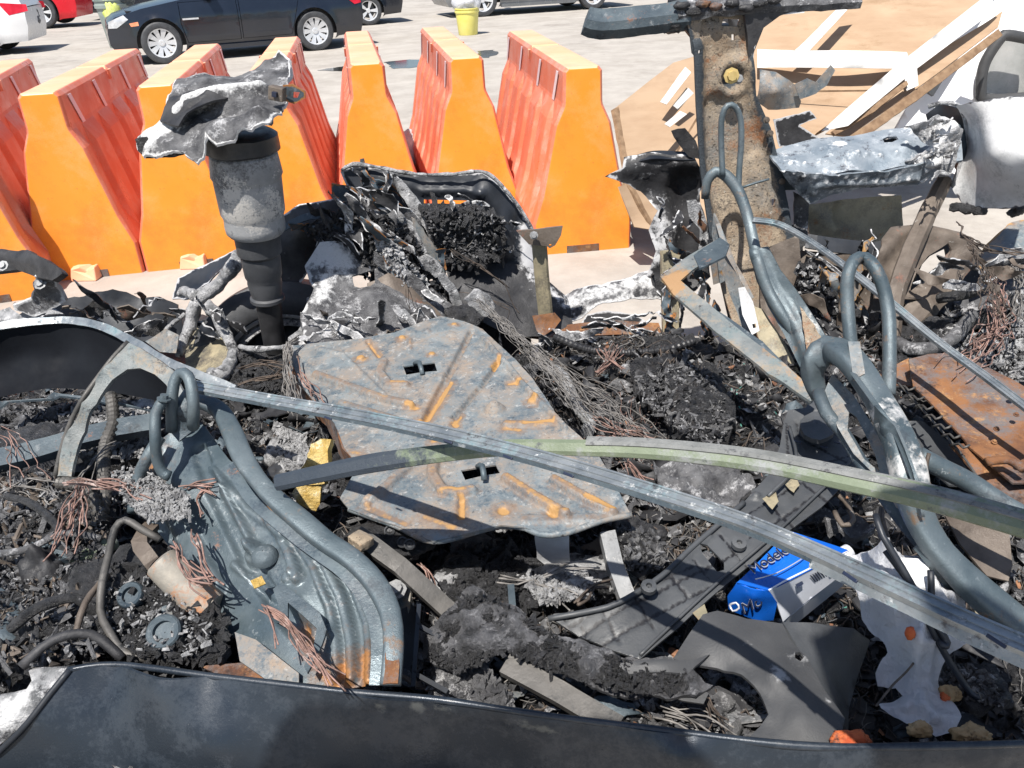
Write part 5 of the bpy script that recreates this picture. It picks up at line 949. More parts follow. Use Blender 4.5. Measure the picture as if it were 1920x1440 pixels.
part('bay_panel', PZ([(-60, 1090, .58), (0, 1100, .58), (40, 1130, .57), (66, 1190, .55), (60, 1260, .53), (-60, 1300, .52)], .55), M['steeld'], th=.006, amp=.012, ctrl=PZ([(0, 1180, .60)], .6))
tube('bay_hose', PZ([(-20, 1010, .52), (40, 1000, .54), (90, 1020, .54), (130, 1070, .53), (150, 1130, .52)], .5), .012, M['charlump'], wreck, 9, amp=.3)
tube('bay_hose', PZ([(-20, 960, .53), (60, 950, .55), (110, 975, .55), (160, 1005, .56)], .5), .010, M['meltd'], wreck, 9, amp=.3)
tube('bay_hose', PZ([(60, 1085, .54), (120, 1050, .56), (180, 1050, .56), (210, 1080, .56)], .5), .011, M['olive'], wreck, 9, amp=.2)
tube('bay_bar', PZ([(0, 1120, .53), (80, 1075, .55), (160, 1040, .57)], .5), .009, M['brownframe'], wreck, 8, amp=.2)
shards(20, [(0, 900), (200, 900), (200, 1240), (0, 1280)], 1.3, 1.5, ['soot', 'meltd', 'charlump', 'brownframe', 'steel'], -.8, 1.0, 14, 44, 4, 12, 8800) if False else None
tube('green_pipe', PZ([(140, 1062, .56), (180, 1035, .57), (215, 1015, .57)], .5), .018, M['green'], wreck, 10, amp=.1)
# ================================================================ loose and standing things in the wreck
# ---- suspension strut with its melted mount
st = thing('suspension_strut', 'tall burnt air strut standing up with torn melted metal on its top', 'suspension strut', D(515, 645, 2.62))
T0, T1 = D(452, 262, 2.58), D(516, 648, 2.62); ax = (T1 - T0).normalized(); Ls = (T1 - T0).length
def onax(py): return T0 + ax * (Ls * (py - 262) / (648 - 262))
pxm = Ls / 391.
lathe('upper_can', [(0, 50*pxm), (22*pxm, 52*pxm), (26*pxm, 56*pxm), (60*pxm, 60*pxm), (66*pxm, 57*pxm), (72*pxm, 57*pxm), (125*pxm, 55*pxm), (132*pxm, 52*pxm), (136*pxm, 51*pxm), (150*pxm, 52*pxm), (160*pxm, 51*pxm), (166*pxm, 46*pxm), (168*pxm, 30*pxm)], T0 + ax * (-2 * pxm), ax, M['can'], st, 40)
lathe('dark_collar', [(-14*pxm, 50*pxm), (-8*pxm, 60*pxm), (16*pxm, 62*pxm), (20*pxm, 56*pxm), (18*pxm, 40*pxm)], T0, ax, M['rubblack'], st, 36, amp=.004)
lathe('lower_boot', [(150*pxm, 40*pxm), (200*pxm, 39*pxm), (206*pxm, 34*pxm), (212*pxm, 35*pxm), (245*pxm, 33*pxm), (252*pxm, 30*pxm), (258*pxm, 31*pxm), (285*pxm, 27*pxm), (288*pxm, 31*pxm), (294*pxm, 31*pxm), (300*pxm, 22*pxm)], T0, ax, M['rubber'], st, 32)
lathe('strut_rod', [(290*pxm, 23*pxm), (391*pxm, 21*pxm), (400*pxm, 21*pxm)], T0, ax, M['rubblack'], st, 24)
sheet('torn_mount', PD([(254, 262, 2.52), (270, 250, 2.52), (300, 225, 2.55), (318, 190, 2.62), (335, 155, 2.72), (360, 149, 2.76), (450, 152, 2.76), (480, 135, 2.78), (505, 110, 2.80), (522, 92, 2.80), (542, 110, 2.76), (545, 140, 2.7), (538, 165, 2.62), (534, 190, 2.56), (528, 212, 2.50), (505, 232, 2.44), (470, 245, 2.42), (440, 262, 2.40), (400, 270, 2.40), (378, 290, 2.40), (366, 302, 2.40), (350, 290, 2.40), (335, 284, 2.42), (300, 290, 2.46), (270, 294, 2.50), (257, 280, 2.52)], 2.5), M['meltd'], st, th=.008, res=.009, jag=.012, amp=.035, nsc=9, oct=5, edge=.006, ctrl=PD([(430, 220, 2.36), (380, 240, 2.38), (480, 190, 2.44)], 2.4),
      feats=[([(345, 175), (420, 175), (480, 165)], .11, .02, .0), ([(345, 230), (360, 212), (400, 200), (450, 190), (500, 178)], .022, .035, .7), ([(285, 260), (330, 232)], .05, .01, .95), ([(400, 225), (470, 215)], .04, -.02)])
sheet('mount_dark_skin', PD([(300, 222, 2.53), (318, 188, 2.60), (335, 153, 2.70), (362, 147, 2.74), (450, 150, 2.74), (490, 135, 2.74), (505, 150, 2.68), (470, 170, 2.62), (420, 183, 2.56), (380, 195, 2.52), (350, 210, 2.48), (335, 235, 2.46), (318, 232, 2.48)], 2.6), M['soot'], st, th=.006, res=.011, jag=.006, amp=.02, nsc=8, ctrl=PD([(400, 170, 2.58)], 2.6), feats=[([(340, 190), (400, 165), (470, 158)], .012, .008, .25), ([(350, 205), (410, 178), (480, 168)], .010, .008, .25)])
sheet('mount_soot_edge', PD([(256, 262), (275, 255), (300, 275), (340, 280), (342, 292), (300, 297), (272, 298), (258, 284)], 2.50), M['charlump'], st, th=.03, res=.012, jag=.012, amp=.03)
sheet('mount_horn', PD([(470, 140, 2.78), (500, 118, 2.8), (520, 92, 2.8), (540, 108, 2.76), (545, 135, 2.72), (525, 165, 2.66), (500, 155, 2.72)], 2.75), M['meltd'], st, th=.01, res=.01, jag=.010, amp=.03, nsc=12, edge=.008)
box('mount_clip', D(520, 175, 2.52), (.045, .03, .04), M['brownframe'], st, (0, .2, -.2)); box('clip_hole', D(515, 177, 2.50), (.014, .012, .014), M['ink'], st, (0, .2, -.2), .001)
sheet('mount_tab', PD([(530, 160), (548, 158), (572, 172), (572, 184), (552, 195), (535, 190)], 2.55), M['steeld'], st, th=.008, res=.01, holes=[[(550, 172), (562, 173), (558, 184), (549, 184)]], edge=.006)

# ---- tyre and wheel under the strut
wh = thing('loose_wheel_and_tyre', 'black tyre on its wheel behind the standing strut', 'wheel', D(540, 700, 2.9))
wc = D(548, 702, 2.88); wax = Vector((.10, -.96, .28)).normalized(); R_ = .37
lathe('tyre', [(-.12, .25), (-.12, .33), (-.10, R_), (-.03, R_ + .006), (.03, R_ + .006), (.09, R_), (.115, .34), (.122, .30), (.115, .26), (.10, .245), (.095, .25)], wc, wax, M['rubber'], wh, 72, cap=False)
lathe('rim', [(-.10, .24), (.09, .235), (.10, .242), (.105, .25), (.10, .25)], wc, wax, M['chrome'], wh, 56, cap=False)
lathe('rim_dish', [(-.02, .235), (.0, .1), (.02, .0)], wc, wax, M['rubber'], wh, 40, cap=False); lathe('rim_lip', [(.06, .236), (.075, .225), (.075, .205), (.06, .2)], wc, wax, M['melt'], wh, 56, cap=False)

# ---- rusty ribbed panel in the middle
cp = thing('seat_pan', 'blue grey rust spotted ribbed panel in the centre with two slotted holes', 'metal panel', W(840, 900, .4))
outl = PZ([(550, 648, .60), (600, 642, .61), (680, 634, .62), (740, 624, .63), (790, 604, .64), (826, 592, .64), (870, 602, .64), (905, 616, .64), (930, 640, .64), (965, 672, .64), (1000, 712, .63), (1030, 757, .63), (1048, 785, .63), (1090, 820, .62), (1120, 850, .62), (1150, 900, .61), (1170, 940, .60), (1184, 966, .59), (1130, 976, .595), (1060, 1000, .595), (1012, 1002, .595), (985, 990, .60), (940, 986, .605), (900, 995, .605), (860, 1006, .60), (812, 1016, .60), (780, 1003, .60), (740, 985, .60), (690, 968, .60), (655, 955, .60), (638, 935, .59), (655, 905, .60), (672, 875, .60), (645, 840, .60), (628, 795, .595), (592, 757, .59), (562, 720, .59), (545, 680, .59)], .6)
rb = []
for pl, w, h, mk_ in [([(885, 622), (870, 650), (845, 700), (822, 742), (798, 790)], .016, -.012, .30), ([(842, 722), (822, 755), (800, 790), (788, 793)], .018, .0, 1.05), ([(936, 680), (905, 725), (862, 775), (852, 785)], .012, -.012, .25), ([(936, 678), (925, 690)], .010, 0, 1.), ([(862, 785), (852, 797), (856, 802)], .013, -.006, .8),
                      ([(592, 700), (660, 728), (720, 752), (770, 765)], .018, .014, .35), ([(765, 765), (780, 768)], .012, 0, 1.), ([(640, 757), (760, 800), (850, 830)], .016, .012, .3), ([(690, 640), (712, 668)], .010, -.008, .6), ([(720, 680), (712, 700), (728, 722), (760, 725)], .02, .010, .3), ([(735, 722), (765, 722)], .012, 0, .6),
                      ([(955, 722), (982, 718), (970, 722)], .010, 0, .85), ([(950, 802), (1000, 802), (1035, 798)], .016, .008, .5), ([(985, 802), (1036, 798)], .012, 0, .95), ([(945, 810), (975, 812)], .014, 0, .55), ([(905, 640), (960, 700), (1010, 760), (1060, 810)], .012, .012, .1), ([(600, 650), (640, 660), (720, 740)], .01, .004, .1),
                      ([(815, 870), (812, 900), (830, 928), (860, 935), (885, 928)], .02, .012, .35), ([(832, 932), (850, 930), (872, 932)], .012, 0, .65), ([(866, 940), (866, 975)], .012, -.008, .75), ([(950, 905), (1000, 935), (1060, 965)], .018, .014, .5), ([(1040, 905), (1090, 930), (1148, 952)], .018, .014, .45), ([(1100, 934), (1148, 950)], .012, 0, .95), ([(770, 880), (730, 920), (690, 950)], .018, .012, .35), ([(800, 975), (850, 995)], .02, 0, .5), ([(660, 850), (700, 862)], .02, .0, .4),
                      ([(676, 672)], .016, .010, .95), ([(754, 638)], .013, .008, .95), ([(810, 667)], .012, .006, .95), ([(852, 612)], .012, .006, .85), ([(1000, 758)], .018, .010, .98), ([(928, 774)], .032, .016, .0), ([(928, 774)], .016, .010, .1), ([(846, 630)], .018, .006, .2), ([(884, 634)], .014, .006, .3), ([(918, 654)], .016, .008, .2), ([(695, 645)], .012, .006, .5), ([(802, 624)], .012, .006, .3),
                      ([(830, 708)], .022, .006, .1), ([(945, 961)], .018, -.006, 1.), ([(1038, 962)], .018, -.004, .95), ([(782, 962)], .008, -.01, .0), ([(815, 835)], .014, .004, .8), ([(760, 656)], .005, -.01, .0), ([(770, 658), (770, 640)], .008, .004, .35), ([(920, 600), (905, 620)], .01, 0, .3), ([(985, 975), (1100, 965), (1180, 962)], .02, .004, .3), ([(690, 955), (760, 985)], .02, -.006, .45)]:
    rb.append((pl, w * (.85 if len(pl) > 1 else 1.05), h * (1.25 if len(pl) > 1 else 1.0) + (-.004 if h == 0 and mk_ > .8 else 0), mk_))
sheet('panel_plate', outl, M['steel'], cp, th=.004, res=.0043, crisp=True, amp=.004, nsc=3, oct=3, jag=.0015, holes=[[(756, 688), (776, 686), (815, 682), (820, 698), (790, 700), (762, 704)], [(865, 888), (930, 877), (938, 892), (905, 898), (873, 906)]], feats=rb)
for a, b in (((778, 682), (792, 702)), ((896, 875), (908, 900))):
    p, q = W(*a, .625), W(*b, .625); m_ = (p + q) / 2 + Vector((.004, 0, .02)); tube('slot_strap', [p, m_, q], .007, M['tube'], cp, 8)
p0, p1 = W(640, 955, .595), W(1184, 966, .59)
tube('front_bead', PZ([(655, 955), (740, 985), (812, 1015), (900, 995), (940, 986), (985, 990), (1012, 1002), (1060, 1000), (1130, 976), (1184, 966)], .594), .007, M['steel'], cp, 8)
sheet('side_flange', PZ([(546, 650, .595), (562, 720, .59), (592, 757, .59), (628, 795, .59), (645, 840, .60), (672, 872, .60), (664, 880, .55), (636, 850, .53), (612, 800, .52), (570, 760, .52), (540, 710, .52), (532, 660, .53)], .57), M['rust'], cp, th=.004, amp=.01)
for px in ([(1003, 1000), (1065, 998), (1072, 1036), (1070, 1068), (1035, 1076), (1008, 1058)],):
    sheet('support_foot', [W(1003, 1000, .57), W(1065, 998, .57), W(1068, 1040, .50), W(1070, 1062, .46), W(1035, 1072, .44), W(1006, 1050, .47)], M['whitepaint'], cp, th=.01, jag=.004, amp=.008, feats=[([(1010, 1060), (1040, 1074), (1068, 1060)], .012, 0, .0)])
sheet('rear_foot', [W(622, 600, .60), W(672, 600, .60), W(680, 640, .52), W(640, 648, .50)], M['meltd'], cp, th=.006, jag=.004, amp=.006)

# ---- long bright strip and green rail crossing the picture
tr = thing('long_trim_strip', 'long bright slotted metal strip crossing diagonally over the whole wreck', 'metal strip', W(1100, 925, .75))
A0 = PZ([(360, 722, .88), (500, 748, .91), (640, 773, .94), (800, 805, .97), (960, 843, .99), (1100, 882, 1.01), (1280, 938, 1.03), (1400, 978, 1.05), (1520, 1028, 1.07), (1640, 1082, 1.09), (1800, 1156, 1.11), (1920, 1208, 1.12), (2020, 1252, 1.13)], .8)
sweep('strip_channel', A0, chan(.0255, .007), M['trim'], tr, up=(0, -.35, .93), step=.02, amp=.07, nsc=9, scale=[1.05, 1, 1, 1, .9, .8, .78])
sweep('strip_thin_flange', [p + Vector((-.002, -.013, -.006)) for p in A0[:9]], rect(.007, .0025), M['steeld'], tr, up=(0, -.9, .35), step=.03)
sweep('strip_lower_flange', [p + Vector((-.003, -.012, -.010)) for p in A0[8:]], rect(.012, .0025), M['trim'], tr, up=(0, -.9, .35), step=.03, amp=.03)
for x, y in ((615, 780), (840, 824), (952, 853), (1066, 886), (1594, 1078), (1868, 1198)):
    p = D(x, y, 1) ; r_ = ray(x, y); k_ = min(range(len(A0) - 1), key=lambda i: abs((CAMV + r_ * ((A0[i].y) / r_.y) - A0[i]).length))
    zc = A0[k_].z; c_ = W(x, y + 4, zc + .002); d_ = (A0[k_ + 1] - A0[k_]).normalized(); ang = math.atan2(d_.y, d_.x)
    box('slot', c_, (.018, .004, .003), M['ink'], tr, (.9, 0, ang), .001)
gr = thing('green_roof_rail', 'bowed flattened rail, dark blue at its left end and pale green to the right', 'metal rail', W(1300, 870, .7))
G0 = PZ([(520, 905, .80), (600, 888, .84), (700, 868, .88), (830, 850, .92), (960, 839, .95), (1100, 840, .97), (1200, 843, .98), (1320, 853, .99), (1440, 869, 1.0), (1600, 902, 1.01), (1760, 938, 1.02), (2000, 1006, 1.03)], .8)
sweep('rail_tube', G0, [(-.017, -.005), (-.010, -.010), (.010, -.010), (.017, -.005), (.017, .004), (.009, .010), (-.009, .010), (-.017, .004)], M['green'], gr, up=(0, -.75, .6), scale=[.9, .95, 1.0, .9, .8, .75, .8, .85, .9, .95, 1.0, 1.0], maskf=lambda s: np.clip(1.35 - s * 3.2, 0, 1) * .95)
sweep('rail_lip', [p + Vector((0, .004, .011)) for p in G0[5:]], [(-.009, -.002), (.009, -.002), (.010, .001), (.004, .003), (-.009, .002)], mat('scaled grey rail top', (.13, .135, .13), (.225, .23, .225), 20, .8, 0, .8, 160, [((.06, .06, .065), .60, 40, .06), ((.40, .39, .38), .66, 50, .05)]), gr, up=(0, -.2, .95))

# ---- thin trims
t_ = tag(sweep('thin_trim_strip', PZ([(1412, 412, .92), (1455, 418, .92), (1500, 440, .91), (1560, 480, .90), (1650, 550, .86), (1760, 640, .80), (1850, 706, .78), (1960, 790, .75)], .8), chan(.020, .006), M['trim'], None, up=(0, -.5, .85), amp=.04), 'thin straight trim strip running down from the rusty pillar to the right edge', 'metal strip')
lf = thing('bent_window_frame', 'grey green arched frame corner rising over the engine bay', 'window frame', W(120, 890, .55))
sheet('frame_plate', PZ([(105, 893, .62), (112, 858, .66), (128, 805, .72), (152, 755, .78), (182, 712, .82), (214, 670, .86), (240, 642, .88), (262, 652, .88), (300, 676, .86), (325, 695, .85), (348, 742, .82), (352, 800, .78), (338, 805, .78), (328, 765, .80), (312, 722, .83), (290, 702, .84), (262, 690, .85), (238, 692, .84), (210, 712, .82), (180, 758, .77), (158, 810, .71), (142, 855, .66), (134, 893, .62)], .75), M['greyglass'], lf, th=.008, res=.012, amp=.004, feats=[([(110, 890), (135, 800), (190, 715), (242, 655), (300, 690)], .008, .008, .3)])
tube('frame_bead', PZ([(104, 893, .62), (112, 855, .66), (128, 803, .72), (152, 753, .78), (182, 710, .82), (214, 668, .86), (240, 641, .88)], .8), .006, M['trimdull'], lf, 8)
br = thing('rusty_corner_bracket', 'flat metal corner bracket with a rusty elbow left of the pillar foot', 'bracket', W(1245, 520, .7))
sheet('bracket_plate', PZ([(1238, 519, .84), (1322, 462, .88), (1346, 448, .89), (1356, 470, .88), (1300, 505, .86), (1276, 527, .84), (1320, 562, .82), (1400, 628, .78), (1470, 680, .76), (1532, 735, .72), (1520, 752, .71), (1440, 700, .74), (1340, 620, .78), (1262, 552, .82)], .8), M['greyglass'], br, th=.008, res=.014, amp=.004, feats=[([(1250, 525), (1275, 520), (1262, 540)], .045, .002, .8), ([(1440, 660), (1500, 715)], .03, 0, .5)])
sheet('bracket_blue_end', PZ([(1300, 478, .875), (1322, 462, .885), (1350, 445, .895), (1368, 458, .89), (1360, 480, .885), (1312, 503, .868)], .8), M['steeld'], br, th=.006, amp=.003)
sweep('bracket_lip', PZ([(1252, 538, .81), (1300, 575, .79), (1380, 640, .75), (1450, 698, .72), (1520, 755, .69)], .8), rect(.014, .01), M['steel'], br)
sheet('bracket_blue_side', PZ([(1320, 575, .80), (1350, 585, .80), (1430, 640, .77), (1480, 690, .75), (1400, 650, .76), (1340, 605, .79)], .78), M['steeld'], br, th=.004)

# ---- short upright post on the far sill
po = thing('latch_post', 'brown upright post bracket on the far sill before a barrier', 'bracket', D(1030, 620, 2.7))
sweep('post', PD([(1010, 440, 2.72), (1016, 520, 2.72), (1024, 598, 2.72)], 2.7), [(-.026, -.012), (.026, -.012), (.026, .004), (.018, .012), (-.018, .012), (-.026, .004)], M['olive'], po, up=(0, -1, .2), curve=False, amp=.04)
sheet('post_head', PD([(968, 432), (1010, 430), (1056, 424), (1052, 440), (1040, 460), (1030, 466), (1024, 462), (992, 458)], 2.68), M['brownframe'], po, th=.01, res=.012, jag=.003, amp=.004, holes=[[(1030, 458), (1034, 458), (1034, 462), (1030, 462)]])
bolt('post_bolt', D(1001, 441, 2.66), (0, -1, .2), .009, M['can'], po, .01)
sheet('post_foot', PD([(998, 592, 2.66), (1040, 586, 2.66), (1052, 600, 2.66), (1040, 616, 2.64), (1016, 632, 2.62), (1006, 620, 2.64)], 2.65), M['rust'], po, th=.008, res=.01, feats=[([(x, y)], .009, -.008, .0) for x, y in ((1014, 603), (1027, 603), (1014, 613), (1027, 612), (1018, 623))])

# ---- left seat back: ribbed shell with tube frame and headrest loops
sb = thing('left_seat_back', 'blue grey ribbed seat back shell with tubular frame, leaning at lower left', 'seat frame', W(500, 1250, .4))
so_ = PZ([(318, 812, .76), (352, 775, .78), (385, 800, .76), (430, 862, .74), (480, 905, .72), (540, 960, .70), (600, 1010, .68), (660, 1055, .66), (706, 1110, .64), (738, 1170, .62), (740, 1284, .60), (690, 1286, .585), (640, 1292, .575), (560, 1282, .57), (500, 1240, .565), (430, 1190, .56), (390, 1130, .57), (330, 1040, .60), (275, 965, .63), (248, 915, .65), (252, 880, .68), (285, 840, .73)], .65)
rbs = [([(424, 925), (450, 975), (480, 1035)], .0135, .020, .12), ([(512, 975), (545, 1035), (565, 1088)], .0135, .020, .12), ([(572, 1005), (612, 1060), (640, 1120), (660, 1200), (668, 1275)], .012, .018, .1), ([(618, 1035), (660, 1095), (688, 1165), (700, 1240), (702, 1280)], .012, .020, .12), ([(545, 1000), (590, 1060), (622, 1140), (636, 1220), (640, 1275)], .011, .016, .1), ([(590, 1010), (640, 1070)], .008, .010, .1),
       ([(378, 850), (420, 950), (470, 1060), (530, 1150), (570, 1190)], .022, -.016, 0), ([(478, 1040)], .030, .028, 0), ([(545, 1085)], .016, .012, .1), ([(655, 1050)], .012, .010, .1), ([(690, 1235), (694, 1285)], .018, 0, .8), ([(655, 1255), (660, 1285)], .020, 0, .7), ([(610, 1265), (640, 1290)], .016, 0, .6), ([(540, 1110), (590, 1160), (625, 1190)], .010, .010, 0), ([(500, 955), (512, 975)], .008, 0, .9), ([(575, 1180), (600, 1240)], .016, 0, .55), ([(300, 860), (290, 900)], .03, .01, .4), ([(330, 960), (360, 1030), (400, 1100)], .03, .02, .0), ([(690, 1120), (715, 1180), (718, 1280)], .008, -.012, .2), ([(440, 1060), (520, 1120)], .01, .012, 0), ([(400, 880), (470, 960), (540, 1010)], .010, .012, .05)]
sheet('shell', so_, M['shell'], sb, th=.004, res=.005, crisp=True, amp=.006, nsc=4, oct=3, feats=rbs, ctrl=PZ([(430, 1000, .66), (560, 1120, .64), (600, 1180, .61), (350, 920, .70)], .6), holes=[[(522, 1112), (540, 1104), (556, 1128), (545, 1138), (538, 1135), (530, 1118)]])
sweep('pressed_flange', PZ([(430, 870, .762), (470, 935, .742), (525, 985, .722), (590, 1035, .70), (645, 1075, .69), (682, 1120, .67), (704, 1170, .652), (708, 1230, .632), (704, 1285, .61)], .7), rect(.022, .003), M['shell'], sb, amp=.1)
sweep('frame_tube', PZ([(330, 768, .82), (368, 752, .83), (410, 768, .82), (436, 812, .80), (458, 862, .78), (500, 920, .76), (552, 966, .74), (610, 1014, .72), (660, 1048, .71), (704, 1094, .69), (732, 1150, .67), (738, 1210, .65), (732, 1284, .62)], .7), boxy(1), M['tube'], sb, up=(.1, -.4, .9), smooth='up', scale=[.014, .017, .020, .022, .021, .0175, .019, .021, .0185, .019, .020, .0175, .018], amp=.03, nsc=9, maskf=lambda s: 0 * s)
sheet('rusty_tube_end', PZ([(722, 1225, .655), (748, 1225, .652), (744, 1282, .635), (716, 1282, .635)], .64), M['rust'], sb, th=.004, res=.008, jag=.006, amp=.003)
tube('frame_tube', PZ([(300, 820, .78), (275, 860, .75), (258, 900, .70), (250, 960, .66)], .7), .013, M['tube'], sb, 12)
tube('headrest_loop', PZ([(322, 806, .80), (322, 760, .86), (326, 720, .90), (338, 700, .92), (352, 705, .92), (360, 730, .90), (363, 770, .86), (362, 800, .81)], .8), .0125, M['tube'], sb, 12)
tube('headrest_tube', PZ([(306, 752, .88), (292, 775, .86), (291, 820, .82), (294, 860, .77), (304, 885, .74), (318, 893, .73)], .8), .0115, M['tube'], sb, 12)
bolt('tube_end', W(307, 750, .885), (.3, .2, 1), .009, M['tube'], sb, .012)
sheet('top_gusset', PZ([(318, 770, .85), (345, 730, .87), (362, 770, .85), (372, 800, .80), (335, 828, .78), (312, 800, .80)], .82), M['steeld'], sb, th=.006, res=.012)
bolt('shell_bolt', W(495, 982, .675), (0, -.3, 1), .009, M['steeld'], sb, .008); lathe('shell_boss', [(0, .026), (.012, .024), (.020, .016), (.022, .001)], W(497, 1046, .655), (0, -.2, 1), M['steeld'], sb, 20, cap=False)
box('yellow_tag', W(484, 1092, .662), (.022, .020, .003), M['foam'], sb, (.3, 0, .6), .001)
sheet('orange_edge_strip', PZ([(375, 1248, .58), (470, 1240, .58), (496, 1268, .575), (490, 1280, .57), (430, 1275, .57)], .575), M['rust'], sb, th=.006, amp=.004)
sheet('lower_flap', PZ([(440, 1185, .60), (480, 1200, .60), (560, 1262, .59), (560, 1290, .58), (500, 1275, .58), (450, 1240, .59)], .6), M['steel'], sb, th=.006, amp=.006)
sheet('latch_frame', PZ([(512, 1105, .67), (528, 1092, .67), (600, 1150, .66), (612, 1180, .65), (592, 1232, .63), (576, 1262, .62), (570, 1250, .62), (588, 1210, .63), (594, 1178, .645), (540, 1130, .66), (540, 1160, .655), (530, 1158, .655)], .65), M['steeld'], sb, th=.006, res=.012, amp=.003)

# ---- steering motor lump in the lower left
mt = thing('charred_motor', 'charred motor with rusty cylinder and round ends beside the left seat back', 'motor', W(300, 1200, .45))
lump('motor_crust', W(240, 1130, .52), (.13, .10, .07), M['charlump'], mt, .45, 14, 5, 41); lump('motor_crust', W(300, 1180, .50), (.12, .08, .06), M['soot'], mt, .35, 12, 5, 42)
a_, b_ = W(300, 1052, .66), W(392, 1140, .58); lathe('rusty_cylinder', [(0, .001), (0, .028), (.004, .034), (.06, .036), ((b_-a_).length, .036), ((b_-a_).length + .01, .02)], a_, b_ - a_, mat('rusty cylinder metal', (.20, .19, .17), (.40, .36, .30), 8, .6, .2, .5, 90, [((.32, .14, .06), .55, 9, .07)]), mt, 24, amp=.002)
lathe('cylinder_bore', [(-.003, .024), (-.001, .001)], a_, b_ - a_, M['ink'], mt, 20, cap=False)
for x, y, r in ((256, 1122, .026), (318, 1190, .032)):
    c_ = W(x, y, .585); lathe('round_end', [(0, r), (.03, r), (.034, r * .9), (.030, r * .62), (.022, r * .6), (.022, .001)], c_, Vector((0, -.55, .8)), M['steeld'], mt, 24, cap=False)
lathe('motor_disc', [(0, .085), (.02, .088), (.026, .080), (.022, .05), (.03, .03), (.03, .001)], W(345, 1200, .53), Vector((.1, -.45, .85)), M['soot'], mt, 32, cap=False)
box('clamp_block', W(335, 1165, .575), (.05, .06, .03), M['steel'], mt, (.2, .1, .5), .004, .008); box('clamp_block', W(262, 1215, .54), (.03, .05, .03), M['rust'], mt, (.2, .1, .1), .004, .008)
tube('motor_pipe', PZ([(300, 1012, .66), (262, 990, .68), (235, 975, .69), (215, 992, .68), (204, 1040, .66), (192, 1090, .64), (188, 1145, .61), (205, 1185, .60), (235, 1225, .58), (285, 1236, .57)], .6), .0075, M['trimdull'], mt, 10)
sweep('motor_arm', PZ([(290, 1060, .64), (275, 1040, .66), (262, 1015, .66), (285, 985, .66)], .6), rect(.03, .012), M['brownframe'], mt, amp=.2)
lump('ash_heap', W(300, 945, .68), (.05, .035, .02), M['ash'], mt, .5, 20, 5, 44); lump('ash_heap', W(250, 900, .64), (.03, .02, .015), M['ash'], mt, .5, 20, 4, 45)

crumble('motor_soot', PZ([(170, 1060, .58), (300, 1080, .60), (420, 1150, .60), (420, 1240, .58), (250, 1250, .56), (170, 1180, .56)], .58), 1300, .003, .013, M['charlump'], mt, .035)
crumble('motor_ash', PZ([(180, 1080, .60), (300, 1090, .62), (400, 1180, .62), (380, 1230, .6), (220, 1230, .58)], .6), 240, .001, .006, M['ash'], mt, .03)
crumble('ash_pile', PZ([(215, 895, .69), (270, 885, .70), (350, 930, .72), (356, 970, .71), (290, 980, .70), (240, 945, .69)], .7), 1500, .001, .006, M['ash'], mt, .03)
crumble('ash_pile', PZ([(520, 800, .48), (570, 820, .50), (580, 890, .48), (530, 880, .46)], .5), 700, .003, .011, M['ash'], mt, .03)
# ---- corrugated hoses
def hose(px, z, r, label, m='trimdull'):
    P = smooth_path(PZ(px, z), .0045); o = sweep('corrugated_hose', P, circ(r, 12), M[m], None, step=.0045, curve=False, smooth=False, ridges=.16)
    return tag(o, label, 'hose', 'corrugated hoses in the engine bay')
hose([(208, 740, .62), (212, 790, .60), (198, 832, .58), (194, 880, .58), (196, 930, .58), (186, 990, .56)], .6, .014, 'upright grey corrugated hose under the arched window frame')
hose([(112, 905, .60), (150, 910, .62), (176, 935, .60), (192, 985, .57)], .6, .014, 'short curled corrugated hose among pink wires')
hose([(1040, 632, .50), (1100, 655, .50), (1170, 662, .50), (1250, 655, .50), (1300, 640, .5)], .5, .012, 'black hose lying along the far sill', 'rubblack')
t_ = hose([(1030, 692, .48), (1055, 705, .48), (1080, 760, .46), (1105, 790, .45), (1100, 812, .45)], .5, .017, 'bent grey hose coming out right of the rusty panel', 'can')

# ---- yellow foam
fo = thing('yellow_foam', 'torn yellow foam strip upright beside the centre panel', 'foam', W(590, 940, .4))
sheet('foam_upper', PZ([(585, 828, .68), (600, 818, .69), (620, 822, .68), (616, 870, .64), (606, 905, .60), (572, 905, .60), (556, 884, .62), (575, 862, .65)], .65), M['foam'], fo, th=.035, res=.010, jag=.012, amp=.02, nsc=16)
sheet('foam_lower', PZ([(545, 925, .58), (560, 905, .60), (604, 900, .60), (600, 945, .55), (592, 958, .53), (560, 945, .55)], .57), M['foam'], fo, th=.035, res=.010, jag=.006, amp=.01)

# ---- long dull bars in the lower middle
def flat(px, z, w, h, m, label, name='metal_bar', cat='metal bar', up=(0, -.4, .9), **k):
    return tag(sweep(name, PZ(px, z), rect(w, h), M[m], None, up=up, curve=False, **k), label, cat)
flat([(668, 1002, .62), (750, 1062, .58), (846, 1150, .50)], .6, .036, .02, 'trimdull', 'brown square bar with a pale end running down from under the panel', amp=.05)
tag(box('pale_block', W(677, 1012, .635), (.045, .035, .02), M['pillar'], None, (0, .1, -.7), .004, .006), 'pale scorched block on the upper end of the brown bar', 'scrap')
flat([(948, 1246, .54), (1050, 1300, .53), (1160, 1366, .52)], .6, .038, .02, 'trimdull', 'flat brown bar between the char blanket and the near panel', amp=.05)
flat([(1138, 1000, .54), (1152, 1060, .50), (1176, 1125, .46)], .6, .034, .034, 'can', 'short grey post standing below the right corner of the centre panel', amp=.06)
flat([(958, 1100, .5), (962, 1150, .5)], .5, .014, .014, 'steeld', 'small blue grey upright pin in the char')
fr = thing('black_wire_frame', 'thin black ladder frame beside the left seat back foot', 'frame')
fr.location = W(770, 1280, .4)
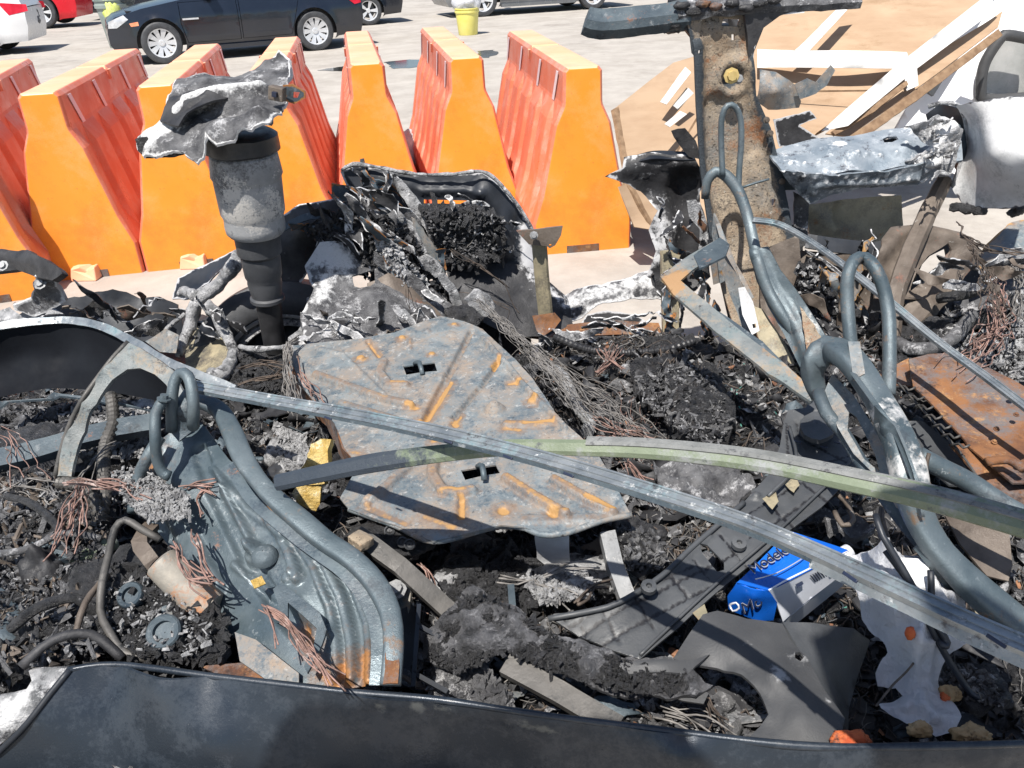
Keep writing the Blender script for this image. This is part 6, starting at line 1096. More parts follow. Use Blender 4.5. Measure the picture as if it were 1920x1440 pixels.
for pl in ([(786, 1135), (782, 1190), (775, 1290)], [(782, 1172), (826, 1196)], [(775, 1262), (840, 1298)]): sweep('rung', PZ(pl, .56), rect(.008, .008), M['sootgloss'], fr, curve=False)
tag(sheet('dark_hanging_flap', PZ([(742, 1150, .50), (775, 1130, .50), (782, 1180, .46), (766, 1288, .42), (745, 1290, .42)], .46), M['sootgloss'], None, th=.004, amp=.004), 'black flap hanging right of the left seat back', 'flap')
co = thing('mount_plate', 'pale grey green hinge plate with bolt near the left seat back', 'bracket', W(745, 1150, .45))
sheet('plate', PZ([(728, 1105, .52), (742, 1092, .53), (758, 1095, .53), (770, 1112, .52), (768, 1140, .50), (760, 1175, .47), (745, 1170, .47), (735, 1135, .5)], .5), M['greyglass'], co, th=.01, res=.01)
bolt('plate_bolt', W(743, 1107, .535), (0, -.4, .9), .014, M['can'], co, .016)
un = thing('connector_block', 'charred connector block with two round ports under the panel edge', 'connector', W(745, 1020, .5))
lump('block_crust', W(735, 1015, .54), (.085, .05, .035), M['charlump'], un, .35, 16, 5, 51)
for x, y in ((757, 1017), (770, 1021), (733, 996)): lathe('port', [(0, .012), (.022, .012), (.024, .009), (.018, .006), (.018, .001)], W(x, y, .565), (0, -.7, .6), M['rubber'], un, 16, cap=False)
for i, (x, y, a, b, c, m) in enumerate([(900, 1040, .06, .05, .02, 'meltd'), (1085, 1090, .09, .05, .03, 'ash'), (980, 1095, .05, .04, .02, 'ash'), (870, 1080, .05, .04, .03, 'charlump'), (840, 1110, .04, .03, .03, 'melt'), (1190, 1040, .025, .025, .02, 'charlump'), (1230, 1000, .02, .02, .015, 'soot'), (1230, 935, .05, .035, .012, 'melt'), (1290, 930, .03, .02, .015, 'charlump'), (640, 880, .03, .03, .03, 'charlump'), (540, 850, .05, .04, .04, 'ash'), (545, 890, .05, .04, .03, 'rubblack')]):
    o = lump('burnt_clump', W(x, y, .43), (a, b, c), M[m], None, .5, 18, 4, 60 + i); w_ = {'ash': 'pale ash', 'meltd': 'sooty melted metal', 'melt': 'bright melted metal', 'charlump': 'black char', 'soot': 'sooty char', 'rubblack': 'black rubber'}[m]
    where = ['under the front edge of the centre panel', 'below the white support foot', 'in the hollow under the panel', 'left in the hollow under the panel', 'above the char blanket', 'beside the short grey post', 'right of the short grey post', 'between the long strip and the green rail', 'left of the grey slotted tray', 'beside the yellow foam', 'left of the yellow foam', 'at the lower left of the yellow foam'][i]
    tag(o, w_ + ' clump ' + where, 'clump')

# char slabs
def slab(px, z, label, m='charlump', **k):
    k.setdefault('amp', .04); crumble('slab_crumbs', PZ(px, z + .012), 420, .002, .010, M['chip'], None, .02) if False else None; tag(sheet('char_crust', PZ(px, z), M[m], None, th=.014, res=.0085, jag=.012, nsc=16, oct=6, ridge=True, **k), label, 'char slab')
slab([(1150, 985), (1185, 975), (1230, 1000), (1250, 1060), (1210, 1090), (1170, 1060)], .50, 'cracked black char slab between the centre panel and the slotted tray')
slab([(1225, 880), (1300, 860), (1380, 880), (1420, 920), (1380, 950), (1290, 935), (1230, 915)], .50, 'brown grey crusty slab under the green rail left of the slotted tray', 'meltd')
slab([(1180, 690), (1280, 670), (1340, 700), (1380, 790), (1360, 850), (1280, 830), (1230, 780), (1190, 740)], .50, 'large cracked char slab in the middle right of the floor', 'char', ctrl=PZ([(1300, 750, .54)], .5))
slab([(1200, 640), (1300, 640), (1340, 670), (1240, 690)], .47, 'narrow char slab at the far sill right of the rusty wire bundle', 'char')
slab([(1520, 960), (1600, 965), (1640, 1000), (1600, 1010), (1560, 1000)], .50, 'small char slab above the drink carton', 'meltd')
slab([(1660, 1230), (1700, 1220), (1860, 1260), (1900, 1330), (1820, 1340), (1780, 1290)], .46, 'black char slab right of the plastic bag', 'charlump')
for reg, zz in (([(1190, 700), (1280, 680), (1340, 710), (1370, 790), (1350, 840), (1280, 820), (1200, 750)], .535), ([(1160, 990), (1230, 1010), (1240, 1060), (1180, 1060)], .52), ([(1680, 1240), (1850, 1265), (1880, 1325), (1790, 1290)], .48)):
    for mm_, nn_, s_ in (('chip', 700, .009), ('meltd', 260, .009), ('ash', 160, .004)):
        o = crumble('slab_crumbs', PZ(reg, zz), nn_, .0015, s_, M[mm_], None, .015, seed=int(zz * 100), elong=2.2); tag(o, {'chip': 'dark', 'meltd': 'grey', 'ash': 'pale'}[mm_] + ' crumbs lying on a cracked char slab', 'debris')
# ---- char blanket
ch = tag(sheet('charred_blanket', PZ([(828, 1165, .56), (850, 1130, .57), (885, 1108, .57), (930, 1125, .58), (965, 1140, .58), (1000, 1175, .58), (1060, 1200, .575), (1130, 1222, .57), (1200, 1240, .56), (1260, 1236, .55), (1300, 1262, .55), (1328, 1292, .545), (1300, 1308, .54), (1230, 1310, .53), (1180, 1306, .53), (1130, 1295, .53), (1075, 1280, .53), (1030, 1262, .54), (990, 1240, .55), (950, 1222, .56), (905, 1248, .54), (860, 1270, .52), (820, 1258, .51), (790, 1230, .51), (800, 1190, .53)], .55), mat('charred textile', (.035, .035, .038), (.13, .13, .138), 24, .6, 0, 1, 150, [((.22, .22, .23), .60, 45, .06), ((.015, .015, .016), .60, 16, .05)], spec=.6, bdist=.010), None, th=.012, res=.006, jag=.014, amp=.032, nsc=16, oct=6, ridge=True, ctrl=PZ([(960, 1180, .60), (1100, 1250, .595), (880, 1180, .59)], .6)), 'grey black charred textile blanket draped over debris at the lower centre', 'charred textile')

crumble('blanket_crumbs', PZ([(835, 1165, .575), (880, 1115, .585), (960, 1145, .595), (1060, 1205, .59), (1200, 1245, .575), (1300, 1270, .56), (1290, 1300, .55), (1180, 1300, .55), (1030, 1258, .56), (950, 1218, .57), (860, 1262, .54), (800, 1230, .53)], .57), 2600, .001, .006, M['charlump'], ch, .012, elong=2.4)
# ---- grey slotted tray
ty = thing('plastic_tray', 'grey black plastic trim tray with grooves and slots, lying diagonally', 'plastic trim', W(1350, 1000, .5))
lines = []
for a, b in [((1060, 1180), (1300, 1062)), ((1080, 1195), (1380, 1035)), ((1120, 1215), (1340, 1095)), ((1060, 1165), (1250, 1085)), ((1250, 1075), (1290, 1120)), ((1130, 1150), (1160, 1205)), ((1190, 1125), (1225, 1180)), ((1090, 1175), (1105, 1205)), ((1300, 1050), (1330, 1085)), ((1400, 960), (1560, 870)), ((1420, 1000), (1600, 880)), ((1440, 940), (1500, 1000)), ((1500, 900), (1560, 950)), ((1380, 1020), (1500, 950)), ((1480, 850), (1540, 890)), ((1490, 880), (1600, 855)), ((1475, 790), (1480, 880)), ((1350, 1000), (1400, 1060)), ((1500, 820), (1590, 870))]:
    lines.append(([a, b], .0046, -.0018, .72))
lines += [([(1495, 790), (1530, 772), (1562, 788), (1558, 815), (1532, 825), (1500, 815), (1495, 790)], .006, -.006, .5), ([(1528, 798)], .028, .012, 0), ([(1530, 793)], .006, -.02, 1.), ([(1040, 1158), (1180, 1115), (1250, 1078), (1330, 1005)], .008, .007, 0), ([(1215, 1105)], .012, .008, 0), ([(1418, 925)], .012, .01, 0)]
sheet('tray_plate', PZ([(1028, 1158, .52), (1100, 1145, .53), (1160, 1128, .54), (1200, 1104, .54), (1240, 1078, .55), (1300, 1022, .56), (1350, 985, .57), (1395, 940, .58), (1440, 890, .60), (1462, 838, .62), (1470, 790, .64), (1478, 768, .65), (1510, 764, .655), (1520, 752, .66), (1545, 750, .66), (1552, 765, .655), (1590, 820, .64), (1612, 862, .62), (1570, 920, .60), (1540, 950, .59), (1470, 1000, .57), (1408, 1056, .55), (1335, 1118, .53), (1270, 1180, .51), (1200, 1238, .50), (1150, 1222, .50), (1085, 1195, .50)], .56), M['plastic'], ty, th=.005, res=.0055, amp=.008, nsc=3, oct=2,
      holes=[[(1312, 1022), (1326, 1020), (1358, 1052), (1358, 1066), (1345, 1070), (1318, 1038)]], feats=lines)
for x, y in ((1216, 1103), (1420, 930), (1385, 1022)): lathe('tray_boss', [(0, .016), (.010, .015), (.011, .006), (.004, .005), (.004, .001)], W(x, y, .565), (0, -.3, 1), M['plastic'], ty, 16, cap=False)
sheet('tray_pad', PZ([(1500, 800, .666), (1501, 788, .668), (1510, 779, .670), (1524, 772, .672), (1534, 771, .672), (1552, 778, .669), (1560, 786, .668), (1566, 800, .665), (1564, 812, .664), (1552, 820, .662), (1538, 825, .662), (1522, 822, .663), (1508, 815, .664)], .665), M['plastic'], ty, th=.012, res=.008, feats=[([(1532, 794)], .024, .004, 0), ([(1531, 793)], .005, -.004, 1.)])
tube('tray_rib', PZ([(1480, 800, .648), (1492, 870, .632), (1440, 930, .605)], .6), .004, M['plastic'], ty, 7)
tube('tray_rib', PZ([(1200, 1228, .508), (1330, 1106, .54), (1470, 985, .578), (1600, 860, .628)], .6), .0035, M['plastic'], ty, 7)
for x, y, q in ((1495, 828, .645), (1570, 830, .642), (1545, 838, .64)): box('tray_slot', W(x, y, q), (.016, .005, .003), M['ink'], ty, (0, 0, -.6), .001)
for x, y, q in ((1470, 905, .605), (1430, 935, .60), (1300, 1150, .53)): sheet('pale_patch', PZ([(x, y, q), (x + 22, y - 18, q + .004), (x + 30, y + 4, q + .003), (x + 18, y + 18, q)], q), M['olive'], ty, th=.001, res=.01, jag=.006)
tube('tray_edge', PZ([(1028, 1160, .525), (1100, 1147, .535), (1160, 1130, .545), (1240, 1080, .555), (1300, 1024, .565), (1395, 942, .585)], .5), .006, M['plastic'], ty, 8)

# ---- charcoal liner
li = thing('charcoal_liner', 'smooth charcoal plastic liner panel at the lower right centre', 'plastic liner', W(1450, 1300, .4))
sheet('liner_top', PZ([(1318, 1152, .58), (1345, 1145, .58), (1400, 1158, .58), (1468, 1166, .58), (1482, 1195, .575), (1502, 1220, .57), (1520, 1240, .57), (1545, 1290, .56), (1585, 1345, .56), (1572, 1400, .555), (1500, 1404, .555), (1392, 1394, .555), (1415, 1370, .555), (1440, 1345, .555), (1425, 1305, .555), (1390, 1268, .56), (1345, 1248, .56), (1295, 1240, .565), (1262, 1232, .565), (1290, 1190, .57)], .57), M['plasticd'], li, th=.006, res=.012, amp=.012, nsc=3, oct=2, ctrl=PZ([(1450, 1260, .60), (1380, 1200, .595), (1500, 1340, .585)], .6), holes=[[(1490, 1225), (1500, 1222), (1508, 1232), (1500, 1243), (1490, 1238)]],
      feats=[([(1500, 1232)], .02, .006, .6), ([(1458, 1270), (1462, 1285)], .012, .0, .9), ([(1440, 1345), (1425, 1305), (1385, 1262)], .014, .012, 0), ([(1420, 1180), (1440, 1200)], .01, .002, .3), ([(1400, 1215)], .006, 0, .9), ([(1555, 1310)], .006, 0, .9)])
sheet('liner_side', PZ([(1468, 1166, .575), (1520, 1168, .57), (1600, 1178, .55), (1632, 1200, .52), (1610, 1260, .48), (1590, 1330, .46), (1575, 1400, .50), (1584, 1345, .55), (1545, 1290, .555), (1502, 1220, .565)], .55), M['plastic'], li, th=.006, res=.014, amp=.006)
sheet('liner_wing', PZ([(1440, 1345, .55), (1500, 1404, .55), (1396, 1398, .548)], .55), M['plasticd'], li, th=.004)
tag(sheet('torn_grey_flap', PZ([(1155, 1250, .57), (1200, 1240, .575), (1300, 1235, .575), (1330, 1225, .57), (1290, 1262, .57), (1240, 1256, .575), (1180, 1262, .57)], .57), M['plasticd'], None, th=.005, amp=.008, jag=.003, feats=[([(1160, 1252), (1250, 1247)], .01, .01, .2)]), 'narrow grey torn flap bridging the char blanket and the charcoal liner', 'flap')
tag(sheet('grey_torn_sheet', PZ([(1240, 1262, .55), (1290, 1280, .55), (1330, 1300, .545), (1320, 1320, .54), (1280, 1312, .54), (1230, 1290, .54)], .55), M['plasticd'], None, th=.005, amp=.012, jag=.006), 'small dark grey torn sheet under the charcoal liner', 'flap')

# ---- beer carton with its print
bx = thing('drink_carton', 'glossy blue and white drink carton lying on its side among the debris', 'carton', W(1470, 1120, .4))
Tp = PZ([(1366, 1118, .56), (1482, 996, .60), (1588, 1034, .60), (1446, 1108, .56)], .58)
c0, c1, c2_, c3 = Tp  # left-front, back-left, back-right, front-right of the blue top
ux = (c1 - c0); uy = (c3 - c0)
sheet('carton_top', [W(1382, 1092, .585), W(1480, 996, .60), (W(1590, 1032, .60)), W(1442, 1106, .585)], M['blue'], bx, th=.003, res=.012, amp=.004, nsc=6, oct=2)
sheet('carton_side', [W(1442, 1107, .585), W(1592, 1032, .60), W(1606, 1052, .54), W(1468, 1166, .48), W(1456, 1130, .53)], M['cartonwhite'], bx, th=.003, res=.014, amp=.003)
sheet('carton_end', [W(1382, 1093, .582), W(1442, 1107, .582), W(1457, 1132, .54), W(1450, 1163, .49), W(1420, 1164, .49), W(1366, 1142, .50), W(1364, 1118, .54)], M['blue'], bx, th=.003, res=.010, ctrl=[W(1412, 1120, .565)], amp=.003)
tube('white_sleeve', [W(1548, 1060, .575), W(1592, 1034, .585)], .016, M['cartonwhite'], bx, 16)
sheet('carton_underside', [W(1468, 1166, .475), W(1606, 1052, .535), W(1590, 1090, .44), W(1480, 1180, .42)], M['cartonwhite'], bx, th=.003)
def text_on(s, o, u, v, size, m, parent, name, off=.004, shear=0):
    cu = bpy.data.curves.new('t', 'FONT'); cu.body = s; cu.size = 1; cu.extrude = .01; cu.shear = shear
    to = bpy.data.objects.new('t', cu); COL.objects.link(to); dg = bpy.context.evaluated_depsgraph_get(); me = bpy.data.meshes.new_from_object(to.evaluated_get(dg)); bpy.data.objects.remove(to)
    u = u.normalized(); n = u.cross(v).normalized(); v2 = n.cross(u)
    if n.dot(CAMV - o) < 0: n = -n
    V = np.array([tuple(o + u * q.co.x * size + v2 * q.co.y * size + n * (off + q.co.z * .02)) for q in me.vertices]); F = [tuple(p.vertices) for p in me.polygons]
    return mk(name, V, F, m, parent, False)
for m_, o_, dx in (('silverink', .005, 1.0), ('ink', .007, 0.)): text_on('Modelo', W(1412 + dx, 1080 + dx, .592), W(1500, 1026, .60) - W(1412, 1080, .592), W(1398, 1062, .592) - W(1412, 1080, .592), .034, M[m_], bx, 'lettering', o_, .25)
tube('gold_swoosh', [W(1416, 1086, .600), W(1455, 1075, .602), W(1500, 1050, .606), W(1516, 1036, .606)], .0012, M['silverink'], bx, 5)
for m_, o_ in (('silverink', .012), ('ink', .0145)): text_on('Mo', W(1388 + (m_ == 'silverink'), 1147, .520), W(1420, 1130, .535) - W(1388, 1146, .520), W(1382, 1128, .54) - W(1388, 1146, .520), .034, M[m_], bx, 'lettering', o_, .2)
tube('silver_crest', [W(1368, 1134, .548), W(1380, 1130, .556), W(1386, 1140, .55), W(1374, 1146, .542), W(1368, 1134, .548)], .0022, M['silverink'], bx, 5)
for i in range(7):
    a = W(1512 + i * 4.0, 1076 - i * 2.1, .565); sheet('barcode_bar', [a, a + Vector((.0018, .0004, 0)), W(1512 + i * 4 + 6, 1090 - i * 2.1, .535) + Vector((.0018, 0, 0)), W(1512 + i * 4 + 6, 1090 - i * 2.1, .535)], M['ink'], bx, th=.001, res=.03) if False else None
def decal(px, z, m, name, lift=.006, z1=None):
    P_ = PZ(px, z); n_ = (P_[1] - P_[0]).cross(P_[2] - P_[0]).normalized(); n_ = n_ if n_.dot(CAMV - P_[0]) > 0 else -n_
    me = [p + n_ * lift for p in P_]; return mk(name, [tuple(p) for p in me], [tuple(range(len(me)))], M[m], bx, False)
for i in range(6): decal([(1515 + i * 4.2, 1076 - i * 2.2, .578 ), (1517.2 + i * 4.2, 1075 - i * 2.2, .578), (1527 + i * 4.2, 1088 - i * 2.2, .548), (1524.8 + i * 4.2, 1089 - i * 2.2, .548)], .56, 'ink', 'barcode_line', .005)
text_on('12 x 12', W(1492, 1088, .566), W(1502, 1110, .535) - W(1492, 1088, .566), W(1510, 1082, .57) - W(1492, 1088, .566), .011, M['ink'], bx, 'lettering', .006) if False else None
for q in ([(1484, 1092), (1496, 1086), (1499, 1092), (1487, 1098)], [(1490, 1102), (1503, 1095), (1506, 1101), (1494, 1108)]): decal([(x, y, .560) for x, y in q], .56, 'ink', 'print_mark', .008)

# ---- plastic bag
bg_ = tag(sheet('plastic_bag', PZ([(1588, 1046, .62), (1618, 1036, .65), (1644, 1030, .67), (1654, 1018, .70), (1662, 1022, .70), (1664, 1040, .68), (1690, 1046, .66), (1738, 1052, .65), (1775, 1085, .63), (1795, 1120, .62), (1806, 1160, .60), (1822, 1192, .58), (1800, 1216, .57), (1776, 1232, .56), (1766, 1256, .55), (1764, 1285, .54), (1780, 1310, .53), (1792, 1348, .52), (1782, 1374, .52), (1750, 1384, .515), (1726, 1364, .515), (1690, 1360, .51), (1655, 1342, .51), (1645, 1326, .51), (1686, 1308, .515), (1676, 1290, .52), (1640, 1284, .52), (1638, 1262, .53), (1656, 1232, .54), (1640, 1196, .56), (1616, 1160, .57), (1606, 1132, .58), (1594, 1100, .59)], .57), M['bag'], None, th=.0012, res=.006, jag=.008, amp=.045, nsc=11, oct=5, ridge=True, ctrl=PZ([(1700, 1120, .68), (1700, 1200, .63), (1720, 1320, .55), (1640, 1090, .64), (1770, 1180, .62)], .6),
      feats=[([(1600, 1060), (1650, 1110), (1700, 1180)], .014, .014), ([(1655, 1022), (1670, 1100), (1690, 1180)], .012, .02), ([(1640, 1035), (1640, 1100), (1660, 1180)], .01, .014), ([(1740, 1070), (1730, 1160), (1700, 1260)], .014, .02), ([(1780, 1130), (1750, 1200), (1730, 1260)], .012, .016), ([(1700, 1220), (1710, 1290), (1740, 1350)], .012, .016), ([(1700, 1270), (1690, 1330)], .010, .012)]), 'crumpled torn white plastic bag at the lower right', 'bag')
tag(sheet('white_paper_scrap', PZ([(1688, 1046, .70), (1728, 1050, .70), (1752, 1085, .69), (1790, 1140, .67), (1786, 1152, .66), (1730, 1120, .67), (1700, 1080, .69)], .7), M['whitepaint'], None, th=.001, res=.011, amp=.01, nsc=8), 'bright white paper scrap above the plastic bag, beside the seat tube', 'paper')
tag(lump('orange_scrap', W(1706, 1188, .665), (.007, .006, .012), M['orangepeel'], None, .4, 40, 3, 71), 'small orange scrap stuck on the white plastic bag', 'litter')
for x, y, a, b, m, l in ((1595, 1388, .035, .02, 'orangepeel', 'orange red curved scrap at the bottom edge below the charcoal liner'), (1726, 1368, .022, .015, 'tan', 'tan leaf like scrap under the lower end of the bag'), (1822, 1376, .034, .022, 'tan', 'tan dry leaf right of the bag at the near panel'), (1780, 1300, .022, .016, 'tan', 'tan scrap beside the torn bag edge'), (1768, 1312, .012, .010, 'orangepeel', 'tiny red scrap next to the bag edge')):
    tag(lump('litter_scrap', W(x, y, .565 if y > 1350 else .53), (a * .6, b * .6, .009), M[m], None, .7, 18, 4, x), l, 'litter')

# ---- black bent rods over the bag
for pl, l in (([(1642, 965, .80), (1655, 1005, .78), (1690, 1062, .74), (1722, 1120, .70), (1745, 1175, .66), (1780, 1240, .60), (1820, 1300, .55), (1838, 1306, .55)], 'long blue black bent rod running down over the white bag'), ([(1660, 1032, .74), (1700, 1085, .71), (1740, 1140, .68), (1762, 1180, .66), (1776, 1205, .64), (1768, 1212, .64), (1758, 1190, .64), (1740, 1140, .66)], 'hooked black rod end beside the long bent rod'), ([(1745, 1070, .72), (1746, 1120, .68), (1738, 1150, .66), (1728, 1180, .64)], 'short upright black rod over the white bag')):
    tag(tube('bent_rod', PZ(pl, .6), .006, M['sootgloss'], None, 8), l, 'rod')

# ---- right seat frames
s1 = thing('tall_seat_frame', 'tall grey green seat side frame with headrest loop before the rusty pillar', 'seat frame', W(1500, 720, .4))
tube('side_tube', PD([(1322, 372, 2.62), (1326, 340, 2.62), (1342, 322, 2.62), (1362, 330, 2.61), (1384, 358, 2.58), (1400, 400, 2.54), (1412, 450, 2.48), (1424, 500, 2.42), (1440, 545, 2.38), (1466, 590, 2.33), (1500, 640, 2.28), (1530, 685, 2.20)], 2.5), [.013, .017, .019, .019, .018, .018, .018, .018, .018, .017, .015, .012], M['tube'], s1, 14, sq=.85, amp=.025, nsc=10, maskf=lambda s: .0 * s)
sheet('side_plate', PD([(1404, 468, 2.46), (1440, 462, 2.44), (1462, 505, 2.40), (1490, 540, 2.36), (1520, 585, 2.30), (1545, 625, 2.24), (1562, 668, 2.16), (1540, 705, 2.14), (1512, 712, 2.16), (1496, 680, 2.22), (1472, 630, 2.30), (1440, 575, 2.38), (1418, 525, 2.42)], 2.3), M['tube'], s1, th=.012, res=.010, amp=.006, feats=[([(1420, 480), (1445, 540), (1490, 610), (1520, 680)], .022, .018, .0), ([(1515, 590), (1540, 650)], .035, 0, .40), ([(1505, 580), (1520, 660)], .01, .008, .3)], holes=[[(1447, 549), (1452, 549), (1455, 560), (1450, 562)]])
sheet('plate_scale', PD([(1500, 575, 2.30), (1530, 612, 2.24), (1552, 655, 2.16), (1536, 695, 2.12), (1516, 690, 2.14), (1510, 640, 2.22)], 2.2), M['pillar'], s1, th=.003, res=.010, jag=.008, amp=.004)
sheet('inner_blade', PD([(1338, 400, 2.58), (1356, 440, 2.54), (1376, 490, 2.48), (1392, 540, 2.44), (1402, 600, 2.40), (1420, 660, 2.34), (1408, 660, 2.34), (1390, 610, 2.40), (1372, 560, 2.46), (1352, 500, 2.52), (1335, 440, 2.58)], 2.48), M['steel'], s1, th=.008, res=.014, amp=.004)
sheet('shin_plate', PD([(1404, 570, 2.44), (1430, 580, 2.42), (1470, 640, 2.34), (1500, 700, 2.24), (1470, 690, 2.28), (1430, 660, 2.34)], 2.36), M['olive'], s1, th=.006, res=.014, amp=.006)
tube('headrest_loop', PD([(1355, 330, 2.60), (1352, 260, 2.62), (1354, 218, 2.62), (1364, 198, 2.62), (1378, 200, 2.62), (1388, 222, 2.62), (1390, 262, 2.61), (1386, 320, 2.60), (1385, 362, 2.58)], 2.6), .0095, M['tube'], s1, 12)
tube('cross_wire', PD([(1390, 352, 2.6), (1420, 342, 2.6), (1442, 336, 2.6)], 2.6), .004, M['tube'], s1, 8)
sweep('guide_strip', PD([(1346, 420, 2.56), (1362, 470, 2.50), (1390, 520, 2.46), (1410, 560, 2.42)], 2.5), rect(.014, .008), M['steel'], s1, up=(0, -1, .1))
sheet('latch_plate', PD([(1384, 540, 2.38), (1396, 538, 2.38), (1412, 566, 2.36), (1424, 620, 2.32), (1410, 628, 2.32), (1392, 590, 2.36)], 2.35), M['whitepaint'], s1, th=.008, res=.010, holes=[[(1410, 608), (1417, 606), (1419, 614), (1412, 616)]])
s2 = thing('front_seat_frame', 'blue grey seat side tube with white ash patches and tall headrest loop', 'seat frame', W(1700, 1000, .4))
sweep('side_tube', PZ([(1536, 745, .84), (1524, 705, .88), (1530, 675, .92), (1552, 655, .94), (1580, 662, .95), (1608, 690, .94), (1635, 730, .92), (1662, 775, .90), (1684, 820, .88), (1700, 870, .85), (1710, 920, .82), (1722, 965, .78), (1752, 1020, .74), (1800, 1075, .70), (1860, 1130, .66), (1960, 1210, .6)], .8), boxy(1, 22, .6), M['tube'], s2, up=(.15, -.5, .8), smooth='up', scale=[.016, .024, .029, .030, .028, .026, .026, .028, .031, .029, .025, .024, .027, .029, .028, .026], amp=.03, nsc=10, maskf=lambda s: .56 * np.exp(-((s - .42) / .05) ** 2) + .6 * np.exp(-((s - .54) / .045) ** 2))
sweep('pressed_lip', PZ([(1600, 700, .95), (1640, 755, .93), (1672, 800, .90), (1696, 850, .88), (1716, 905, .85), (1728, 960, .80)], .9), rect(.016, .003), M['tube'], s2, up=(.5, -.3, .8), amp=.1)
sheet('pressed_flank', PZ([(1640, 760, .93), (1680, 800, .91), (1716, 900, .86), (1730, 970, .80), (1700, 960, .78), (1672, 880, .82), (1640, 800, .88)], .88), M['tube'], s2, th=.005, res=.011, amp=.008, feats=[([(1660, 800), (1700, 930)], .012, .012, .3)])
sheet('tube_bracket', PZ([(1590, 640, .98), (1612, 640, .98), (1622, 700, .95), (1600, 712, .94)], .96), M['steel'], s2, th=.006, res=.011)
sheet('side_web', PZ([(1545, 735, .86), (1560, 700, .89), (1600, 740, .87), (1650, 820, .83), (1690, 900, .79), (1700, 960, .76), (1680, 950, .75), (1650, 900, .77), (1600, 850, .80), (1570, 800, .83)], .82), M['steel'], s2, th=.006, res=.014, amp=.006, holes=[[(1592, 772), (1606, 782), (1640, 850), (1648, 880), (1620, 860), (1590, 810)]])
tube('inner_tube', PZ([(1534, 735, .86), (1550, 775, .84), (1580, 810, .81), (1610, 860, .78), (1640, 905, .75), (1680, 960, .72), (1720, 1010, .69), (1770, 1070, .66), (1800, 1110, .64)], .8), .0135, M['steeld'], s2, 12)
tube('headrest_loop', PZ([(1598, 672, .92), (1592, 610, .98), (1588, 555, 1.03), (1590, 515, 1.07), (1602, 488, 1.09), (1622, 484, 1.09), (1642, 505, 1.08), (1658, 545, 1.04), (1666, 590, 1.0), (1668, 650, .95), (1666, 740, .88)], .9), .0135, M['tube'], s2, 14, amp=.05, nsc=14, maskf=lambda s: 0 * s)
sheet('hinge_cover', PZ([(1714, 1030, .72), (1740, 1000, .76), (1780, 1010, .74), (1800, 1060, .70), (1812, 1100, .66), (1806, 1140, .62), (1780, 1110, .65), (1745, 1070, .69)], .7), M['tube'], s2, th=.006, res=.012, ctrl=PZ([(1775, 1060, .73)], .7))
tube('lower_tube', PZ([(1722, 855, .76), (1760, 875, .74), (1820, 905, .71), (1880, 945, .68), (1960, 990, .65)], .7), .020, M['tube'], s2, 12)
tube('spring_wire', PZ([(1742, 850, .78), (1736, 880, .75), (1745, 915, .72), (1775, 930, .70), (1795, 930, .70)], .7), .004, M['wired'], s2, 7)
# ---- rusty box on the right with wire mesh
rbx = thing('rusty_battery_tray', 'rusty orange brown metal box at the right with wire mesh on its open edge', 'metal box', W(1820, 850, .4))
sheet('cover_plate', PZ([(1704, 672, .66), (1740, 664, .66), (1800, 662, .66), (1870, 700, .65), (1960, 745, .64), (1980, 900, .60), (1900, 905, .60), (1806, 826, .61), (1760, 770, .62), (1712, 724, .63)], .63), M['rust'], rbx, th=.005, res=.013, amp=.010, nsc=5, feats=[([(1710, 728), (1806, 828)], .012, .01, 0)])
sheet('front_plate', PZ([(1780, 832, .60), (1860, 828, .61), (1960, 840, .60), (1960, 960, .56), (1880, 930, .565), (1842, 900, .57)], .58), M['rust'], rbx, th=.005, res=.014, amp=.006)
sheet('left_plate', PZ([(1622, 698, .60), (1704, 672, .62), (1710, 724, .60), (1650, 720, .57)], .6), M['rust'], rbx, th=.005, res=.014, amp=.006)
sheet('inner_dark_plate', PZ([(1690, 790, .52), (1730, 790, .52), (1780, 830, .51), (1840, 915, .50), (1780, 910, .50), (1710, 850, .50)], .5), M['plastic'], rbx, th=.005, res=.014, amp=.006)
tube('cross_rod', PZ([(1850, 866, .64), (1890, 862, .64), (1920, 880, .64)], .6), .010, M['rust'], rbx, 10)
for i in range(7):
    x, y = 1690 + i * 17, 722 + i * 18; tube('mesh_wire', PZ([(x - 10, y + 6, .60), (x + 6, y + 2, .62), (x + 14, y + 10, .63), (x + 26, y + 4, .635)], .6), .0028, M['trimdull'], rbx, 6)
tube('mesh_wire', PZ([(1684, 718, .615), (1740, 780, .61), (1800, 848, .60), (1836, 900, .59)], .6), .0030, M['trimdull'], rbx, 6)
for x, y in ((1864, 829), (1908, 873), (1905, 778), (1895, 746), (1868, 805)): bolt('rivet', W(x, y, .650 if y < 820 else .612), (0, -.3, 1), .0045, M['rust'], rbx, .006)
rb2 = thing('rusty_plate', 'flat smoky rusty plate with rounded slot below the green rail at the right', 'metal plate', W(1840, 1000, .4))
sheet('plate', PZ([(1772, 968, .52), (1790, 955, .52), (1890, 985, .50), (1898, 1060, .46), (1890, 1090, .44), (1850, 1080, .45), (1800, 1020, .48)], .5), M['brownframe'], rb2, th=.006, res=.014, amp=.006, feats=[([(1800, 985), (1830, 978)], .014, .006, .4)])
tag(sheet('dented_skin_plate', PZ([(1820, 1128, .50), (1850, 1122, .50), (1872, 1140, .50), (1900, 1190, .49), (1880, 1215, .47), (1840, 1180, .48)], .49), M['olive'], None, th=.005, res=.014, amp=.01), 'small stained plate under the long strip at the right edge', 'metal plate')
for pts, l in (([(1565, 925), (1585, 940), (1600, 975), (1580, 985), (1565, 960)], 'small curled brown strip below the front seat frame'),):
    tag(tube('curled_strip', PZ(pts, .56), .006, M['brownframe'], None, 8), l, 'strip')
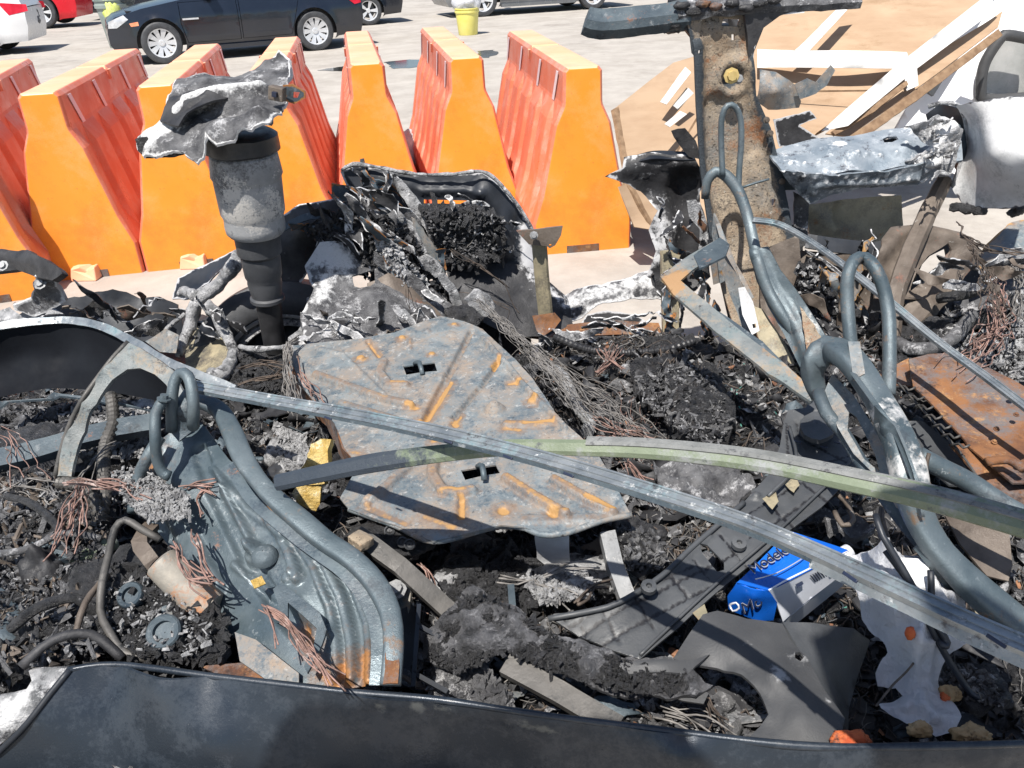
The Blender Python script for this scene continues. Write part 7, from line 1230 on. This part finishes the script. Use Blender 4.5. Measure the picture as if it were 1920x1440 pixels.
# ---- burnt wire bundles: every wire a part
def loom(label, *sets, m='wire'):
    first = sets[0]; r = thing('wire_loom', label, 'wires', W(first[0][0][0], first[0][0][1], .4), 'burnt wire looms')
    for i, (px, n, sp, z, *rest) in enumerate(sets): wires(r, px, n, sp, M[rest[0] if rest else m], seed=hash_name(label) % 1000 + i, base=z, r=rest[1] if len(rest) > 1 else .0016)
loom('pink copper wire bundle fanning down at the left below the arched frame', ([(150, 905), (152, 930), (140, 975), (122, 1030)], 16, .022, .66, 'copper'), ([(120, 905), (180, 905), (240, 915), (275, 935)], 16, .014, .70, 'copper'))
loom('thick wire bundle coming over the left corner of the centre panel', ([(560, 632), (540, 645), (538, 690), (548, 730), (556, 770)], 24, .012, .64, 'wire', .0014), ([(548, 665), (560, 700), (585, 735), (600, 760)], 6, .012, .63, 'copper'))
loom('pale wires spilling down beside the right edge of the centre panel', ([(895, 560), (925, 590), (975, 640), (1030, 690), (1075, 745), (1130, 790)], 24, .017, .64, 'wire', .0011), ([(940, 600), (1010, 660), (1080, 710), (1150, 745), (1180, 800)], 14, .024, .60, 'wire', .0009), ([(1110, 790), (1150, 805), (1200, 815), (1215, 830)], 12, .02, .50, 'copper'))
loom('copper wire tuft with frayed ends on the left seat back', ([(380, 965), (372, 930), (385, 915), (402, 925)], 5, .008, .70, 'copper'), ([(345, 915), (365, 912), (400, 912)], 5, .008, .71, 'copper'))
loom('folded pink foil wires hanging by the rusty cylinder', ([(330, 1015), (345, 1050), (372, 1080), (400, 1085)], 9, .012, .69, 'copper'), ([(365, 1000), (380, 1040), (398, 1082)], 6, .010, .69, 'copper'))
loom('thin copper wires running down the lower left seat back edge', ([(495, 1138), (530, 1165), (570, 1215), (600, 1260), (622, 1292)], 12, .009, .665, 'copper'), ([(500, 1140), (510, 1170), (518, 1215)], 2, .006, .67, 'copper'))
loom('orange copper wire tangle hanging at the right edge', ([(1868, 500), (1872, 560), (1868, 610), (1840, 650), (1800, 690)], 22, .03, .66, 'copper'), ([(1905, 490), (1910, 560), (1900, 600)], 10, .02, .66))
loom('dark wire tangle over the brown seat stamping at the right', ([(1790, 420), (1800, 440), (1850, 470), (1900, 480)], 8, .015, .95, 'wired'), ([(1820, 460), (1850, 520), (1860, 580)], 10, .02, .75, 'wired'))
loom('bundle of rusty wires standing right of the far sill', ([(1120, 700), (1140, 682), (1155, 655)], 10, .010, .52, 'copper'), ([(1170, 690), (1142, 675), (1130, 655)], 6, .012, .52, 'copper'))
loom('loose thin wires left of the centre panel', ([(445, 720), (480, 712), (520, 705), (548, 690)], 10, .012, .50, 'wired'), ([(450, 690), (490, 680), (530, 690)], 8, .012, .5, 'wired'))
loom('loose thin wires crossing the engine bay at the left edge', ([(-10, 802), (20, 815), (40, 850), (60, 900)], 5, .02, .60, 'copper'), ([(0, 930), (50, 910), (90, 915), (110, 960)], 6, .025, .58), ([(-10, 900), (60, 940), (130, 990)], 4, .02, .56), ([(215, 830), (180, 860), (140, 920), (140, 960)], 3, .012, .62))
loom('thin dark wires over the burnt door core', ([(845, 440), (848, 480), (858, 520), (865, 560)], 3, .01, 2.85, 'wired'),) if False else None
r = thing('wire_loom', 'dark wires crossing the burnt inner door and wing', 'wires', D(800, 560, 2.75), 'burnt wire looms')
wires(r, [(750, 500), (765, 540), (778, 600), (785, 625)], 3, .006, M['wired'], mode='y', base=2.62, seed=3); wires(r, [(845, 470), (900, 500), (950, 540), (965, 590)], 4, .012, M['wired'], mode='y', base=2.78, seed=4); wires(r, [(860, 545), (910, 555), (955, 575), (962, 610)], 3, .012, M['wired'], mode='y', base=2.72, seed=5); wires(r, [(882, 395), (880, 420), (886, 450), (870, 480)], 4, .010, M['wire'], mode='y', base=2.86, seed=6); wires(r, [(600, 660), (640, 610), (672, 640)], 3, .006, M['wire'], mode='y', base=2.45, seed=6)
loom('fine grey wires in the hollow under the centre panel', ([(940, 1085), (1000, 1090), (1060, 1115), (1078, 1130)], 6, .012, .50), ([(1020, 1080), (1060, 1062), (1120, 1060)], 4, .008, .52), ([(1080, 1130), (1120, 1100), (1150, 1090)], 4, .008, .52, 'wired', .003), ([(790, 1060), (800, 1075), (806, 1110)], 4, .01, .50, 'copper'))
loom('tangled wires in the lower corner behind the near panel', ([(1240, 1325), (1290, 1340), (1330, 1370)], 8, .02, .5), ([(1320, 1300), (1340, 1340), (1345, 1390)], 5, .02, .5, 'wired'), ([(560, 1160), (640, 1300)], 0, .01, .5))
loom('black cables beside the front seat frame foot', ([(1650, 950), (1660, 1000), (1690, 1050), (1700, 1100)], 6, .008, .62, 'wired', .004), ([(1640, 1330), (1700, 1260), (1760, 1180)], 1, .002, .60, 'wired'))
loom('thin wires scattered on the char between panel and seat frame', ([(1160, 600), (1200, 640), (1180, 660)], 3, .02, .5), ([(1190, 660), (1250, 650), (1320, 670)], 4, .03, .48, 'wired'), ([(1180, 870), (1200, 900), (1230, 925)], 8, .012, .52, 'copper'), ([(1100, 750), (1200, 790), (1240, 830)], 5, .02, .5))
# more loose torn scraps among the debris
rg = np.random.default_rng(12)
SCR = [(470, 690, 'meltd', 'left of the centre panel'), (1080, 700, 'soot', 'just right of the centre panel'), (1180, 720, 'meltd', 'on the char right of the pale wires'), (1220, 870, 'meltd', 'between long strip and green rail'), (860, 1065, 'soot', 'in the dark hollow under the panel'), (1110, 1060, 'brownframe', 'left of the short grey post'), (830, 1285, 'brownframe', 'below the left end of the char blanket'), (900, 1300, 'meltd', 'at the near panel under the char blanket'), (960, 1310, 'steel', 'near the flat brown bar at the near panel'), (1400, 1330, 'melt', 'inside the hollow of the charcoal liner'), (1345, 1340, 'soot', 'left in the hollow of the charcoal liner'), (1640, 1100, 'soot', 'left of the white bag'), (1860, 1300, 'soot', 'right of the white bag'), (1780, 700, 'meltd', 'behind the rusty box'), (1560, 700, 'soot', 'behind the headrest loop'), (60, 780, 'brownframe', 'in the engine bay below the dark liner'), (320, 1010, 'soot', 'behind the rusty cylinder'), (700, 1180, 'brownframe', 'beside the left seat tube'), (1560, 1180, 'soot', 'right of the drink carton'), (1700, 790, 'charlump', 'inside the rusty box edge'), (1840, 740, 'meltd', 'behind the thin trim strip'), (520, 770, 'soot', 'left of the yellow foam top'), (1500, 1060, 'ash', 'above the drink carton'), (1250, 960, 'soot', 'above the tray'), (1120, 890, 'meltd', 'under the crossing of strip and rail')]
for i, (x, y, m, l) in enumerate(SCR):
    c = W(x, y, .43); c.z = bz(c.x, c.y) + .02; n = rg.integers(5, 8); a0 = rg.uniform(0, 6); P_ = []
    tl = rg.normal(0, .5, 2); S_ = rg.uniform(.035, .07)
    for q in range(n):
        t = a0 + q * 6.283 / n; r_ = S_ * rg.uniform(.5, 1.2); dx, dy = r_ * math.cos(t) * 1.3, r_ * math.sin(t) * .8
        P_.append(c + Vector((dx, dy, dx * tl[0] + dy * tl[1])))
    w_ = {'ash': 'pale ashy', 'meltd': 'sooty grey', 'melt': 'bright', 'charlump': 'black', 'soot': 'black', 'steel': 'blue grey', 'brownframe': 'brown'}[m]
    tag(sheet('torn_scrap', P_, M[m], None, th=.004, res=.011, jag=.012, amp=.03, nsc=12, seed=i), w_ + ' torn scrap ' + l, 'scrap', 'torn scraps in the wreck')
